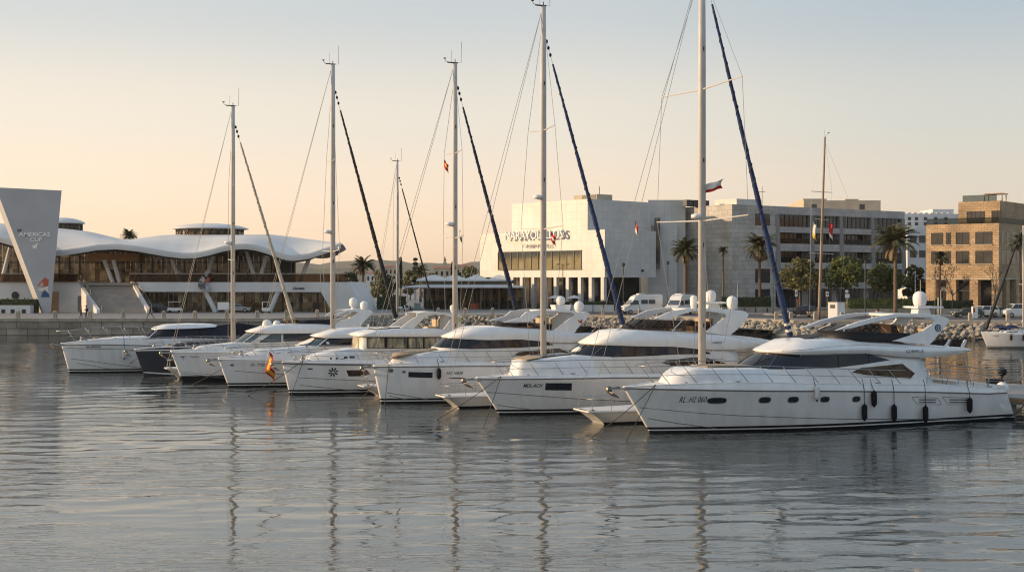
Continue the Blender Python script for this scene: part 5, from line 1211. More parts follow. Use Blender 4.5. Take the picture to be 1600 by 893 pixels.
def put_text(name, txt, u0, u1, v, h, Y, m, root, extr=.0, shear=0, bold=0):
    vs, fs = text2d(txt, h*Y/F, shear, extrude=extr, bold=bold); k = (gx(u1, Y)-gx(u0, Y))/max(p[0] for p in vs); b = at(u0, v, Y)
    g = MB(); g.add([b+Vector((x*k, -z, y)) for x, y, z in vs], fs); o = g.build(name, m, None, norm=False); o.data.transform(Matrix.Translation(-Vector(root.location))); o.parent = root; return o
put_text('lettering', 'Llorens', 457, 476, 452, 4.2, 212.95, 'ink', PV, shear=.3, bold=.02)
# tapering pylon with the event sign
PY = thing('sign_pylon', 'tall grey wedge shaped sign pylon narrowing to its foot, white lettering on front', 'sign', (gx(72, 208), 208, GZ))
def pyl(g): g.extrude([at(u, v, 208) for u, v in ((-7, 292.5), (96.5, 297.5), (79, 490), (68, 490))], (-2.05, 3.4, 0))
part('front_slab', 'pylon_grey', pyl, root=PY, bevel=.05)
put_text('lettering', 'AMERICAS', 30, 78.5, 369, 6.2, 207.93, 'gelcoat', PY, .03, bold=.03); put_text('lettering', 'CUP', 47, 66, 377, 6.2, 207.93, 'gelcoat', PY, .03, bold=.03); put_text('sponsor_mark', 'LV', 27, 33.5, 361.5, 3.8, 207.93, 'ink', PY, .03, bold=.02)
part('cup_emblem', 'gelcoat', lambda g: [g.extrude([at(u, v, 207.96) for u, v in q], (0, .03, 0)) for q in (((50, 384), (53, 383), (61, 378.5), (57, 384.5), (58, 388.5), (55, 387), (53, 389)),)], root=PY)
for m, q in (('emblem_red', ((58, 446), (70, 433), (76, 437), (75, 446), (66, 449))), ('white_flag', ((58, 452), (66, 449), (75, 447), (76, 458), (70, 452), (64, 455))), ('emblem_blue', ((66, 457), (70, 453), (76, 459), (77, 464), (64, 464))), ('pylon_side', ((60, 447), (66, 440), (69, 446), (64, 450)))):
    part('mural_patch', m, lambda g: g.extrude([at(u, v, 207.95 if m != 'pylon_side' else 207.9) for u, v in q], (0, .04, 0)), root=PY)
PL = thing('planter_wall', 'low white planter wall with dark square openings below the hedge at the far left', 'planter', (gx(20, 206), 206, GZ))
part('wall', 'white_render', lambda g: slabY(g, [(-30, 477), (47, 477), (47, 489.5), (-30, 489.5)], 206, 1.6), root=PL)
for u in (5, 19.5, 37): part('opening', 'ink', lambda g: slabY(g, [(u-3, 483), (u+3, 483), (u+3, 489), (u-3, 489)], 205.95, .1), root=PL)
p = at(321, 440, 212.6); o = thing('banner_sculpture', 'crumpled grey and pink banner hanging on the strut below the pavilion terrace', 'banner', p)
g = MB(); g.smooth = True
for k in range(9):
    c = Vector((rr.uniform(-.9, .9), rr.uniform(-.35, .1), rr.uniform(-1.1, 1.2))); a = rr.uniform(0, 6); g.m = 1 if k in (2,) else (2 if k % 3 == 0 else 0)
    g.loft([[c+Vector((math.cos(a+i*.9)*r, -.2+.3*math.sin(i*2+j+k), math.sin(a+i*.9)*r*1.2)) for i in range(4)] for j, r in enumerate((.08, .35, .62))], closed=False)
g.build('cloth', ['pylon_grey', 'emblem_red', 'line_grey'], o, norm=False)

# ------------------------------------------------------------------ white museum
DL, DR = Vector((-.656, .755)), Vector((.755, .656)); MA = Vector((16.3, 225))
MU = thing('museum', 'white panelled corner building with large raised letters above a long bronze window', 'building', (16.3, 225, GZ))
def foot(p, d1, l1, d2, l2): return [tuple(q) for q in (p, p+d1*l1, p+d1*l1+d2*l2, p+d2*l2)]
def tl(u): k = (u-CX)/F; return (MA.x-MA.y*k)/(.656+.755*k)
part('lower_block', 'museum_clad', lambda g: g.prism(foot(MA, DR, 13.2, DL, 34.4), 8.0, 16.4), True, root=MU)
part('upper_block', 'museum_clad', lambda g: g.prism(foot(MA+DL*4.3, DR, 16.5, DL, 20.6), 16.403, 21.95), True, root=MU)
part('rear_block', 'museum_clad', lambda g: g.prism([(25.9, 243.5), (33, 243.5), (33, 262), (25.9, 262)], GZ, 22.7), True, root=MU)
part('ground_glazing', 'window_dark', lambda g: g.prism(foot(MA+DR*3+DL*3, DR, 9, DL, 30), GZ, 7.98), root=MU)
for u in (802.5, 817, 835, 852, 870, 889, 908, 925, 944): p = MA+DL*(tl(u)+.1); part('column', 'museum_clad', lambda g: g.prism(foot(p, DR, .7, DL, .75), GZ, 7.99), True, root=MU)
for k in range(9): p = MA+DR*(2.95)+DL*(4+k*3.2); part('mullion', 'mullion', lambda g: g.prism(foot(p, DR, .1, DL, .12), GZ, 7.95), root=MU)
t0, t1 = tl(909), tl(779)
part('long_window', 'window_bronze', lambda g: g.prism(foot(MA+DL*t0-DR*.03, DR, .2, DL, t1-t0), 9.5, 12.75), root=MU)
for k in range(13): p = MA+DL*lerp(t0, t1, k/12)-DR*.12; part('mullion', 'mullion', lambda g: g.prism(foot(p, DR, .12, DL, .14), 9.5, 12.75), root=MU)
part('window_frame', 'mullion', lambda g: [g.prism(foot(MA+DL*(t0-.1)-DR*.14, DR, .2, DL, t1-t0+.2), z, z+.14) for z in (12.752, 9.35)], root=MU)
def letters(name, txt, ua, ub, z, h, dep, m):
    a, b = tl(ua), tl(ub); vs, fs = text2d(txt, h, extrude=dep); w = max(p[0] for p in vs); k = (a-b)/w
    g = MB()
    for_ = [MA+DL*(a-x*k)-DR*(.6+dep+q) for x, y, q in vs]
    g.add([(p.x, p.y, z+y) for p, (x, y, q) in zip(for_, vs)], fs); o = g.build(name, m, None); o.data.transform(Matrix.Translation(-Vector(MU.location))); o.parent = MU
letters('lettering', 'MARAYOLELLOS', 794, 886, 15.1, 1.6, .2, 'gelcoat'); letters('lettering', 'CAPTUROS', 820, 862, 13.55, .62, .05, 'rub_dark')
part('roof_plant', 'beige_wall', lambda g: g.prism(foot(MA+DL*6+DR*4, DR, 4, DL, 6), 21.95, 23.1), root=MU); part('plant_louvre', 'mullion', lambda g: g.prism(foot(MA+DL*6.2+DR*3.95, DR, .1, DL, 3.6), 22.1, 23.0), root=MU)
part('roof_antenna', 'mullion', lambda g: g.tube([(16.0, 234, 21.9), (16.0, 234, 24.6)], .06, 5), root=MU)
part('slot_window', 'window_dark', lambda g: slabY(g, [(1023, 340), (1031.5, 340), (1031.5, 420), (1024, 420)], 239, 1), root=MU)
part('side_wall', 'museum_clad', lambda g: g.prism([(25.6, 240.5), (31, 240.5), (31, 250), (25.6, 250)], GZ, 17.8), True, root=MU)
emb = part('round_sign', 'ink', lambda g: g.lathe([(.01, -.1), (.25, -.1), (.25, 0)], Vector((MA.x+DR.x*9.5, MA.y+DR.y*9.5, 9.2))+Vector((.1, -.15, 0)), 12, 'y'), root=MU)

# ------------------------------------------------------------------ grey apartment block
AX, AD = Vector((40.4, 235)), Vector((.83, .56)).normalized(); AN = Vector((-AD.y, AD.x))
AP = thing('apartment_building', 'stone clad apartment block with long balcony recesses behind the palms', 'building', (40.4, 235, GZ))
def ta(u): k = (u-CX)/F; return (AX.y*k-AX.x)/(AD.x-AD.y*k)
part('corner_block', 'stone_clad', lambda g: g.prism(foot(AX, AD, 11.2, AN, 20.5), GZ, 21.4), True, root=AP)
part('core', 'gray_clad', lambda g: g.prism(foot(AX+AD*11.2+AN*1.9, AD, 37.2, AN, 16), GZ, 21.3), True, root=AP)
for z0, z1 in ((19.9, 21.4), (16.5, 17.6), (13.0, 14.4), (9.6, 10.8), (5.8, 7.0)): part('floor_band', 'gray_clad', lambda g: g.prism(foot(AX+AD*11.2, AD, 37, AN, 1.88), z0, z1), True, root=AP)
ft = [11.25, 20.5, 28.8, 38.0, 47.3]
for t in ft: part('balcony_fin', 'gray_clad', lambda g: g.extrude([Vector((*(AX+AD*(t+dt)-AN*.05), z)) for dt, z in ((0, 19.88), (.9, 19.88), (1.5, 7.02), (.2, 7.02))], (AN.x*1.9, AN.y*1.9, 0)), root=AP)
for z0, z1 in ((17.62, 19.88), (14.42, 16.48), (10.82, 12.98), (7.02, 9.58), (GZ, 5.78)):
    for a, b in zip(ft, ft[1:]):
        o = part('recessed_window', 'window_dark', lambda g: g.prism(foot(AX+AD*(a+1.6)+AN*(1.8 if z0 < 17 else .5), AD, b-a-1.9, AN, .05), z0, z1), root=AP)
        for k in range(1, 6): part('mullion', 'mullion', lambda g: g.prism(foot(AX+AD*(a+1.6+(b-a-1.9)*k/6)+AN*(1.72 if z0 < 17 else .42), AD, .12, AN, .06), z0, z1), root=AP, parent=o)
        if 5 < z0 < 17: part('balcony_rail', 'balcony_glass', lambda g: g.prism(foot(AX+AD*(a+1.5)+AN*.1, AD, b-a-1.6, AN, .04), z0, z0+1.0), root=AP)
for u0, u1, z0, z1 in ((1180, 1203, 17.7, 19.9), (1180, 1203, 7.0, 9.6), (1180, 1203, 3.2, 5.8), (1181, 1191, 13.2, 15.0)):
    o = part('window', 'window_dark', lambda g: g.prism(foot(AX+AD*ta(u0)-AN*.04, AD, ta(u1)-ta(u0), AN, .1), z0, z1), root=AP)
    part('mullion', 'mullion', lambda g: g.prism(foot(AX+AD*(ta(u0)+ta(u1))/2-AN*.1, AD, .15, AN, .08), z0, z1), root=AP, parent=o)
for s_, z0, z1, w in ((7, 14.5, 18.5, 1.6), (7, 9, 10.5, 1.2)): part('window', 'window_dark', lambda g: g.prism(foot(AX+AN*s_-AD*.04, AN, w, AD, .1) if True else 0, z0, z1), root=AP)
part('penthouse', 'museum_clad', lambda g: g.prism(foot(AX+AD*5+AN*4, AD, 6.5, AN, 6), 21.4, 22.8), True, root=AP)
for t in (1.0, 2.8, 5.2): part('air_conditioner', 'mullion', lambda g: g.prism(foot(AX+AD*t-AD*4+AN*9, AD, 1.5, AN, 1.2), 21.4, 22.6), root=AP, bevel=.05)
part('roof_antenna', 'mullion', lambda g: [g.tube([(AX+AD*8.5).to_3d()+Vector((0, 3, 21.4)), (AX+AD*8.5).to_3d()+Vector((0, 3, 25.2))], .05, 4), g.tube([(AX+AD*8.5).to_3d()+Vector((-.6, 3, 24.2)), (AX+AD*8.5).to_3d()+Vector((.6, 3, 24.2))], .04, 4)], root=AP)
part('side_wing', 'stone_clad', lambda g: g.prism(foot(AX+AN*20.5, AD, 6, AN, 10), GZ, 21.0), True, root=AP)
BH = thing('apartment_building', 'plain beige rooftop block rising behind the grey apartment building', 'building', (gx(1320, 300), 300, GZ))
part('wall', 'beige_wall', lambda g: g.box(gx(1256, 300), gx(1376, 300), 300, 318, GZ, zz(313, 300)), root=BH); part('roof_structure', 'beige_wall', lambda g: g.box(gx(1258, 300), gx(1295, 300), 302, 310, zz(313, 300), zz(309.5, 300)), root=BH)
part('roof_structure', 'beige_wall', lambda g: g.box(gx(1324, 300), gx(1345, 300), 302, 310, zz(313, 300), zz(310, 300)), root=BH)
for u in (1272, 1347): part('window', 'window_dark', lambda g: g.box(gx(u-4, 300), gx(u+4, 300), 299.9, 300.2, zz(327, 300), zz(319, 300)), root=BH)
WB = thing('apartment_building', 'white apartment block squeezed between grey block and sandstone block', 'building', (gx(1450, 285), 285, GZ))
part('wall', 'white_render', lambda g: g.box(gx(1405, 285), gx(1505, 285), 285, 300, GZ, zz(334, 285)), root=WB); part('penthouse', 'white_render', lambda g: g.box(gx(1462, 285), gx(1495, 285), 287, 296, zz(334, 285), zz(326, 285)), root=WB)
part('lower_wing', 'white_render', lambda g: g.box(gx(1418, 278), gx(1450, 278), 278, 284.98, GZ, zz(357, 278)), root=WB)
for v in (339, 347): 
    for u in (1421, 1432, 1446, 1462, 1478): part('window', 'window_dark', lambda g: g.box(gx(u-2.5, 285), gx(u+2.5, 285), 284.94, 285.2, zz(v+5, 285), zz(v, 285)), root=WB)
for v in (368, 391):
    for u in (1427, 1441): part('window', 'window_dark', lambda g: g.box(gx(u-5, 278), gx(u+5, 278), 277.94, 278.2, zz(v+11, 278), zz(v, 278)), root=WB)
part('parapet', 'white_render', lambda g: [g.box(gx(1410+9*k, 285), gx(1415+9*k, 285), 285.1, 286, zz(334, 285), zz(332, 285)) for k in range(9)], root=WB)

# ------------------------------------------------------------------ sandstone building
EX = Vector((81.8, 215)); ED = Vector((-.77, .64)).normalized(); EE = Vector((.64, .77)).normalized()
SB = thing('apartment_building', 'sandstone brick building with arcaded ground floor and glass roof rails at right edge', 'building', (81.8, 215, GZ))
def te(u): k = (u-CX)/F; return (EX.x-EX.y*k)/(-ED.x+ED.y*k)
Lw = te(1447)
part('upper_floors', 'sand_brick', lambda g: g.prism(foot(EX, EE, 26, ED, Lw), 7.9, 17.1), True, root=SB)
part('top_floor', 'sand_brick', lambda g: g.prism(foot(EX+ED*.6+EE*2.2, EE, 24, ED, te(1490)-.6), 17.103, 21.0), True, root=SB)
part('shop_front', 'window_dark', lambda g: g.prism(foot(EX+EE*1.5+ED*1.2, EE, 24, ED, Lw-2.4), GZ, 7.88), root=SB)
for u0, u1 in ((1549.5, 1561.2), (1515, 1528), (1478.5, 1493.5), (1446.5, 1462.5)): part('pillar', 'sand_brick', lambda g: g.prism(foot(EX+ED*max(0, te(u1)), EE, 1.6, ED, te(u0)-max(0, te(u1))), GZ, 7.897), True, root=SB)
for k in range(5): part('pillar', 'sand_brick', lambda g: g.prism(foot(EX+EE*(3.6+5*k), EE, 1.7, ED, 1.2), GZ, 7.897), True, root=SB)
part('string_course', 'beige_wall', lambda g: g.prism(foot(EX-ED*.06-EE*.06, EE, 26, ED, Lw+.1), 7.6, 7.88), root=SB)
def ewin(u0, u1, z0, z1):
    a, b = te(u1), te(u0); o = part('window', 'window_dark', lambda g: g.prism(foot(EX+ED*a-EE*.03, EE, .1, ED, b-a), z0, z1), root=SB)
    part('frame', 'mullion', lambda g: [g.prism(foot(EX+ED*q-EE*.09, EE, .08, ED, .09), z0, z1) for q in (a, (a+b)/2, b-.09)]+[g.prism(foot(EX+ED*(a+.09)-EE*.088, EE, .078, ED, b-a-.18), z, z+.08) for z in (z0, z1-.08)], root=SB, parent=o)
    part('sill', 'beige_wall', lambda g: g.prism(foot(EX+ED*(a-.1)-EE*.2, EE, .2, ED, b-a+.2), z0-.16, z0-.02), root=SB, parent=o)
for z0, z1 in ((13.6, 15.7), (10.3, 12.5)):
    for u0, u1 in ((1455, 1473), (1478.5, 1485), (1493.5, 1514), (1524, 1550)): ewin(u0, u1, z0, z1)
    for k in range(7):
        o = part('window', 'window_dark', lambda g: g.prism(foot(EX+EE*(1.2+k*2.6)-ED*.03, EE, .9 if k != 2 else 1.7, ED, .1), z0, z1), root=SB)
for u0, u1 in ((1504, 1531), (1543, 1560)):
    a, b = te(u1), te(u0); o = part('terrace_door', 'window_dark', lambda g: g.prism(foot(EX+ED*a+EE*2.16, EE, .1, ED, b-a), 17.15, 19.3), root=SB)
    part('frame', 'mullion', lambda g: [g.prism(foot(EX+ED*lerp(a, b, q/4)+EE*2.1, EE, .1, ED, .08), 17.15, 19.3) for q in range(5)], root=SB, parent=o)
part('terrace_rail', 'balcony_glass', lambda g: g.prism(foot(EX+ED*.1+EE*.1, EE, .04, ED, Lw-.2), 17.1, 18.15), root=SB); part('terrace_rail', 'balcony_glass', lambda g: g.prism(foot(EX+ED*.06+EE*.3, EE, 24, ED, .04), 17.1, 18.15), root=SB)
part('roof_rail', 'balcony_glass', lambda g: g.prism(foot(EX+ED*1.2+EE*2.4, EE, .04, ED, te(1496)-1.2), 21.0, 22.1), root=SB)
part('pergola', 'wood_panel', lambda g: [g.prism(foot(EX+ED*(.8+q)+EE*(4+w), EE, .14, ED, .14), 21.0, 22.2) for q in (0, 3) for w in (0, 2)]+[g.prism(foot(EX+ED*(.6+q*.5)+EE*3.8, EE, 2.6, ED, .12), 22.2, 22.32) for q in range(7)]+[g.prism(foot(EX+ED*.6+EE*(4+w), EE, .14, ED, 3.4), 22.32, 22.42) for w in (0, 2)], root=SB)
part('shop_sign', 'white_flag', lambda g: g.prism(foot(EX+ED*te(1477)+EE*1.4, EE, .06, ED, 1.5), 5.6, 6.3), root=SB); part('shop_sign', 'white_flag', lambda g: g.prism(foot(EX+ED*te(1511)+EE*1.4, EE, .06, ED, 1.2), 5.9, 6.4), root=SB)
part('awning', 'mullion', lambda g: g.extrude([Vector((*(EX+ED*te(1516)+EE*1.4), z)) + Vector((*( -EE*d), 0)) for d, z in ((0, 6.8), (0, 6.5), (1.0, 5.6), (1.0, 5.7))], (ED.x*2.4, ED.y*2.4, 0)), root=SB)
# ------------------------------------------------------------------ vegetation
def leafmat(name, a, b):
    m, nt, bs = _nt(name); out = nt.nodes['Material Output']
    tc = nt.nodes.new('ShaderNodeTexCoord'); n = nt.nodes.new('ShaderNodeTexNoise'); n.inputs['Scale'].default_value = 1.6; n.inputs['Detail'].default_value = 3; nt.links.new(tc.outputs['Object'], n.inputs['Vector'])
    r = nt.nodes.new('ShaderNodeValToRGB'); r.color_ramp.elements[0].position = .35; r.color_ramp.elements[1].position = .65; r.color_ramp.elements[0].color = (*a, 1); r.color_ramp.elements[1].color = (*b, 1); nt.links.new(n.outputs['Fac'], r.inputs['Fac'])
    nt.links.new(r.outputs['Color'], bs.inputs['Base Color']); bs.inputs['Roughness'].default_value = .6
    t = nt.nodes.new('ShaderNodeBsdfTranslucent'); nt.links.new(r.outputs['Color'], t.inputs['Color'])
    mx = nt.nodes.new('ShaderNodeMixShader'); mx.inputs['Fac'].default_value = .25; nt.links.new(bs.outputs['BSDF'], mx.inputs[1]); nt.links.new(t.outputs['BSDF'], mx.inputs[2]); nt.links.new(mx.outputs['Shader'], out.inputs['Surface'])
leafmat('leaf_green', (.055, .075, .02), (.19, .20, .05)); leafmat('leaf_olive', (.075, .075, .026), (.22, .20, .07)); leafmat('leaf_dark', (.024, .038, .014), (.065, .08, .026))
leafmat('palm_leaf', (.055, .06, .024), (.14, .13, .06)); leafmat('palm_dry', (.17, .11, .05), (.26, .18, .09)); leafmat('leaf_russet', (.12, .065, .045), (.20, .12, .085))
mat('bark', (.14, .105, .075), .9, var=.45, scale=3, bump=.6, bscale=9); mat('palm_bark', (.17, .12, .08), .9, var=.45, scale=5, bump=.7, bscale=9, stretch=(1, 1, 2.5))
vr = random.Random(5)
def leaves(g, c, rx, ry, rz, n, s, shell=.55):
    for _ in range(n):
        d = Vector((vr.gauss(0, 1), vr.gauss(0, 1), vr.gauss(0, 1))).normalized(); k = vr.uniform(shell, 1)**.6
        p = Vector((c[0]+d.x*rx*k, c[1]+d.y*ry*k, c[2]+d.z*rz*k)); a = Vector((vr.gauss(0, 1), vr.gauss(0, 1), vr.gauss(0, .8))).normalized(); b = a.cross(Vector((vr.gauss(0, 1), vr.gauss(0, 1), vr.gauss(0, 1)))).normalized(); q = s*vr.uniform(.6, 1.3)
        g.add([p-a*q, p+b*q*.55, p+a*q, p-b*q*.55], [(0, 1, 2, 3)])
def tree(label, u, vb, vt, wpx, Y, trunk_h=.35, m='leaf_green', n=26, dens=70, name='tree', lean=0.0, group='broadleaf trees along the promenade', leaf=.30, gz=None):
    x = gx(u, Y); z0 = GZ if gz is None else gz; H = zz(vt, Y)-z0; W = wpx*Y/F; o = thing(name, label, 'tree', (x, Y, z0), 0, group)
    th = H*trunk_h; g = MB(); g.smooth = True
    g.tube([(0, 0, -.1), (lean*.3, 0, th*.5), (lean, .1, th)], .22*H/8, 7, .15*H/8)
    cl = []
    for i in range(n):
        a = vr.uniform(0, 6.28); f = vr.random()**.5; hh = vr.uniform(.06, 1); e = math.sqrt(max(.05, 1-(hh*1.55-.62)**2)) if hh < 1 else .3
        c = (lean+math.cos(a)*W*.38*f*e, math.sin(a)*W*.38*f*e, th+(H-th)*hh*.86+.1); r = vr.uniform(.10, .20)*W
        cl.append((c, r))
    for c, r in cl[::3]: mid = Vector((lean*.8, 0, th*.95)); g.tube([mid, mid.lerp(Vector(c), .55)+Vector((0, 0, -.12*H*.2)), c], .09*H/8, 5, .025)
    g.build('trunk', 'bark', o)
    g = MB()
    for c, r in cl: leaves(g, c, r, r, r*.75, dens, leaf)
    g.build('crown', m, o, norm=False); return o
def bare_tree(label, u, vt, wpx, Y, m='leaf_russet', dens=3):
    x = gx(u, Y); H = zz(vt, Y)-GZ; o = thing('bare_tree', label, 'tree', (x, Y, GZ), 0, 'thin bare trees before the sandstone building'); g = MB(); lf = MB()
    def br(p, d, L, r, k):
        q = p+d*L; g.tube([p, p+d*L*.5+Vector((vr.uniform(-.1, .1), vr.uniform(-.1, .1), 0))*L*.4, q], r, 5 if k < 2 else 4, r*.6)
        if k == 4:
            if dens: leaves(lf, q, .4, .4, .4, dens, .14, 0)
            return
        for _ in range(3 if k else 5):
            e = (d+Vector((vr.gauss(0, .5), vr.gauss(0, .5), vr.gauss(.12, .3)))).normalized(); br(q if k or vr.random() < .5 else p+d*L*vr.uniform(.7, 1), e, L*vr.uniform(.55, .8) if k else H*.24, r*.58, k+1)
    br(Vector((0, 0, -.1)), Vector((vr.uniform(-.06, .06), 0, 1)), H*.36, .12, 0)
    g.build('branches', 'bark', o)
    if dens: lf.build('twig_leaves', m, o, norm=False)
def palm_parts(o, H, R_, n, droop, seed, tr=.26, dry=12, leafw=.05, lean=0.0):
    r = random.Random(seed); g = MB(); g.smooth = True
    g.tube([(lean*H*.02*i*i/16, 0, H*i/8-.1) for i in range(9)], tr, 9, lambda t: tr*(1.25-.5*t if t < .2 else 1.15-.3*t+(.12 if t > .9 else 0))+.012*math.sin(t*90)); g.build('trunk', 'palm_bark', o)
    tp = Vector((lean*H*.02*4, 0, H-.1)); g = MB(); d = MB()
    for i in range(n+dry):
        isd = i >= n; a = r.uniform(0, 6.28); el = r.uniform(-.25, 1.35)*1 if not isd else r.uniform(-1.2, -.45); L = R_*r.uniform(.85, 1.12)*(.75 if isd else 1); k = MB if 0 else None
        tgt = d if isd else g; p = tp.copy(); ang = el; N = 9; pts = []
        for j in range(N+1): pts.append(p.copy()); p = p+Vector((math.cos(a)*math.cos(ang), math.sin(a)*math.cos(ang), math.sin(ang)))*(L/N); ang -= droop*(.5+j/N)/N*2.0
        side = Vector((-math.sin(a), math.cos(a), 0))
        tgt.tube(pts, .03, 3, .012)
        for j in range(1, N*2+1):
            f = j/(N*2); q = pts[min(N-1, int(f*N))].lerp(pts[min(N, int(f*N)+1)], f*N-int(f*N)); t = (pts[min(N, int(f*N)+1)]-pts[min(N-1, int(f*N))]).normalized(); w = L*.20*math.sin(math.pi*(.12+.80*f))**.7
            for sg in (1, -1): e = (side*sg*.8+t*.65+Vector((0, 0, -.38+.2*r.random()))).normalized(); b = t*leafw*1.4; tgt.add([q-b, q+b, q+e*w+b*.2, q+e*w*.98-b*.2], [(0, 1, 2, 3)])
    g.build('crown', 'palm_leaf', o, norm=False)
    if dry: d.build('dry_fronds', 'palm_dry', o, norm=False)
def palm(label, u, vc, vb, rpx, Y, n=48, droop=.62, seed=1, kind='date', dry=12, lean=0, gz=None, group='palms along the waterfront'):
    z0 = GZ if gz is None else gz; H = zz(vc, Y)-z0; o = thing('palm_tree', label, 'palm tree', (gx(u, Y), Y, z0), 0, group)
    palm_parts(o, H, rpx*Y/F*1.14, n+14, droop, seed, tr=.27 if kind == 'date' else .17, dry=dry, leafw=.085 if kind == 'date' else .10, lean=lean); return o
palm('tall date palm with broad grey-green crown before the right end of the grey apartment block', 1399, 377, 490, 36, 198, 60, .62, 3, dry=10)
palm('date palm with round crown between the camper vans and the stone corner', 1071, 392, 480, 24, 212, 52, .62, 4, dry=14)
palm('shaggy palm with brown hanging fronds before the corner of the grey apartment block', 1187, 385, 478, 27, 214, 44, .75, 5, dry=40)
palm('slim palm with tiny round crown behind the thickest mast', 1130, 390, 482, 9, 214, 26, .8, 6, 'fan', dry=14)
palm('slim fan palm with small dark crown before the left end of the sandstone building', 1469, 402, 478, 14, 205, 34, .7, 7, 'fan', dry=14)
palm('palm partly cut by the right edge, before the sandstone building', 1594, 378, 490, 18, 200, 36, .75, 8, 'fan', dry=22, lean=0)
palm('dark date palm standing alone beyond the right end of the pavilion', 567, 414, 470, 19, 262, 48, .6, 9, dry=6)
palm('palm crown just showing above the pavilion roof', 201, 368, 470, 13, 285, 40, .55, 10, dry=0)
palm('palm among the dark trees left of the church tower', 657, 424, 470, 14, 300, 40, .6, 12, dry=8)
tree('round leafy tree with pale trunk before the grey apartment block, left of the sign posts', 1250, 479, 406, 74, 204, .50, 'leaf_olive', 34, 90)
tree('round green tree between the pale flag mast and the green lamp post', 1322, 479, 403, 80, 204, .48, 'leaf_green', 36, 90)
tree('smaller dark green tree behind the trunk of the tall date palm', 1384, 480, 413, 64, 206, .46, 'leaf_green', 26, 90)
tree('dense dark tree filling the gap between grey and sandstone buildings', 1430, 480, 412, 42, 230, .2, 'leaf_dark', 30, 90)
bare_tree('bare reddish tree with thin twigs before the sandstone shop front', 1487, 408, 40, 202)
bare_tree('leafless dark tree with forked branches near the right edge', 1553, 405, 34, 200, dens=0)
for i, (u, vb, vt, w, Y, m, lab) in enumerate(((528, 470, 428, 40, 300, 'leaf_olive', 'olive green tree right behind the end of the pavilion terrace'), (545, 470, 424, 34, 330, 'leaf_dark', 'dark bushy tree left of the lone dark date palm'), (592, 472, 421, 42, 310, 'leaf_olive', 'brownish tree right of the lone dark date palm'),
      (612, 472, 426, 40, 280, 'leaf_dark', 'dark tree behind the small distant mast'), (641, 470, 418, 30, 330, 'leaf_olive', 'olive tree between the small distant mast and the stepped pine'), (735, 470, 414, 42, 300, 'leaf_green', 'leafy tree above the cafe canopies, left of the white museum'), (715, 470, 424, 26, 330, 'leaf_dark', 'dark low tree beside the church tower'), (672, 470, 425, 30, 290, 'leaf_olive', 'low olive tree right of the stepped pine'), (757, 470, 420, 24, 310, 'leaf_green', 'green tree touching the left edge of the white museum'))):
    tree(lab, u, vb, vt, w, Y, .15, m, 18, 55, group='trees beyond the cafe', leaf=.42)
# stepped pine and slim cypress
def conifer(label, u, vt, wpx, Y, tiers, name, m='leaf_dark'):
    H = zz(vt, Y)-GZ; W = wpx*Y/F/2; o = thing(name, label, 'tree', (gx(u, Y), Y, GZ), 0, 'trees beyond the cafe'); g = MB(); g.tube([(0, 0, 0), (0, 0, H)], .25, 6, .05); g.build('trunk', 'bark', o)
    g = MB()
    for k in range(tiers):
        z = H*(.35+.62*k/(tiers-1)); w = W*(1-.65*k/(tiers-1))
        for q in range(9): a = 6.28*q/9+k; leaves(g, (math.cos(a)*w*.6, math.sin(a)*w*.6, z), w*.42, w*.42, .28 if name == 'pine_tree' else .8, 26, .38, 0)
    g.build('crown', m, o, norm=False)
conifer('pine with flat stepped tiers standing above the cafe on the skyline', 649, 403, 14, 330, 7, 'pine_tree'); conifer('slim dark cypress close to the small distant mast', 626, 405, 5, 340, 8, 'cypress_tree'); conifer('slim dark cypress right of the church tower', 707, 412, 5, 330, 8, 'cypress_tree')
def hedge(label, u0, u1, v0, Y, name='hedge', th=1.2, m='leaf_dark'):
    x0, x1 = gx(u0, Y), gx(u1, Y); z1 = zz(v0, Y); o = MB()
    n = int((x1-x0)*(z1-GZ)*38)
    for _ in range(n):
        p = Vector((vr.uniform(x0, x1), Y+vr.choice((0, th, vr.uniform(0, th)))+vr.gauss(0, .06), vr.uniform(GZ+.15, z1+vr.gauss(0, .05)))); a = Vector((vr.gauss(0, 1), vr.gauss(0, 1), vr.gauss(0, 1))).normalized(); b = a.cross(Vector((vr.gauss(0, 1), 1, vr.gauss(0, 1)))).normalized(); q = vr.uniform(.10, .2)
        o.add([p-a*q, p+b*q*.6, p+a*q, p-b*q*.6], [(0, 1, 2, 3)])
    o.m = 0; o.box(x0+.1, x1-.1, Y+.15, Y+th-.15, GZ, z1-.15)
    tag(o.build(name, m, norm=False), label, 'hedge', 'clipped hedges')
hedge('clipped hedge before the corner of the grey apartment block, left of the parked dark car', 1128, 1206, 463, 212); hedge('long clipped hedge behind the notice cabinet and green lamp post', 1322, 1432, 465, 203, m='leaf_green'); hedge('clipped hedge before the left sandstone shop windows', 1436, 1522, 468, 204)
hedge('dark hedge above the white planter wall at the far left', -30, 58, 466, 207.8)
hedge('bushes along the museum colonnade behind the white barrier', 862, 962, 470, 222, 'shrub_row', 1.0); hedge('dark shrubs at the left end of the cafe terrace', 588, 634, 462, 232, 'shrub_row', 1.5)
LW = thing('low_wall', 'low pale stone wall under the long hedge by the road', 'wall', (gx(1350, 201.5), 201.5, GZ)); part('wall', 'coping_stone', lambda g: g.box(gx(1320, 201.5), gx(1520, 201.5), 201.5, 202.2, GZ, GZ+.85), root=LW)
LW = thing('low_wall', 'low grey block wall under the hedge before the grey apartment corner', 'wall', (gx(1160, 210), 210, GZ)); part('wall', 'concrete', lambda g: [g.box(gx(1128+18*k, 210), gx(1144+18*k, 210), 210, 210.8, GZ, GZ+.9) for k in range(5)], root=LW)

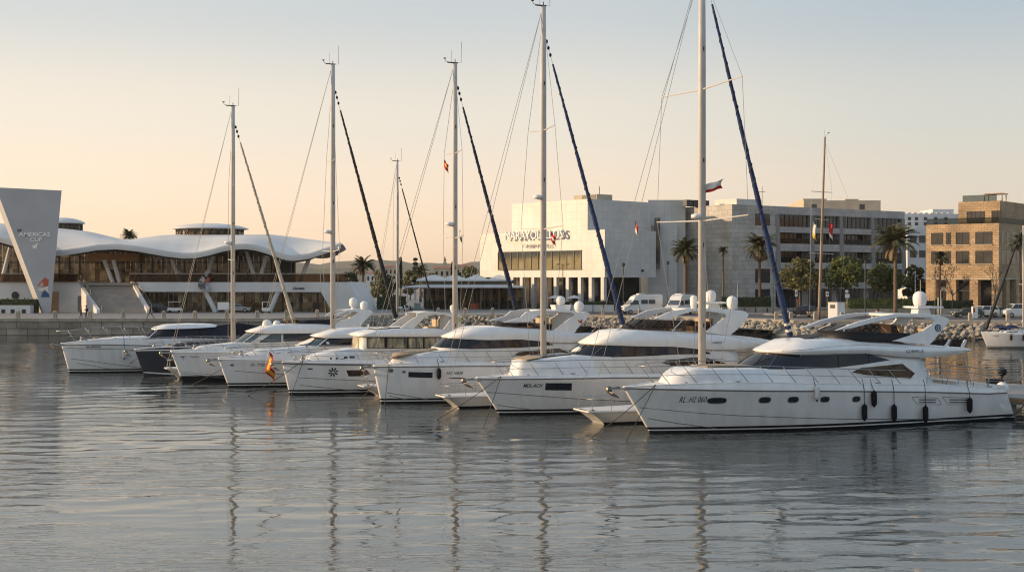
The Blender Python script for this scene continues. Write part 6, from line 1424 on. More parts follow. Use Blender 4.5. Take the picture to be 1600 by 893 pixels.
# ------------------------------------------------------------------ far town
def house(label, u0, u1, vt, Y, m='beige_wall', roofm='roof_tile', nw=3):
    o = thing('house', label, 'house', (gx(u0, Y), Y, GZ), 0, 'far houses beyond the cafe'); x0, x1, z1 = gx(u0, Y), gx(u1, Y), zz(vt, Y); h = (x1-x0)*.16
    part('wall', m, lambda g: g.box(x0, x1, Y, Y+8, GZ, z1), root=o); part('roof', roofm, lambda g: g.extrude([(x0-.3, Y-.3, z1), (x0-.3, Y+8.3, z1), (x0-.3, Y+4, z1+h)], (x1-x0+.6, 0, 0)), root=o)
    for k in range(nw): part('window', 'window_dark', lambda g: g.box(lerp(x0, x1, (k+.3)/nw), lerp(x0, x1, (k+.7)/nw), Y-.05, Y+.1, z1-2.4, z1-1), root=o)
house('pale ochre house at the foot of the church tower', 678, 703, 419, 420); house('far brown house behind the lone dark date palm', 549, 566, 419, 460, 'sand_brick' if 0 else 'beige_wall'); house('far house with white wall right of the lone dark date palm', 572, 592, 427, 430, 'white_render'); house('far house with low tiled roof left of the stepped pine', 601, 620, 417, 480); house('small far house right of the slim cypress', 712, 735, 417, 470)
CH = thing('church_tower', 'small ochre church tower with pointed top on the skyline above the cafe', 'church', (gx(695, 440), 440, GZ))
part('tower', 'beige_wall', lambda g: g.box(gx(692, 440), gx(698, 440), 440, 441.4, GZ, zz(410, 440)), root=CH); part('belfry', 'beige_wall', lambda g: g.box(gx(693, 440), gx(697, 440), 440.2, 441.2, zz(410, 440), zz(406, 440)), root=CH)
part('spire', 'roof_tile', lambda g: g.lathe([(.5, 0), (.25, .6), (.02, 1.3)], at(695, 406, 440.7), 8), root=CH)

# ------------------------------------------------------------------ cafe
CF = thing('cafe', 'waterfront cafe with flat white canopies, slim posts and glazed dark interior', 'cafe', (gx(725, 230), 230, GZ))
def hip(g, u0, u1, ve, vt, Y0, Y1, inset):
    x0, x1, ze, zt = gx(u0, Y0), gx(u1, Y0), zz(ve, Y0), zz(vt, Y0); i = inset
    a = [(x0, Y0, ze), (x1, Y0, ze), (x1, Y1, ze), (x0, Y1, ze)]; b = [(x0+i, Y0+(Y1-Y0)*.4, zt), (x1-i, Y0+(Y1-Y0)*.4, zt), (x1-i, Y0+(Y1-Y0)*.6, zt), (x0+i, Y0+(Y1-Y0)*.6, zt)]
    g.loft([[(x, y, z-.22) for x, y, z in a], a, b], True, True)
part('lower_canopy', 'canopy', lambda g: hip(g, 628, 818, 447.5, 440, 227, 240, 8), root=CF)
part('clerestory', 'window_dark', lambda g: g.box(gx(660, 231), gx(806, 231), 231, 237, zz(443, 231), zz(437, 231)), root=CF)
for u0, u1 in ((650, 700), (688, 728), (723, 764), (760, 800)): part('upper_canopy', 'canopy', lambda g: hip(g, u0, u1, 437, 429, 228.5+.02*u0/100, 239.5, (u1-u0)*.05), root=CF)
for u in range(637, 820, 12): part('post', 'canopy' if u < 665 else 'mullion', lambda g: g.tube([(gx(u, 227.6), 227.6, GZ), (gx(u, 227.6), 227.6, 6.2)], .09, 6), root=CF)
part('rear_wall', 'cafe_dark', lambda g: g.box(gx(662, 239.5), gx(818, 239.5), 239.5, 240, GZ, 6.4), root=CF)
for k in range(11): u = 668+k*14; part('column', 'beige_wall' if k % 3 == 0 else 'wood_panel', lambda g: g.box(gx(u, 236)-.25, gx(u, 236)+.25, 236, 236.5, GZ, 6.3), root=CF)
part('floor', 'stair_stone', lambda g: g.box(gx(632, 227), gx(816, 227), 227, 240, GZ+.01, GZ+.12), root=CF)
for u0, u1 in ((664, 700), (752, 778), (780, 815)): part('glass_screen', 'balcony_glass', lambda g: g.box(gx(u0, 228), gx(u1, 228), 228, 228.05, GZ+.12, GZ+1.7), root=CF)
def cafe_set(label, u, Y, m):
    o = thing('cafe_table', label, 'table', (gx(u, Y), Y, GZ+.12), 0, 'cafe tables under the canopy'); g = MB(); g.lathe([(.4, .70), (.4, .74)], (0, 0, 0), 14); g.build('tabletop', m, o); g = MB(); g.tube([(0, 0, 0), (0, 0, .7)], .04, 6); g.lathe([(.25, 0), (.25, .03)], (0, 0, 0), 12); g.build('pedestal', 'mullion', o)
    return o
def chair(label, u, Y, m, rz):
    o = thing('chair', label, 'chair', (gx(u, Y), Y, GZ+.12), rz, 'cafe chairs under the canopy'); g = MB(); g.box(-.22, .22, -.22, .22, .43, .47); g.build('seat', m, o); g = MB(); g.box(-.22, .22, .19, .23, .47, .92); g.build('backrest', m, o)
    for a in (-.2, .2):
        for b in (-.2, .2): g = MB(); g.box(a-.02, a+.02, b-.02, b+.02, 0, .43); g.build('leg', 'mullion', o)
cafe_set('round white cafe table under the middle of the canopy', 706, 231, 'dome_white'); cafe_set('round dark cafe table near the orange counter', 757, 231, 'mullion'); cafe_set('round white cafe table at the right of the cafe', 788, 231, 'dome_white')
for lab, u, m, rz in (('white chair left of the middle white cafe table', 699, 'dome_white', 1.4), ('brown chair right of the middle white cafe table', 714, 'wood_panel', -1.4), ('white chair right of the dark cafe table', 764, 'dome_white', -1.4), ('brown chair left of the rightmost cafe table', 781, 'wood_panel', 1.4), ('white chair right of the rightmost cafe table', 797, 'dome_white', -1.5)): chair(lab, u, 231, m, rz)
mat('orange_red', (.40, .09, .03), .6, var=.2, scale=2); mat('bin_green', (.20, .26, .24), .6, var=.15, scale=2)
o = thing('bar_counter', 'orange red bar counter under the cafe canopy', 'counter', (gx(741, 229), 229, GZ+.12)); g = MB(); g.box(-.75, .75, -.3, .3, 0, 1.05); g.build('body', 'orange_red', o, bevel=.03); g = MB(); g.box(-.82, .82, -.36, .36, 1.05, 1.12); g.build('top', 'mullion', o)
o = thing('recycling_bin', 'pale green recycling container left of the cafe glass', 'bin', (gx(652, 222), 222, GZ)); g = MB(); g.loft([[(x*k, y*k, z) for x, y in ((-.55, -.5), (.55, -.5), (.55, .5), (-.55, .5))] for z, k in ((0.08, .86), (1.2, 1))], True, True); g.build('body', 'bin_green', o, bevel=.04); g = MB(); g.box(-.58, .58, -.53, .53, 1.2, 1.35); g.build('lid', 'bin_green', o, bevel=.05)
def parasol(label, u, Y, m): 
    o = thing('parasol', label, 'parasol', (gx(u, Y), Y, GZ), 0, 'open parasols by the colonnade'); g = MB(); g.tube([(0, 0, 0), (0, 0, 2.6)], .03, 6); g.build('pole', 'mullion', o); g = MB(); g.lathe([(1.3, 2.15), (1.25, 2.25), (.6, 2.5), (.02, 2.7)], (0, 0, 0), 8); g.build('canopy', m, o)
parasol('white parasol at the museum colonnade left of the bushes', 897, 223, 'canopy'); parasol('white parasol at the colonnade just right of the blue rolled sail', 868, 224, 'canopy')
# scooters parked left of the cafe
def scooter(label, u, Y, rz, m):
    o = thing('scooter', label, 'scooter', (gx(u, Y), Y, GZ), rz, 'scooters parked left of the cafe')
    for x in (-.62, .62): g = MB(); g.lathe([(.14, -.05), (.27, -.06), (.27, .06), (.14, .05)], (x, 0, .27), 14, 'y', cap=False); g.build('wheel', 'black_plastic', o)
    g = MB(); g.smooth = True; g.ell((-.42, 0, .62), .48, .17, .24, 10, 6); g.box(-.3, .42, -.14, .14, .28, .36); g.extrude([(.38, -.17, .3), (.52, -.17, .3), (.40, -.17, 1.0), (.30, -.17, .98)], (0, .34, 0)); g.build('body', m, o)
    g = MB(); g.ell((-.38, 0, .84), .40, .14, .08, 10, 6); g.build('seat', 'black_plastic', o)
    g = MB(); g.tube([(.62, 0, .27), (.40, 0, 1.02)], .035, 6); g.tube([(.36, -.32, 1.05), (.36, .32, 1.05)], .02, 5); g.build('handlebar', 'steel', o)
    g = MB(); g.lathe([(.09, -.03), (.09, .05), (.02, .07)], (.42, 0, .92), 10, 'x'); g.build('headlight', 'dome_white', o)
scooter('white scooter parked beside the small distant mast', 629, 219, .5, 'gelcoat'); scooter('dark scooter next to a white one left of the recycling container', 638, 220, -.3, 'black_plastic')

# ------------------------------------------------------------------ vehicles
def paint(name, c): mat(name, c, .25, var=.06, scale=1, coat=.6)
paint('paint_black', (.015, .016, .02)); paint('paint_grey', (.10, .095, .09)); paint('paint_green', (.035, .04, .03)); paint('paint_white', (.70, .69, .66)); paint('paint_silver', (.33, .33, .33))
mat('tyre', (.015, .015, .016), .85); mat('rim', (.32, .32, .33), .35, metal=.8); mat('lamp_clear', (.6, .6, .58), .1, spec=.8); mat('lamp_red', (.30, .01, .01), .2)
def vehicle(name, label, cat, u, Y, rz, L, W, body, cabin, wheels, wr, m, group, extra=None, mir=True):
    """body and cabin are side outlines (x forward, z up); cabin narrows upward"""
    o = thing(name, label, cat, (gx(u, Y), Y, GZ+.012), rz, group); h = W/2
    g = MB(); g.extrude([(x, -h, z) for x, z in body], (0, W, 0)); g.build('body', m, o, bevel=.07)
    if cabin:
        zc0 = min(z for x, z in cabin); zc1 = max(z for x, z in cabin); q = lambda z: h-.04-.16*(z-zc0)/(zc1-zc0)
        g = MB(); n = len(cabin); g.add([(x, -q(z), z) for x, z in cabin]+[(x, q(z), z) for x, z in cabin], [tuple(range(n)), tuple(range(n, 2*n))[::-1]]+[(i, n+i, n+(i+1) % n, (i+1) % n) for i in range(n)]); cb = g.build('cabin', m, o, bevel=.04)
        cx = sum(x for x, z in cabin)/n; win = [(lerp(cx, x, .90), lerp((zc0+zc1)/2, z, .78)) for x, z in cabin]
        for sg in (1, -1): g = MB(); g.add([(x, sg*(q(z)+.012), z) for x, z in win], [tuple(range(n))]); g.build('side_window', 'window_dark', cb); g = MB(); xm = cx; g.box(xm-.04, xm+.04, *sorted((sg*(q(zc0)-.05), sg*(q(zc0)+.018))), zc0+.06, zc1-.08); g.build('door_pillar', m, cb)
        s = sorted(cabin); f0, f1 = cabin[0], cabin[1]; b1, b0 = cabin[-2], cabin[-1]
        for nm, (a, b), d in (('windscreen', (f0, f1), .015), ('rear_window', (b0, b1), -.015)):
            g = MB(); p0, p1 = (lerp(a[0], b[0], .12), lerp(a[1], b[1], .12)), (lerp(a[0], b[0], .9), lerp(a[1], b[1], .9)); g.add([(p0[0]+d, -q(p0[1])+.08, p0[1]+.012), (p0[0]+d, q(p0[1])-.08, p0[1]+.012), (p1[0]+d, q(p1[1])-.06, p1[1]+.012), (p1[0]+d, -q(p1[1])+.06, p1[1]+.012)], [(0, 1, 2, 3)]); g.build(nm, 'window_dark', cb)
    for x in wheels:
        for sg in (1, -1):
            w = MB(); w.lathe([(wr*.6, -.10), (wr*.94, -.11), (wr, -.06), (wr, .06), (wr*.94, .11), (wr*.6, .10)], (x, sg*(h-.06), wr), 18, 'y'); t = w.build('wheel', 'tyre', o)
            w = MB(); w.lathe([(.01, -.118), (wr*.58, -.112), (wr*.62, 0), (wr*.58, .112), (.01, .118)], (x, sg*(h-.06), wr), 14, 'y'); w.build('rim', 'rim', t)
    fx = max(x for x, z in body); bx = min(x for x, z in body); hz = wr*2+.05
    for sg in (1, -1):
        g = MB(); g.box(fx-.12, fx+.012, *sorted((sg*(h-.10), sg*(h-.42))), hz-.02, hz+.14); g.build('headlight', 'lamp_clear', o, bevel=.02); g = MB(); g.box(bx-.012, bx+.1, *sorted((sg*(h-.08), sg*(h-.30))), hz+.05, hz+.25); g.build('tail_light', 'lamp_red', o, bevel=.02)
        if mir: g = MB(); x = (cabin[0][0]-.15) if cabin else fx-1.2; z = (min(z for x_, z in cabin)+.12) if cabin else 1.4; g.box(x-.06, x+.06, *sorted((sg*(h-.02), sg*(h+.16))), z, z+.14); g.build('mirror', 'mullion', o, bevel=.02)
    g = MB(); g.box(fx-.02, fx+.014, -.26, .26, hz-.28, hz-.16); g.build('number_plate', 'dome_white', o)
    if extra: extra(o, h)
    return o
CAR = ([(2.1, .28), (2.15, .55), (2.05, .78), (1.0, .94), (-1.9, .98), (-2.1, .85), (-2.12, .3)], [(1.15, .92), (.35, 1.42), (-1.2, 1.42), (-1.95, .95)])
SUV = ([(2.2, .32), (2.25, .65), (2.15, .92), (1.05, 1.06), (-2.1, 1.08), (-2.2, .9), (-2.2, .34)], [(1.2, 1.04), (.5, 1.64), (-1.7, 1.64), (-2.12, 1.06)])
GP = 'cars parked along the promenade road'
vehicle('parked_car', 'dark sport utility car parked left of the pale flag mast', 'car', 1253, 186.5, math.pi+.05, 4.4, 1.85, *SUV, (1.4, -1.35), .36, 'paint_black', GP)
vehicle('parked_car', 'brownish grey car parked behind the foot of the pale flag mast', 'car', 1286, 185, math.pi-.5, 4.3, 1.8, *CAR, (1.35, -1.3), .33, 'paint_grey', GP)
vehicle('parked_car', 'dark green saloon car parked left of the ticket machine at right', 'car', 1512, 184.5, math.pi, 4.3, 1.8, *CAR, (1.35, -1.3), .33, 'paint_green', GP)
vehicle('parked_car', 'white car parked right of the ticket machine', 'car', 1537, 185.5, math.pi+.3, 4.3, 1.8, *SUV, (1.35, -1.3), .36, 'paint_white', GP)
vehicle('parked_car', 'black car parked between the white car and the white van at right', 'car', 1558, 187.2, math.pi, 4.3, 1.8, *CAR, (1.35, -1.3), .33, 'paint_black', GP)
vehicle('parked_car', 'dark car parked at the right foot of the pavilion stairs', 'car', 250, 212, .1, 4.2, 1.75, *CAR, (1.35, -1.3), .33, 'paint_black', 'cars parked before the pavilion glazing')
vehicle('parked_car', 'silver car half hidden behind the leftmost sailing mast', 'car', 371, 212, .1, 4.0, 1.75, *CAR, (1.3, -1.3), .33, 'paint_silver', 'cars parked before the pavilion glazing')
VAN = ([(2.4, .35), (2.45, .75), (2.35, 1.05), (1.75, 1.25), (-2.45, 1.3), (-2.5, .4)], [(1.75, 1.22), (1.15, 2.0), (-2.35, 2.05), (-2.46, 1.25)])
vehicle('parked_van', 'small white van cut by the right edge of the picture', 'van', 1594, 184.5, math.pi, 4.9, 1.9, *VAN, (1.6, -1.5), .36, 'paint_white', None)
def camper(o, h):
    pass
def campervan(label, u, Y, rz, sc=1.0):
    L, h = 6.2, 1.03; o = thing('camper_van', label, 'camper van', (gx(u, Y), Y, GZ+.012), rz, 'white camper vans parked together'); o.scale = (sc, sc, sc)
    side = [(3.0, .42), (3.08, .75), (2.95, 1.05), (2.25, 1.35), (1.55, 2.10), (1.25, 2.55), (.7, 2.82), (-3.05, 2.86), (-3.12, 2.6), (-3.12, .45)]
    g = MB(); rings = []
    for k, y in ((0, 1), (1, -1)): rings.append([(x, y*(h-.16*max(0, (z-1.3)/1.5)), z) for x, z in side])
    n = len(side); g.add(rings[0]+rings[1], [tuple(range(n)), tuple(range(n, 2*n))[::-1]]+[(i, n+i, n+(i+1) % n, (i+1) % n) for i in range(n)]); g.build('body', 'paint_white', o, bevel=.09)
    yy = lambda z: h-.16*max(0, (z-1.3)/1.5)
    for sg in (1, -1):
        for nm, q in (('door_window', [(2.0, 1.42), (1.5, 2.02), (.75, 2.04), (.75, 1.42)]), ('side_window', [(.35, 1.5), (.35, 2.1), (-.7, 2.1), (-.7, 1.5)]), ('side_window', [(-.85, 1.5), (-.85, 2.1), (-1.9, 2.1), (-1.9, 1.5)])):
            g = MB(); g.add([(x, sg*(yy(z)+.012), z) for x, z in q], [(0, 1, 2, 3)]); g.build(nm, 'window_dark', o)
        g = MB(); g.extrude([(.62, sg*(h+.002), .6), (.66, sg*(h+.002), .6), (.66, sg*(h+.002), 1.4), (.62, sg*(h+.002), 1.4)], (0, sg*.008, 0)); g.build('door_seam', 'line_grey', o)
        g = MB(); g.box(2.86, 3.06, *sorted((sg*.55, sg*.95)), .82, 1.05); g.build('headlight', 'lamp_clear', o, bevel=.03); g = MB(); g.box(1.95, 2.1, *sorted((sg*1.0, sg*1.28)), 1.4, 1.75); g.build('mirror', 'mullion', o, bevel=.03)
        g = MB(); g.box(-3.14, -3.0, *sorted((sg*.75, sg*.98)), .9, 1.4); g.build('tail_light', 'lamp_red', o)
        for x in (2.05, -1.75):
            g = MB(); g.lathe([(.2, -.11), (.33, -.12), (.35, 0), (.33, .12), (.2, .11)], (x, sg*.93, .35), 16, 'y'); t = g.build('wheel', 'tyre', o); g = MB(); g.lathe([(.01, -.125), (.2, -.12), (.21, .12), (.01, .125)], (x, sg*.93, .35), 12, 'y'); g.build('rim', 'rim', t)
    g = MB(); g.add([(2.22+.02, -.85, 1.40), (2.22+.02, .85, 1.40), (1.60, .80, 2.07), (1.60, -.80, 2.07)], [(0, 1, 2, 3)]); g.build('windscreen', 'blue_glass', o)
    g = MB(); g.box(2.9, 3.1, -.8, .8, .42, .66); g.build('bumper', 'mullion', o, bevel=.03); g = MB(); g.box(2.93, 3.04, -.42, .42, .8, 1.02); g.build('grille', 'mullion', o)
    g = MB(); g.box(-.6, .5, -.5, .5, 2.86, 3.0); g.build('roof_vent', 'dome_white', o, bevel=.04)
    g = MB()
    for y in (-.7, .7): g.tube([(-2.6, y, 3.0), (.2, y, 3.0)], .03, 5)
    for x in (-2.5, -1.2, .1): g.tube([(x, -.7, 2.86), (x, -.7, 3.0), (x, .7, 3.0), (x, .7, 2.86)], .03, 5)
    g.build('roof_rack', 'steel', o)
campervan('white camper van seen from its side, left one of two beside the blue rolled sail', 1001, 202, math.pi+.32, 1.08); campervan('white camper van with roof rack facing the water, behind the white arch domes', 1062, 200, math.pi+1.0, 1.08)
def cart(label, u, Y, rz):
    o = thing('utility_cart', label, 'cart', (gx(u, Y), Y, GZ), rz, 'white utility carts before the pavilion'); g = MB(); g.extrude([(1.2, -.6, .3), (1.2, -.6, .7), (.8, -.6, .85), (-1.1, -.6, .85), (-1.15, -.6, .3)], (0, 1.2, 0)); g.build('body', 'paint_white', o, bevel=.05)
    g = MB(); g.box(-1.1, .95, -.62, .62, 1.78, 1.86); g.build('roof', 'paint_white', o, bevel=.03)
    for x in (-1.0, .85):
        for y in (-.56, .56): g = MB(); g.tube([(x, y, .85), (x*.95, y, 1.78)], .03, 5); g.build('post', 'steel', o)
    for x in (-.75, .75):
        for y in (-.55, .55): g = MB(); g.lathe([(.1, -.09), (.24, -.09), (.24, .09), (.1, .09)], (x, y, .24), 14, 'y'); g.build('wheel', 'tyre', o)
    g = MB(); g.box(-.5, .2, -.5, .5, .85, 1.0); g.box(-.55, -.42, -.5, .5, 1.0, 1.35); g.build('bench_seat', 'black_plastic', o)
cart('white roofed utility cart left of the leftmost sailing mast, by the white strut', 273, 209, .2); cart('white roofed utility cart near the foot of the right white strut', 415, 209, math.pi/2+.3)
o = thing('display_board', 'blank white display board standing between the two utility carts', 'board', (gx(349, 209), 209, GZ)); g = MB(); g.box(-.95, .95, -.03, .03, .5, 1.75); g.build('panel', 'dome_white', o)
for x in (-.8, .8): g = MB(); g.tube([(x, 0, 0), (x, 0, .5)], .04, 5); g.build('leg', 'steel', o)

# ------------------------------------------------------------------ bollards on the quay edge
BO = [(-8, 'half cut by the left edge'), (28, 'before the round wall sign, left of the pylon'), (86, 'just right of the pylon foot'), (140.6, 'behind the two people standing together'), (192.6, 'at the middle of the broad stairs'), (256, 'right of the walking man'), (304.7, 'left of the white strut foot'), (354.5, 'beside the leftmost sailing mast'), (402, 'right of the leftmost sailing mast'), (447.6, 'just left of the pale rolled sail foot'), (495.7, 'left of the mast with the black rolled sail'),
      (636, 'right of the small distant mast'), (685, 'below the left cafe canopy'), (727, 'right of the mast with the navy rolled sail'), (769.6, 'before the orange bar counter side of the cafe'), (942, 'left of the blue rolled sail before the white barrier'), (999.6, 'before the front wheel of the left camper van'), (1028, 'between the two camper vans'), (1213, 'left of the wide blue rolled sail foot'), (1236, 'right of the wide blue rolled sail foot'), (1274, 'at the foot of the pale flag mast'),
      (1315.5, 'right of the notice cabinet'), (1365, 'right of the green lamp post'), (1427, 'seen through the arch of the nearest yacht'), (1516, 'before the ticket machine'), (1575, 'before the white van at right')]
def bollard_proto():
    o = thing('bollard', 'x', 'bollard', (0, 0, 0), 0, 'stone bollards along the quay edge'); g = MB()
    g.loft([[(x*k, y*k, z) for x, y in ((-.24, -.2), (-.2, -.24), (.2, -.24), (.24, -.2), (.24, .2), (.2, .24), (-.2, .24), (-.24, .2))] for z, k in ((0, 1.06), (.9, 1), (1.0, .96), (1.12, .82), (1.16, .4))], True, True); g.build('post', 'coping_stone', o)
    g = MB(); g.lathe([(.03, -.01), (.03, .05)], (0, -.24, .8), 8, 'y'); g.build('chain_eye', 'mullion', o); return o
used = []; BP = bollard_proto()
def edge_y(u):
    k = (u-CX)/F
    for (x0, y0), (x1, y1) in zip(EDGE, EDGE[1:]):
        a, b = x0/y0, x1/y1
        if a <= k <= b: t = (k*y0-x0)/((x1-x0)-k*(y1-y0)); return lerp(y0, y1, t)
    return 178
for i, (u, lab) in enumerate(BO): Y = edge_y(u)+1.3; place(BP, used, (gx(u, Y), Y, GZ+(.0)), vr.uniform(-.1, .1), 'stone bollard '+lab)
# ------------------------------------------------------------------ lamps, poles, signs
mat('pole_green', (.035, .06, .05), .5, var=.2, scale=2); mat('lamp_glass', (.45, .44, .40), .2)
def lamp(label, u, vt, Y, arms=(1,), m='mullion', al=.9, r=.07, lantern=False, cat='lamp post'):
    o = thing('street_lamp', label, cat, (gx(u, Y), Y, GZ), 0, 'lamp posts along the promenade'); H = zz(vt, Y)-GZ; g = MB(); g.tube([(0, 0, 0), (0, 0, .6), (0, 0, .62), (0, 0, H)], r*1.5, 8, lambda t: r*1.5 if t < .4 else r); g.build('pole', m, o)
    for a in arms:
        g = MB(); g.tube([(0, 0, H-.25), (a*al*.5, 0, H+.02), (a*al, 0, H+.05)], .035, 5); ar = g.build('arm', m, o)
        g = MB(); g.smooth = True; g.ell((a*(al+.25), 0, H+.04), .34, .13, .09, 10, 6); hd = g.build('lamp_head', m, ar)
    if not arms: g = MB(); g.lathe([(.10, 0), (.24, .1), (.28, .45), (.12, .55), (.02, .62)], (0, 0, H-.1), 8); g.build('lantern', 'lamp_glass' if lantern else m, o)
lamp('tall green lamp post with two arms between the notice cabinet and tall date palm', 1352, 405, 188, (1, -1), 'pole_green', .55, .10)
lamp('black lamp post with small lantern between camper vans and date palm', 1043.5, 412, 206, (), 'mullion')
lamp('double armed lamp post before the bronze museum window', 879.5, 413, 222, (1, -1), 'mullion', .6)
lamp('plain dark lamp post left of the left camper van', 974, 415, 205, (), 'mullion')
lamp('thin grey lamp post standing left of the round tree', 1208, 420, 200, (), 'pole_green', .5, .06)
lamp('short double armed lamp before the grey apartment ground floor', 1307.5, 446, 205, (1, -1), 'mullion', .25)
lamp('tall green post behind the dome of the nearest yacht', 1461, 418, 190, (1,), 'pole_green', .3, .07)
for u, v, lab in ((1466, 464, 'left one of two short pale poles right of the tall green post'), (1471.5, 466, 'right one of two short pale poles right of the tall green post')):
    o = thing('short_pole', lab, 'pole', (gx(u, 189), 189, GZ), 0, 'short pale poles'); g = MB(); g.tube([(0, 0, 0), (0, 0, zz(v, 189)-GZ)], .07, 7); g.build('post', 'steel', o); g = MB(); g.lathe([(.1, 0), (.1, .05), (.02, .1)], (0, 0, zz(v, 189)-GZ), 8); g.build('cap', 'mullion', o)
def sign(label, u, vb, vt, vp, wpx, Y, face, mark=None, shape='box'):
    o = thing('road_sign', label, 'sign', (gx(u, Y), Y, GZ), 0, 'road signs by the kerb'); zt, zb = zz(vt, Y)-GZ, zz(vp, Y)-GZ; w = wpx*Y/F/2; g = MB(); g.tube([(0, 0, 0), (0, 0, zt)], .035, 6); g.build('post', 'steel', o)
    g = MB()
    if shape == 'box': g.box(-w, w, -.06, -.03, zb, zt)
    else: g.lathe([(.01, -.03), (w, -.03), (w, 0)], (0, -.04, (zb+zt)/2), 20, 'y')
    p = g.build('plate', face, o, bevel=.0)
    if mark: g = MB(); g.box(-w*.5, w*.5, -.075, -.061, lerp(zb, zt, .35), lerp(zb, zt, .65)) if shape == 'box' else g.lathe([(.01, -.04), (w*.55, -.04), (w*.55, -.031)], (0, -.04, (zb+zt)/2), 16, 'y'); g.build('mark', mark, p)
sign('small white sign with dark mark between pale flag mast and notice cabinet', 1292.5, 485, 455, 463, 4.5, 196, 'dome_white', 'ink'); sign('white information sign on a post right of the notice cabinet', 1324, 495, 459, 465, 7, 189, 'dome_white'); sign('round white sign above the white information sign', 1323, 495, 452, 458, 5, 192, 'dome_white', shape='round')
sign('round pinkish sign between the parked dark car and the round tree', 1246.5, 485, 466, 473, 5, 198, 'emblem_red', shape='round'); sign('tall thin white sign left of the round pinkish sign', 1244, 485, 452, 463, 4, 200, 'dome_white', 'emblem_blue')
CB = thing('notice_cabinet', 'big pale utility cabinet with pasted notice on its left face, beside the road', 'cabinet', (gx(1307.5, 176), 176, GZ), R(0))
g = MB(); g.prism([(-1.15, .25), (-.05, -.5), (1.1, .0), (.05, .75)], .08, 2.35); g.build('body', 'dome_white', CB, bevel=.02); g = MB(); g.prism([(-1.2, .25), (-.05, -.56), (1.16, .0), (.05, .81)], 2.352, 2.43); g.build('top', 'coping_stone', CB); g = MB(); d = Vector((1.10, -.75)).normalized(); n = Vector((-d.y, d.x))*-.02
q = [Vector((-1.15, .25))+d*t+n for t in (.3, 1.0)]; g.add([(q[0].x, q[0].y, 1.55), (q[1].x, q[1].y, 1.55), (q[1].x, q[1].y, 2.05), (q[0].x, q[0].y, 2.05)], [(0, 1, 2, 3)]); g.build('notice', 'leaf_olive' if 0 else 'rub_dark', CB); g = MB(); g.prism([(-1.1, .25), (-.05, -.45), (1.05, .0), (.05, .7)], 0, .08); g.build('plinth', 'concrete', CB)
TM = thing('ticket_machine', 'grey and red ticket machine standing between the dark green and white cars', 'ticket machine', (gx(1523, 178.5), 178.5, GZ)); g = MB(); g.box(-.38, .38, -.25, .25, .1, 1.75); g.build('body', 'dome_white', TM, bevel=.04); g = MB(); g.box(-.3, -.05, -.27, -.251, .9, 1.55); g.build('panel', 'emblem_red', TM); g = MB(); g.box(-.3, .3, -.2, .2, 0, .1); g.build('base', 'concrete', TM)
WS = thing('litter_bin', 'dark litter bin with rounded lid at the hedge, right of the green lamp post', 'bin', (gx(1371, 190), 190, GZ)); g = MB(); g.lathe([(.25, 0), (.28, .9)], (0, 0, 0), 12); g.build('body', 'wood_panel', WS); g = MB(); g.lathe([(.3, .9), (.3, 1.05), (.02, 1.2)], (0, 0, 0), 12); g.build('lid', 'mullion', WS)
BR = thing('barrier', 'long low white barrier with slim rails left of the camper vans', 'barrier', (gx(925, 211), 211, GZ)); part('panel', 'white_render', lambda g: g.box(gx(893, 211), gx(960, 211), 211, 211.15, GZ+.1, GZ+1.25), root=BR)
for k in range(5): u = 893+k*16.7; part('post', 'mullion', lambda g: g.tube([(gx(u, 210.9), 210.9, GZ), (gx(u, 210.9), 210.9, GZ+1.7)], .05, 5), root=BR)
part('rail', 'mullion', lambda g: g.tube([(gx(893, 210.9), 210.9, GZ+1.68), (gx(960, 210.9), 210.9, GZ+1.68)], .035, 5), root=BR)
# flag mast with yard on the quay
Yf = 172.5; FM = thing('flag_mast', 'tall pale ship style flag mast with two crosstrees standing on the quay edge', 'flag mast', (gx(1279.5, Yf), Yf, GZ)); H = zz(214, Yf)-GZ; dx = gx(1289, Yf)-gx(1279.5, Yf); P = lambda z: Vector((dx*z/H, 0, z))
g = MB(); g.smooth = True; g.tube([P(H*i/10) for i in range(11)], .21, 10, lambda t: .21-.09*t); g.build('pole', 'mast_pale' if 0 else 'mast_wood', FM)
for v, w0, w1 in ((300, -1.6, 1.2), (396, -1.6, 1.7), (343, -1.0, .9)): z = zz(v, Yf)-GZ; g = MB(); g.tube([P(z)+Vector((w0, 0, .12)), P(z), P(z)+Vector((w1, 0, -.05))], .05, 6); g.build('crosstree', 'mast_pale', FM)
for a, b in (((-1.6, 300), 218), ((1.2, 300), 218), ((3.4, 310), 220)): g = MB(); z = zz(a[1], Yf)-GZ; g.tube([P(zz(b, Yf)-GZ), P(z)+Vector((a[0], 0, 0)), P(1.0)+Vector((a[0]*.8, 0, 0))], .011, 4); g.build('stay', 'rig_wire', FM)
g = MB(); g.tube([P(H), P(H)+Vector((-.15, 0, 1.4))], .012, 4); g.tube([P(H), P(H)+Vector((.5, 0, .55))], .012, 4); g.ell(P(H)+Vector((.5, 0, .55)), .14, .05, .07, 8, 5); g.build('wind_vane', 'mullion', FM)
flag('red flag with pale lower end hanging on the right halyard of the quay flag mast', at(1296, 346, Yf-.3), .9, 2.0, ((0, .75, 'red_flag'), (.75, 1, 'white_flag')), droop=.7); flag('yellowish white flag hanging on the left halyard of the quay flag mast', at(1270, 346, Yf-.3), .9, 2.1, ((0, .7, 'white_flag'), (.7, 1, 'yellow_flag')), droop=.7)

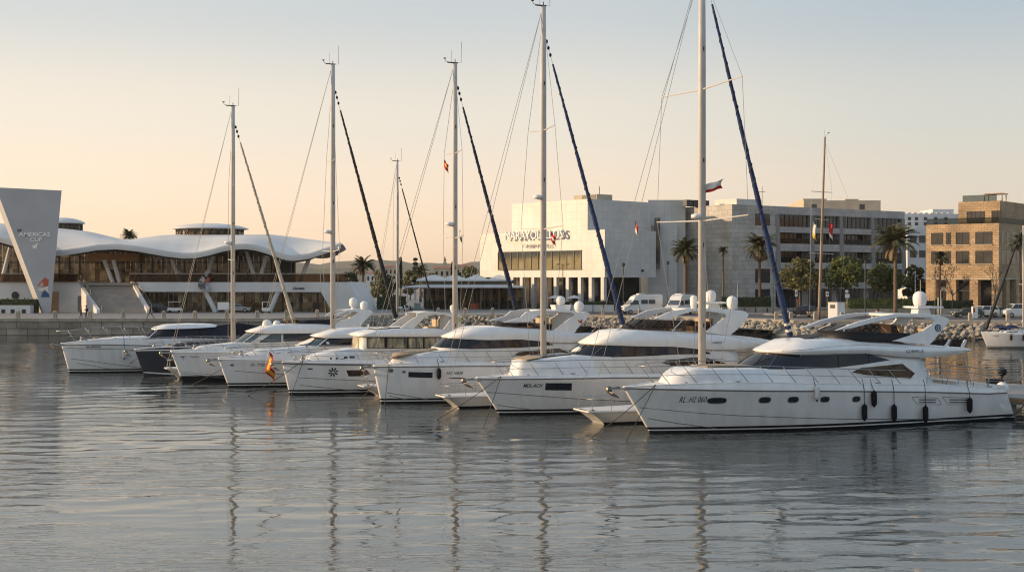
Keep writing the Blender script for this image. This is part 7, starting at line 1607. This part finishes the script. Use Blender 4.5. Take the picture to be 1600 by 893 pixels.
# ------------------------------------------------------------------ people
mat('skin', (.42, .25, .17), .55); mat('cloth_dark', (.015, .016, .02), .8, var=.3, scale=8); mat('cloth_blue', (.03, .045, .08), .8, var=.3, scale=8); mat('cloth_pale', (.42, .36, .30), .8, var=.2, scale=8); mat('hair_dark', (.018, .012, .009), .7); mat('cloth_brown', (.10, .065, .04), .8, var=.2, scale=8)
def person(label, u, Y, rz, top, legs, stride=.25, arm=.2, lean=.04, h=1.74, bend=.0, hair='hair_dark', bag=None):
    o = thing('person', label, 'person', (gx(u, Y), Y, GZ), rz); k = h/1.74
    J = {'pel': (0, 0, .93), 'wst': (lean*.5, 0, 1.10), 'chs': (lean, 0, 1.34), 'nck': (lean*1.2, 0, 1.48), 'jaw': (lean*1.2+.02, 0, 1.56), 'hed': (lean*1.2+.015, 0, 1.66)}
    R_ = {'pel': .135, 'wst': .12, 'chs': .145, 'nck': .055, 'jaw': .07, 'hed': .088}
    E = [('pel', 'wst'), ('wst', 'chs'), ('chs', 'nck'), ('nck', 'jaw'), ('jaw', 'hed')]
    for n_, sg in (('l', 1), ('r', -1)):
        f = stride*sg; J['hp'+n_] = (f*.1, .09*sg, .88); J['kn'+n_] = (f*.75+.06, .095*sg, .49); J['an'+n_] = (f*1.5-.03, .10*sg, .09); J['to'+n_] = (f*1.5+.15, .115*sg, .035)
        R_.update({'hp'+n_: .088, 'kn'+n_: .058, 'an'+n_: .042, 'to'+n_: .035}); E += [('pel', 'hp'+n_), ('hp'+n_, 'kn'+n_), ('kn'+n_, 'an'+n_), ('an'+n_, 'to'+n_)]
        a = -arm*sg; J['sh'+n_] = (lean, .185*sg, 1.40); J['el'+n_] = (lean+a*.5, .235*sg, 1.12); J['wr'+n_] = (lean+a+.06+bend*.12, .235*sg, .88+bend*.3); J['ha'+n_] = (lean+a+.11+bend*.16, .225*sg, .79+bend*.36)
        R_.update({'sh'+n_: .062, 'el'+n_: .043, 'wr'+n_: .032, 'ha'+n_: .036}); E += [('chs', 'sh'+n_), ('sh'+n_, 'el'+n_), ('el'+n_, 'wr'+n_), ('wr'+n_, 'ha'+n_)]
    names = list(J); me = bpy.data.meshes.new('s'); me.from_pydata([J[q] for q in names], [(names.index(a), names.index(b)) for a, b in E], []); ob = bpy.data.objects.new('s', me); COL.objects.link(ob)
    sk = ob.modifiers.new('s', 'SKIN'); 
    if not me.skin_vertices: 
        bm = bmesh.new(); bm.from_mesh(me); bm.verts.layers.skin.verify(); bm.to_mesh(me); bm.free()
    for i, q in enumerate(names): r = R_[q]; me.skin_vertices[0].data[i].radius = (r, r*(1.15 if q in ('pel', 'wst', 'chs') else 1)); me.skin_vertices[0].data[i].use_root = q == 'pel'
    ss = ob.modifiers.new('u', 'SUBSURF'); ss.levels = 2; ss.render_levels = 2
    ev = ob.evaluated_get(bpy.context.evaluated_depsgraph_get()); m2 = bpy.data.meshes.new_from_object(ev); bpy.data.objects.remove(ob)
    for q in (top, legs, 'skin', 'black_plastic'): m2.materials.append(M[q])
    for p in m2.polygons:
        c = p.center; r = math.hypot(c.x-lean, c.y); p.use_smooth = True
        p.material_index = 2 if c.z > 1.475 else (3 if c.z < .10 else (2 if abs(c.y) > .18 and c.z < .875+bend*.3 and c.z > .7 else (1 if c.z < .96 and abs(c.y) < .2 else 0)))
    m2.transform(Matrix.Scale(k, 4)); b = bpy.data.objects.new('body', m2); COL.objects.link(b); b.parent = o
    g = MB(); g.smooth = True; g.ell((lean*1.2-.015, 0, 1.70), .105, .098, .10, 12, 8); hh = g.build('hair', hair, o); hh.scale = (k, k, k)
    if bag: g = MB(); g.smooth = True; g.ell((lean-.19, 0, 1.22), .10, .15, .22, 10, 8); g.build('backpack', bag, o)
    return o
person('person in dark clothes standing at left of a pair before the pavilion stairs', 126.5, 180.6, R(10), 'cloth_dark', 'cloth_dark', .10, .05, .02)
person('person with dark jacket and backpack standing at right of a pair before the stairs', 135, 180.9, R(200), 'cloth_dark', 'cloth_blue', .08, .08, .03, 1.82, .8, bag='cloth_dark')
person('person in black walking along the quay at the right foot of the stairs', 235, 180.2, R(180), 'cloth_dark', 'cloth_dark', .33, .25, .06, 1.78)
person('person in pale clothes standing at the colonnade behind the arch of the second yacht', 892, 206, R(120), 'cloth_pale', 'cloth_pale', .06, .05, .02, 1.75)
person('person in dark blue top standing by the middle cafe table', 703, 229.5, R(0), 'cloth_blue', 'cloth_brown', .06, .05, .02)
person('person in brown standing near the orange bar counter', 733, 228.8, R(60), 'cloth_brown', 'cloth_dark', .08, .08, .02, 1.7)
person('person in white top standing at the right end of the cafe', 775, 229, R(150), 'white_flag', 'cloth_blue', .08, .08, .02, 1.7)
# ------------------------------------------------------------------ evening haze: the far hills and town fade a little
g = MB(); g.box(-5200, 5200, -400, 5400, -3.2, 90); m = bpy.data.materials.new('haze'); m.use_nodes = True; nt = m.node_tree; nt.nodes.remove(nt.nodes['Principled BSDF'])
v = nt.nodes.new('ShaderNodeVolumePrincipled'); v.inputs['Color'].default_value = (.93, .90, .86, 1); v.inputs['Density'].default_value = .00006; v.inputs['Anisotropy'].default_value = .25
nt.links.new(v.outputs['Volume'], nt.nodes['Material Output'].inputs['Volume']); o = g.build('haze', m); tag(o, 'thin warm evening haze over the harbour and the far hills', 'haze', kind='stuff'); o.display_type = 'WIRE'
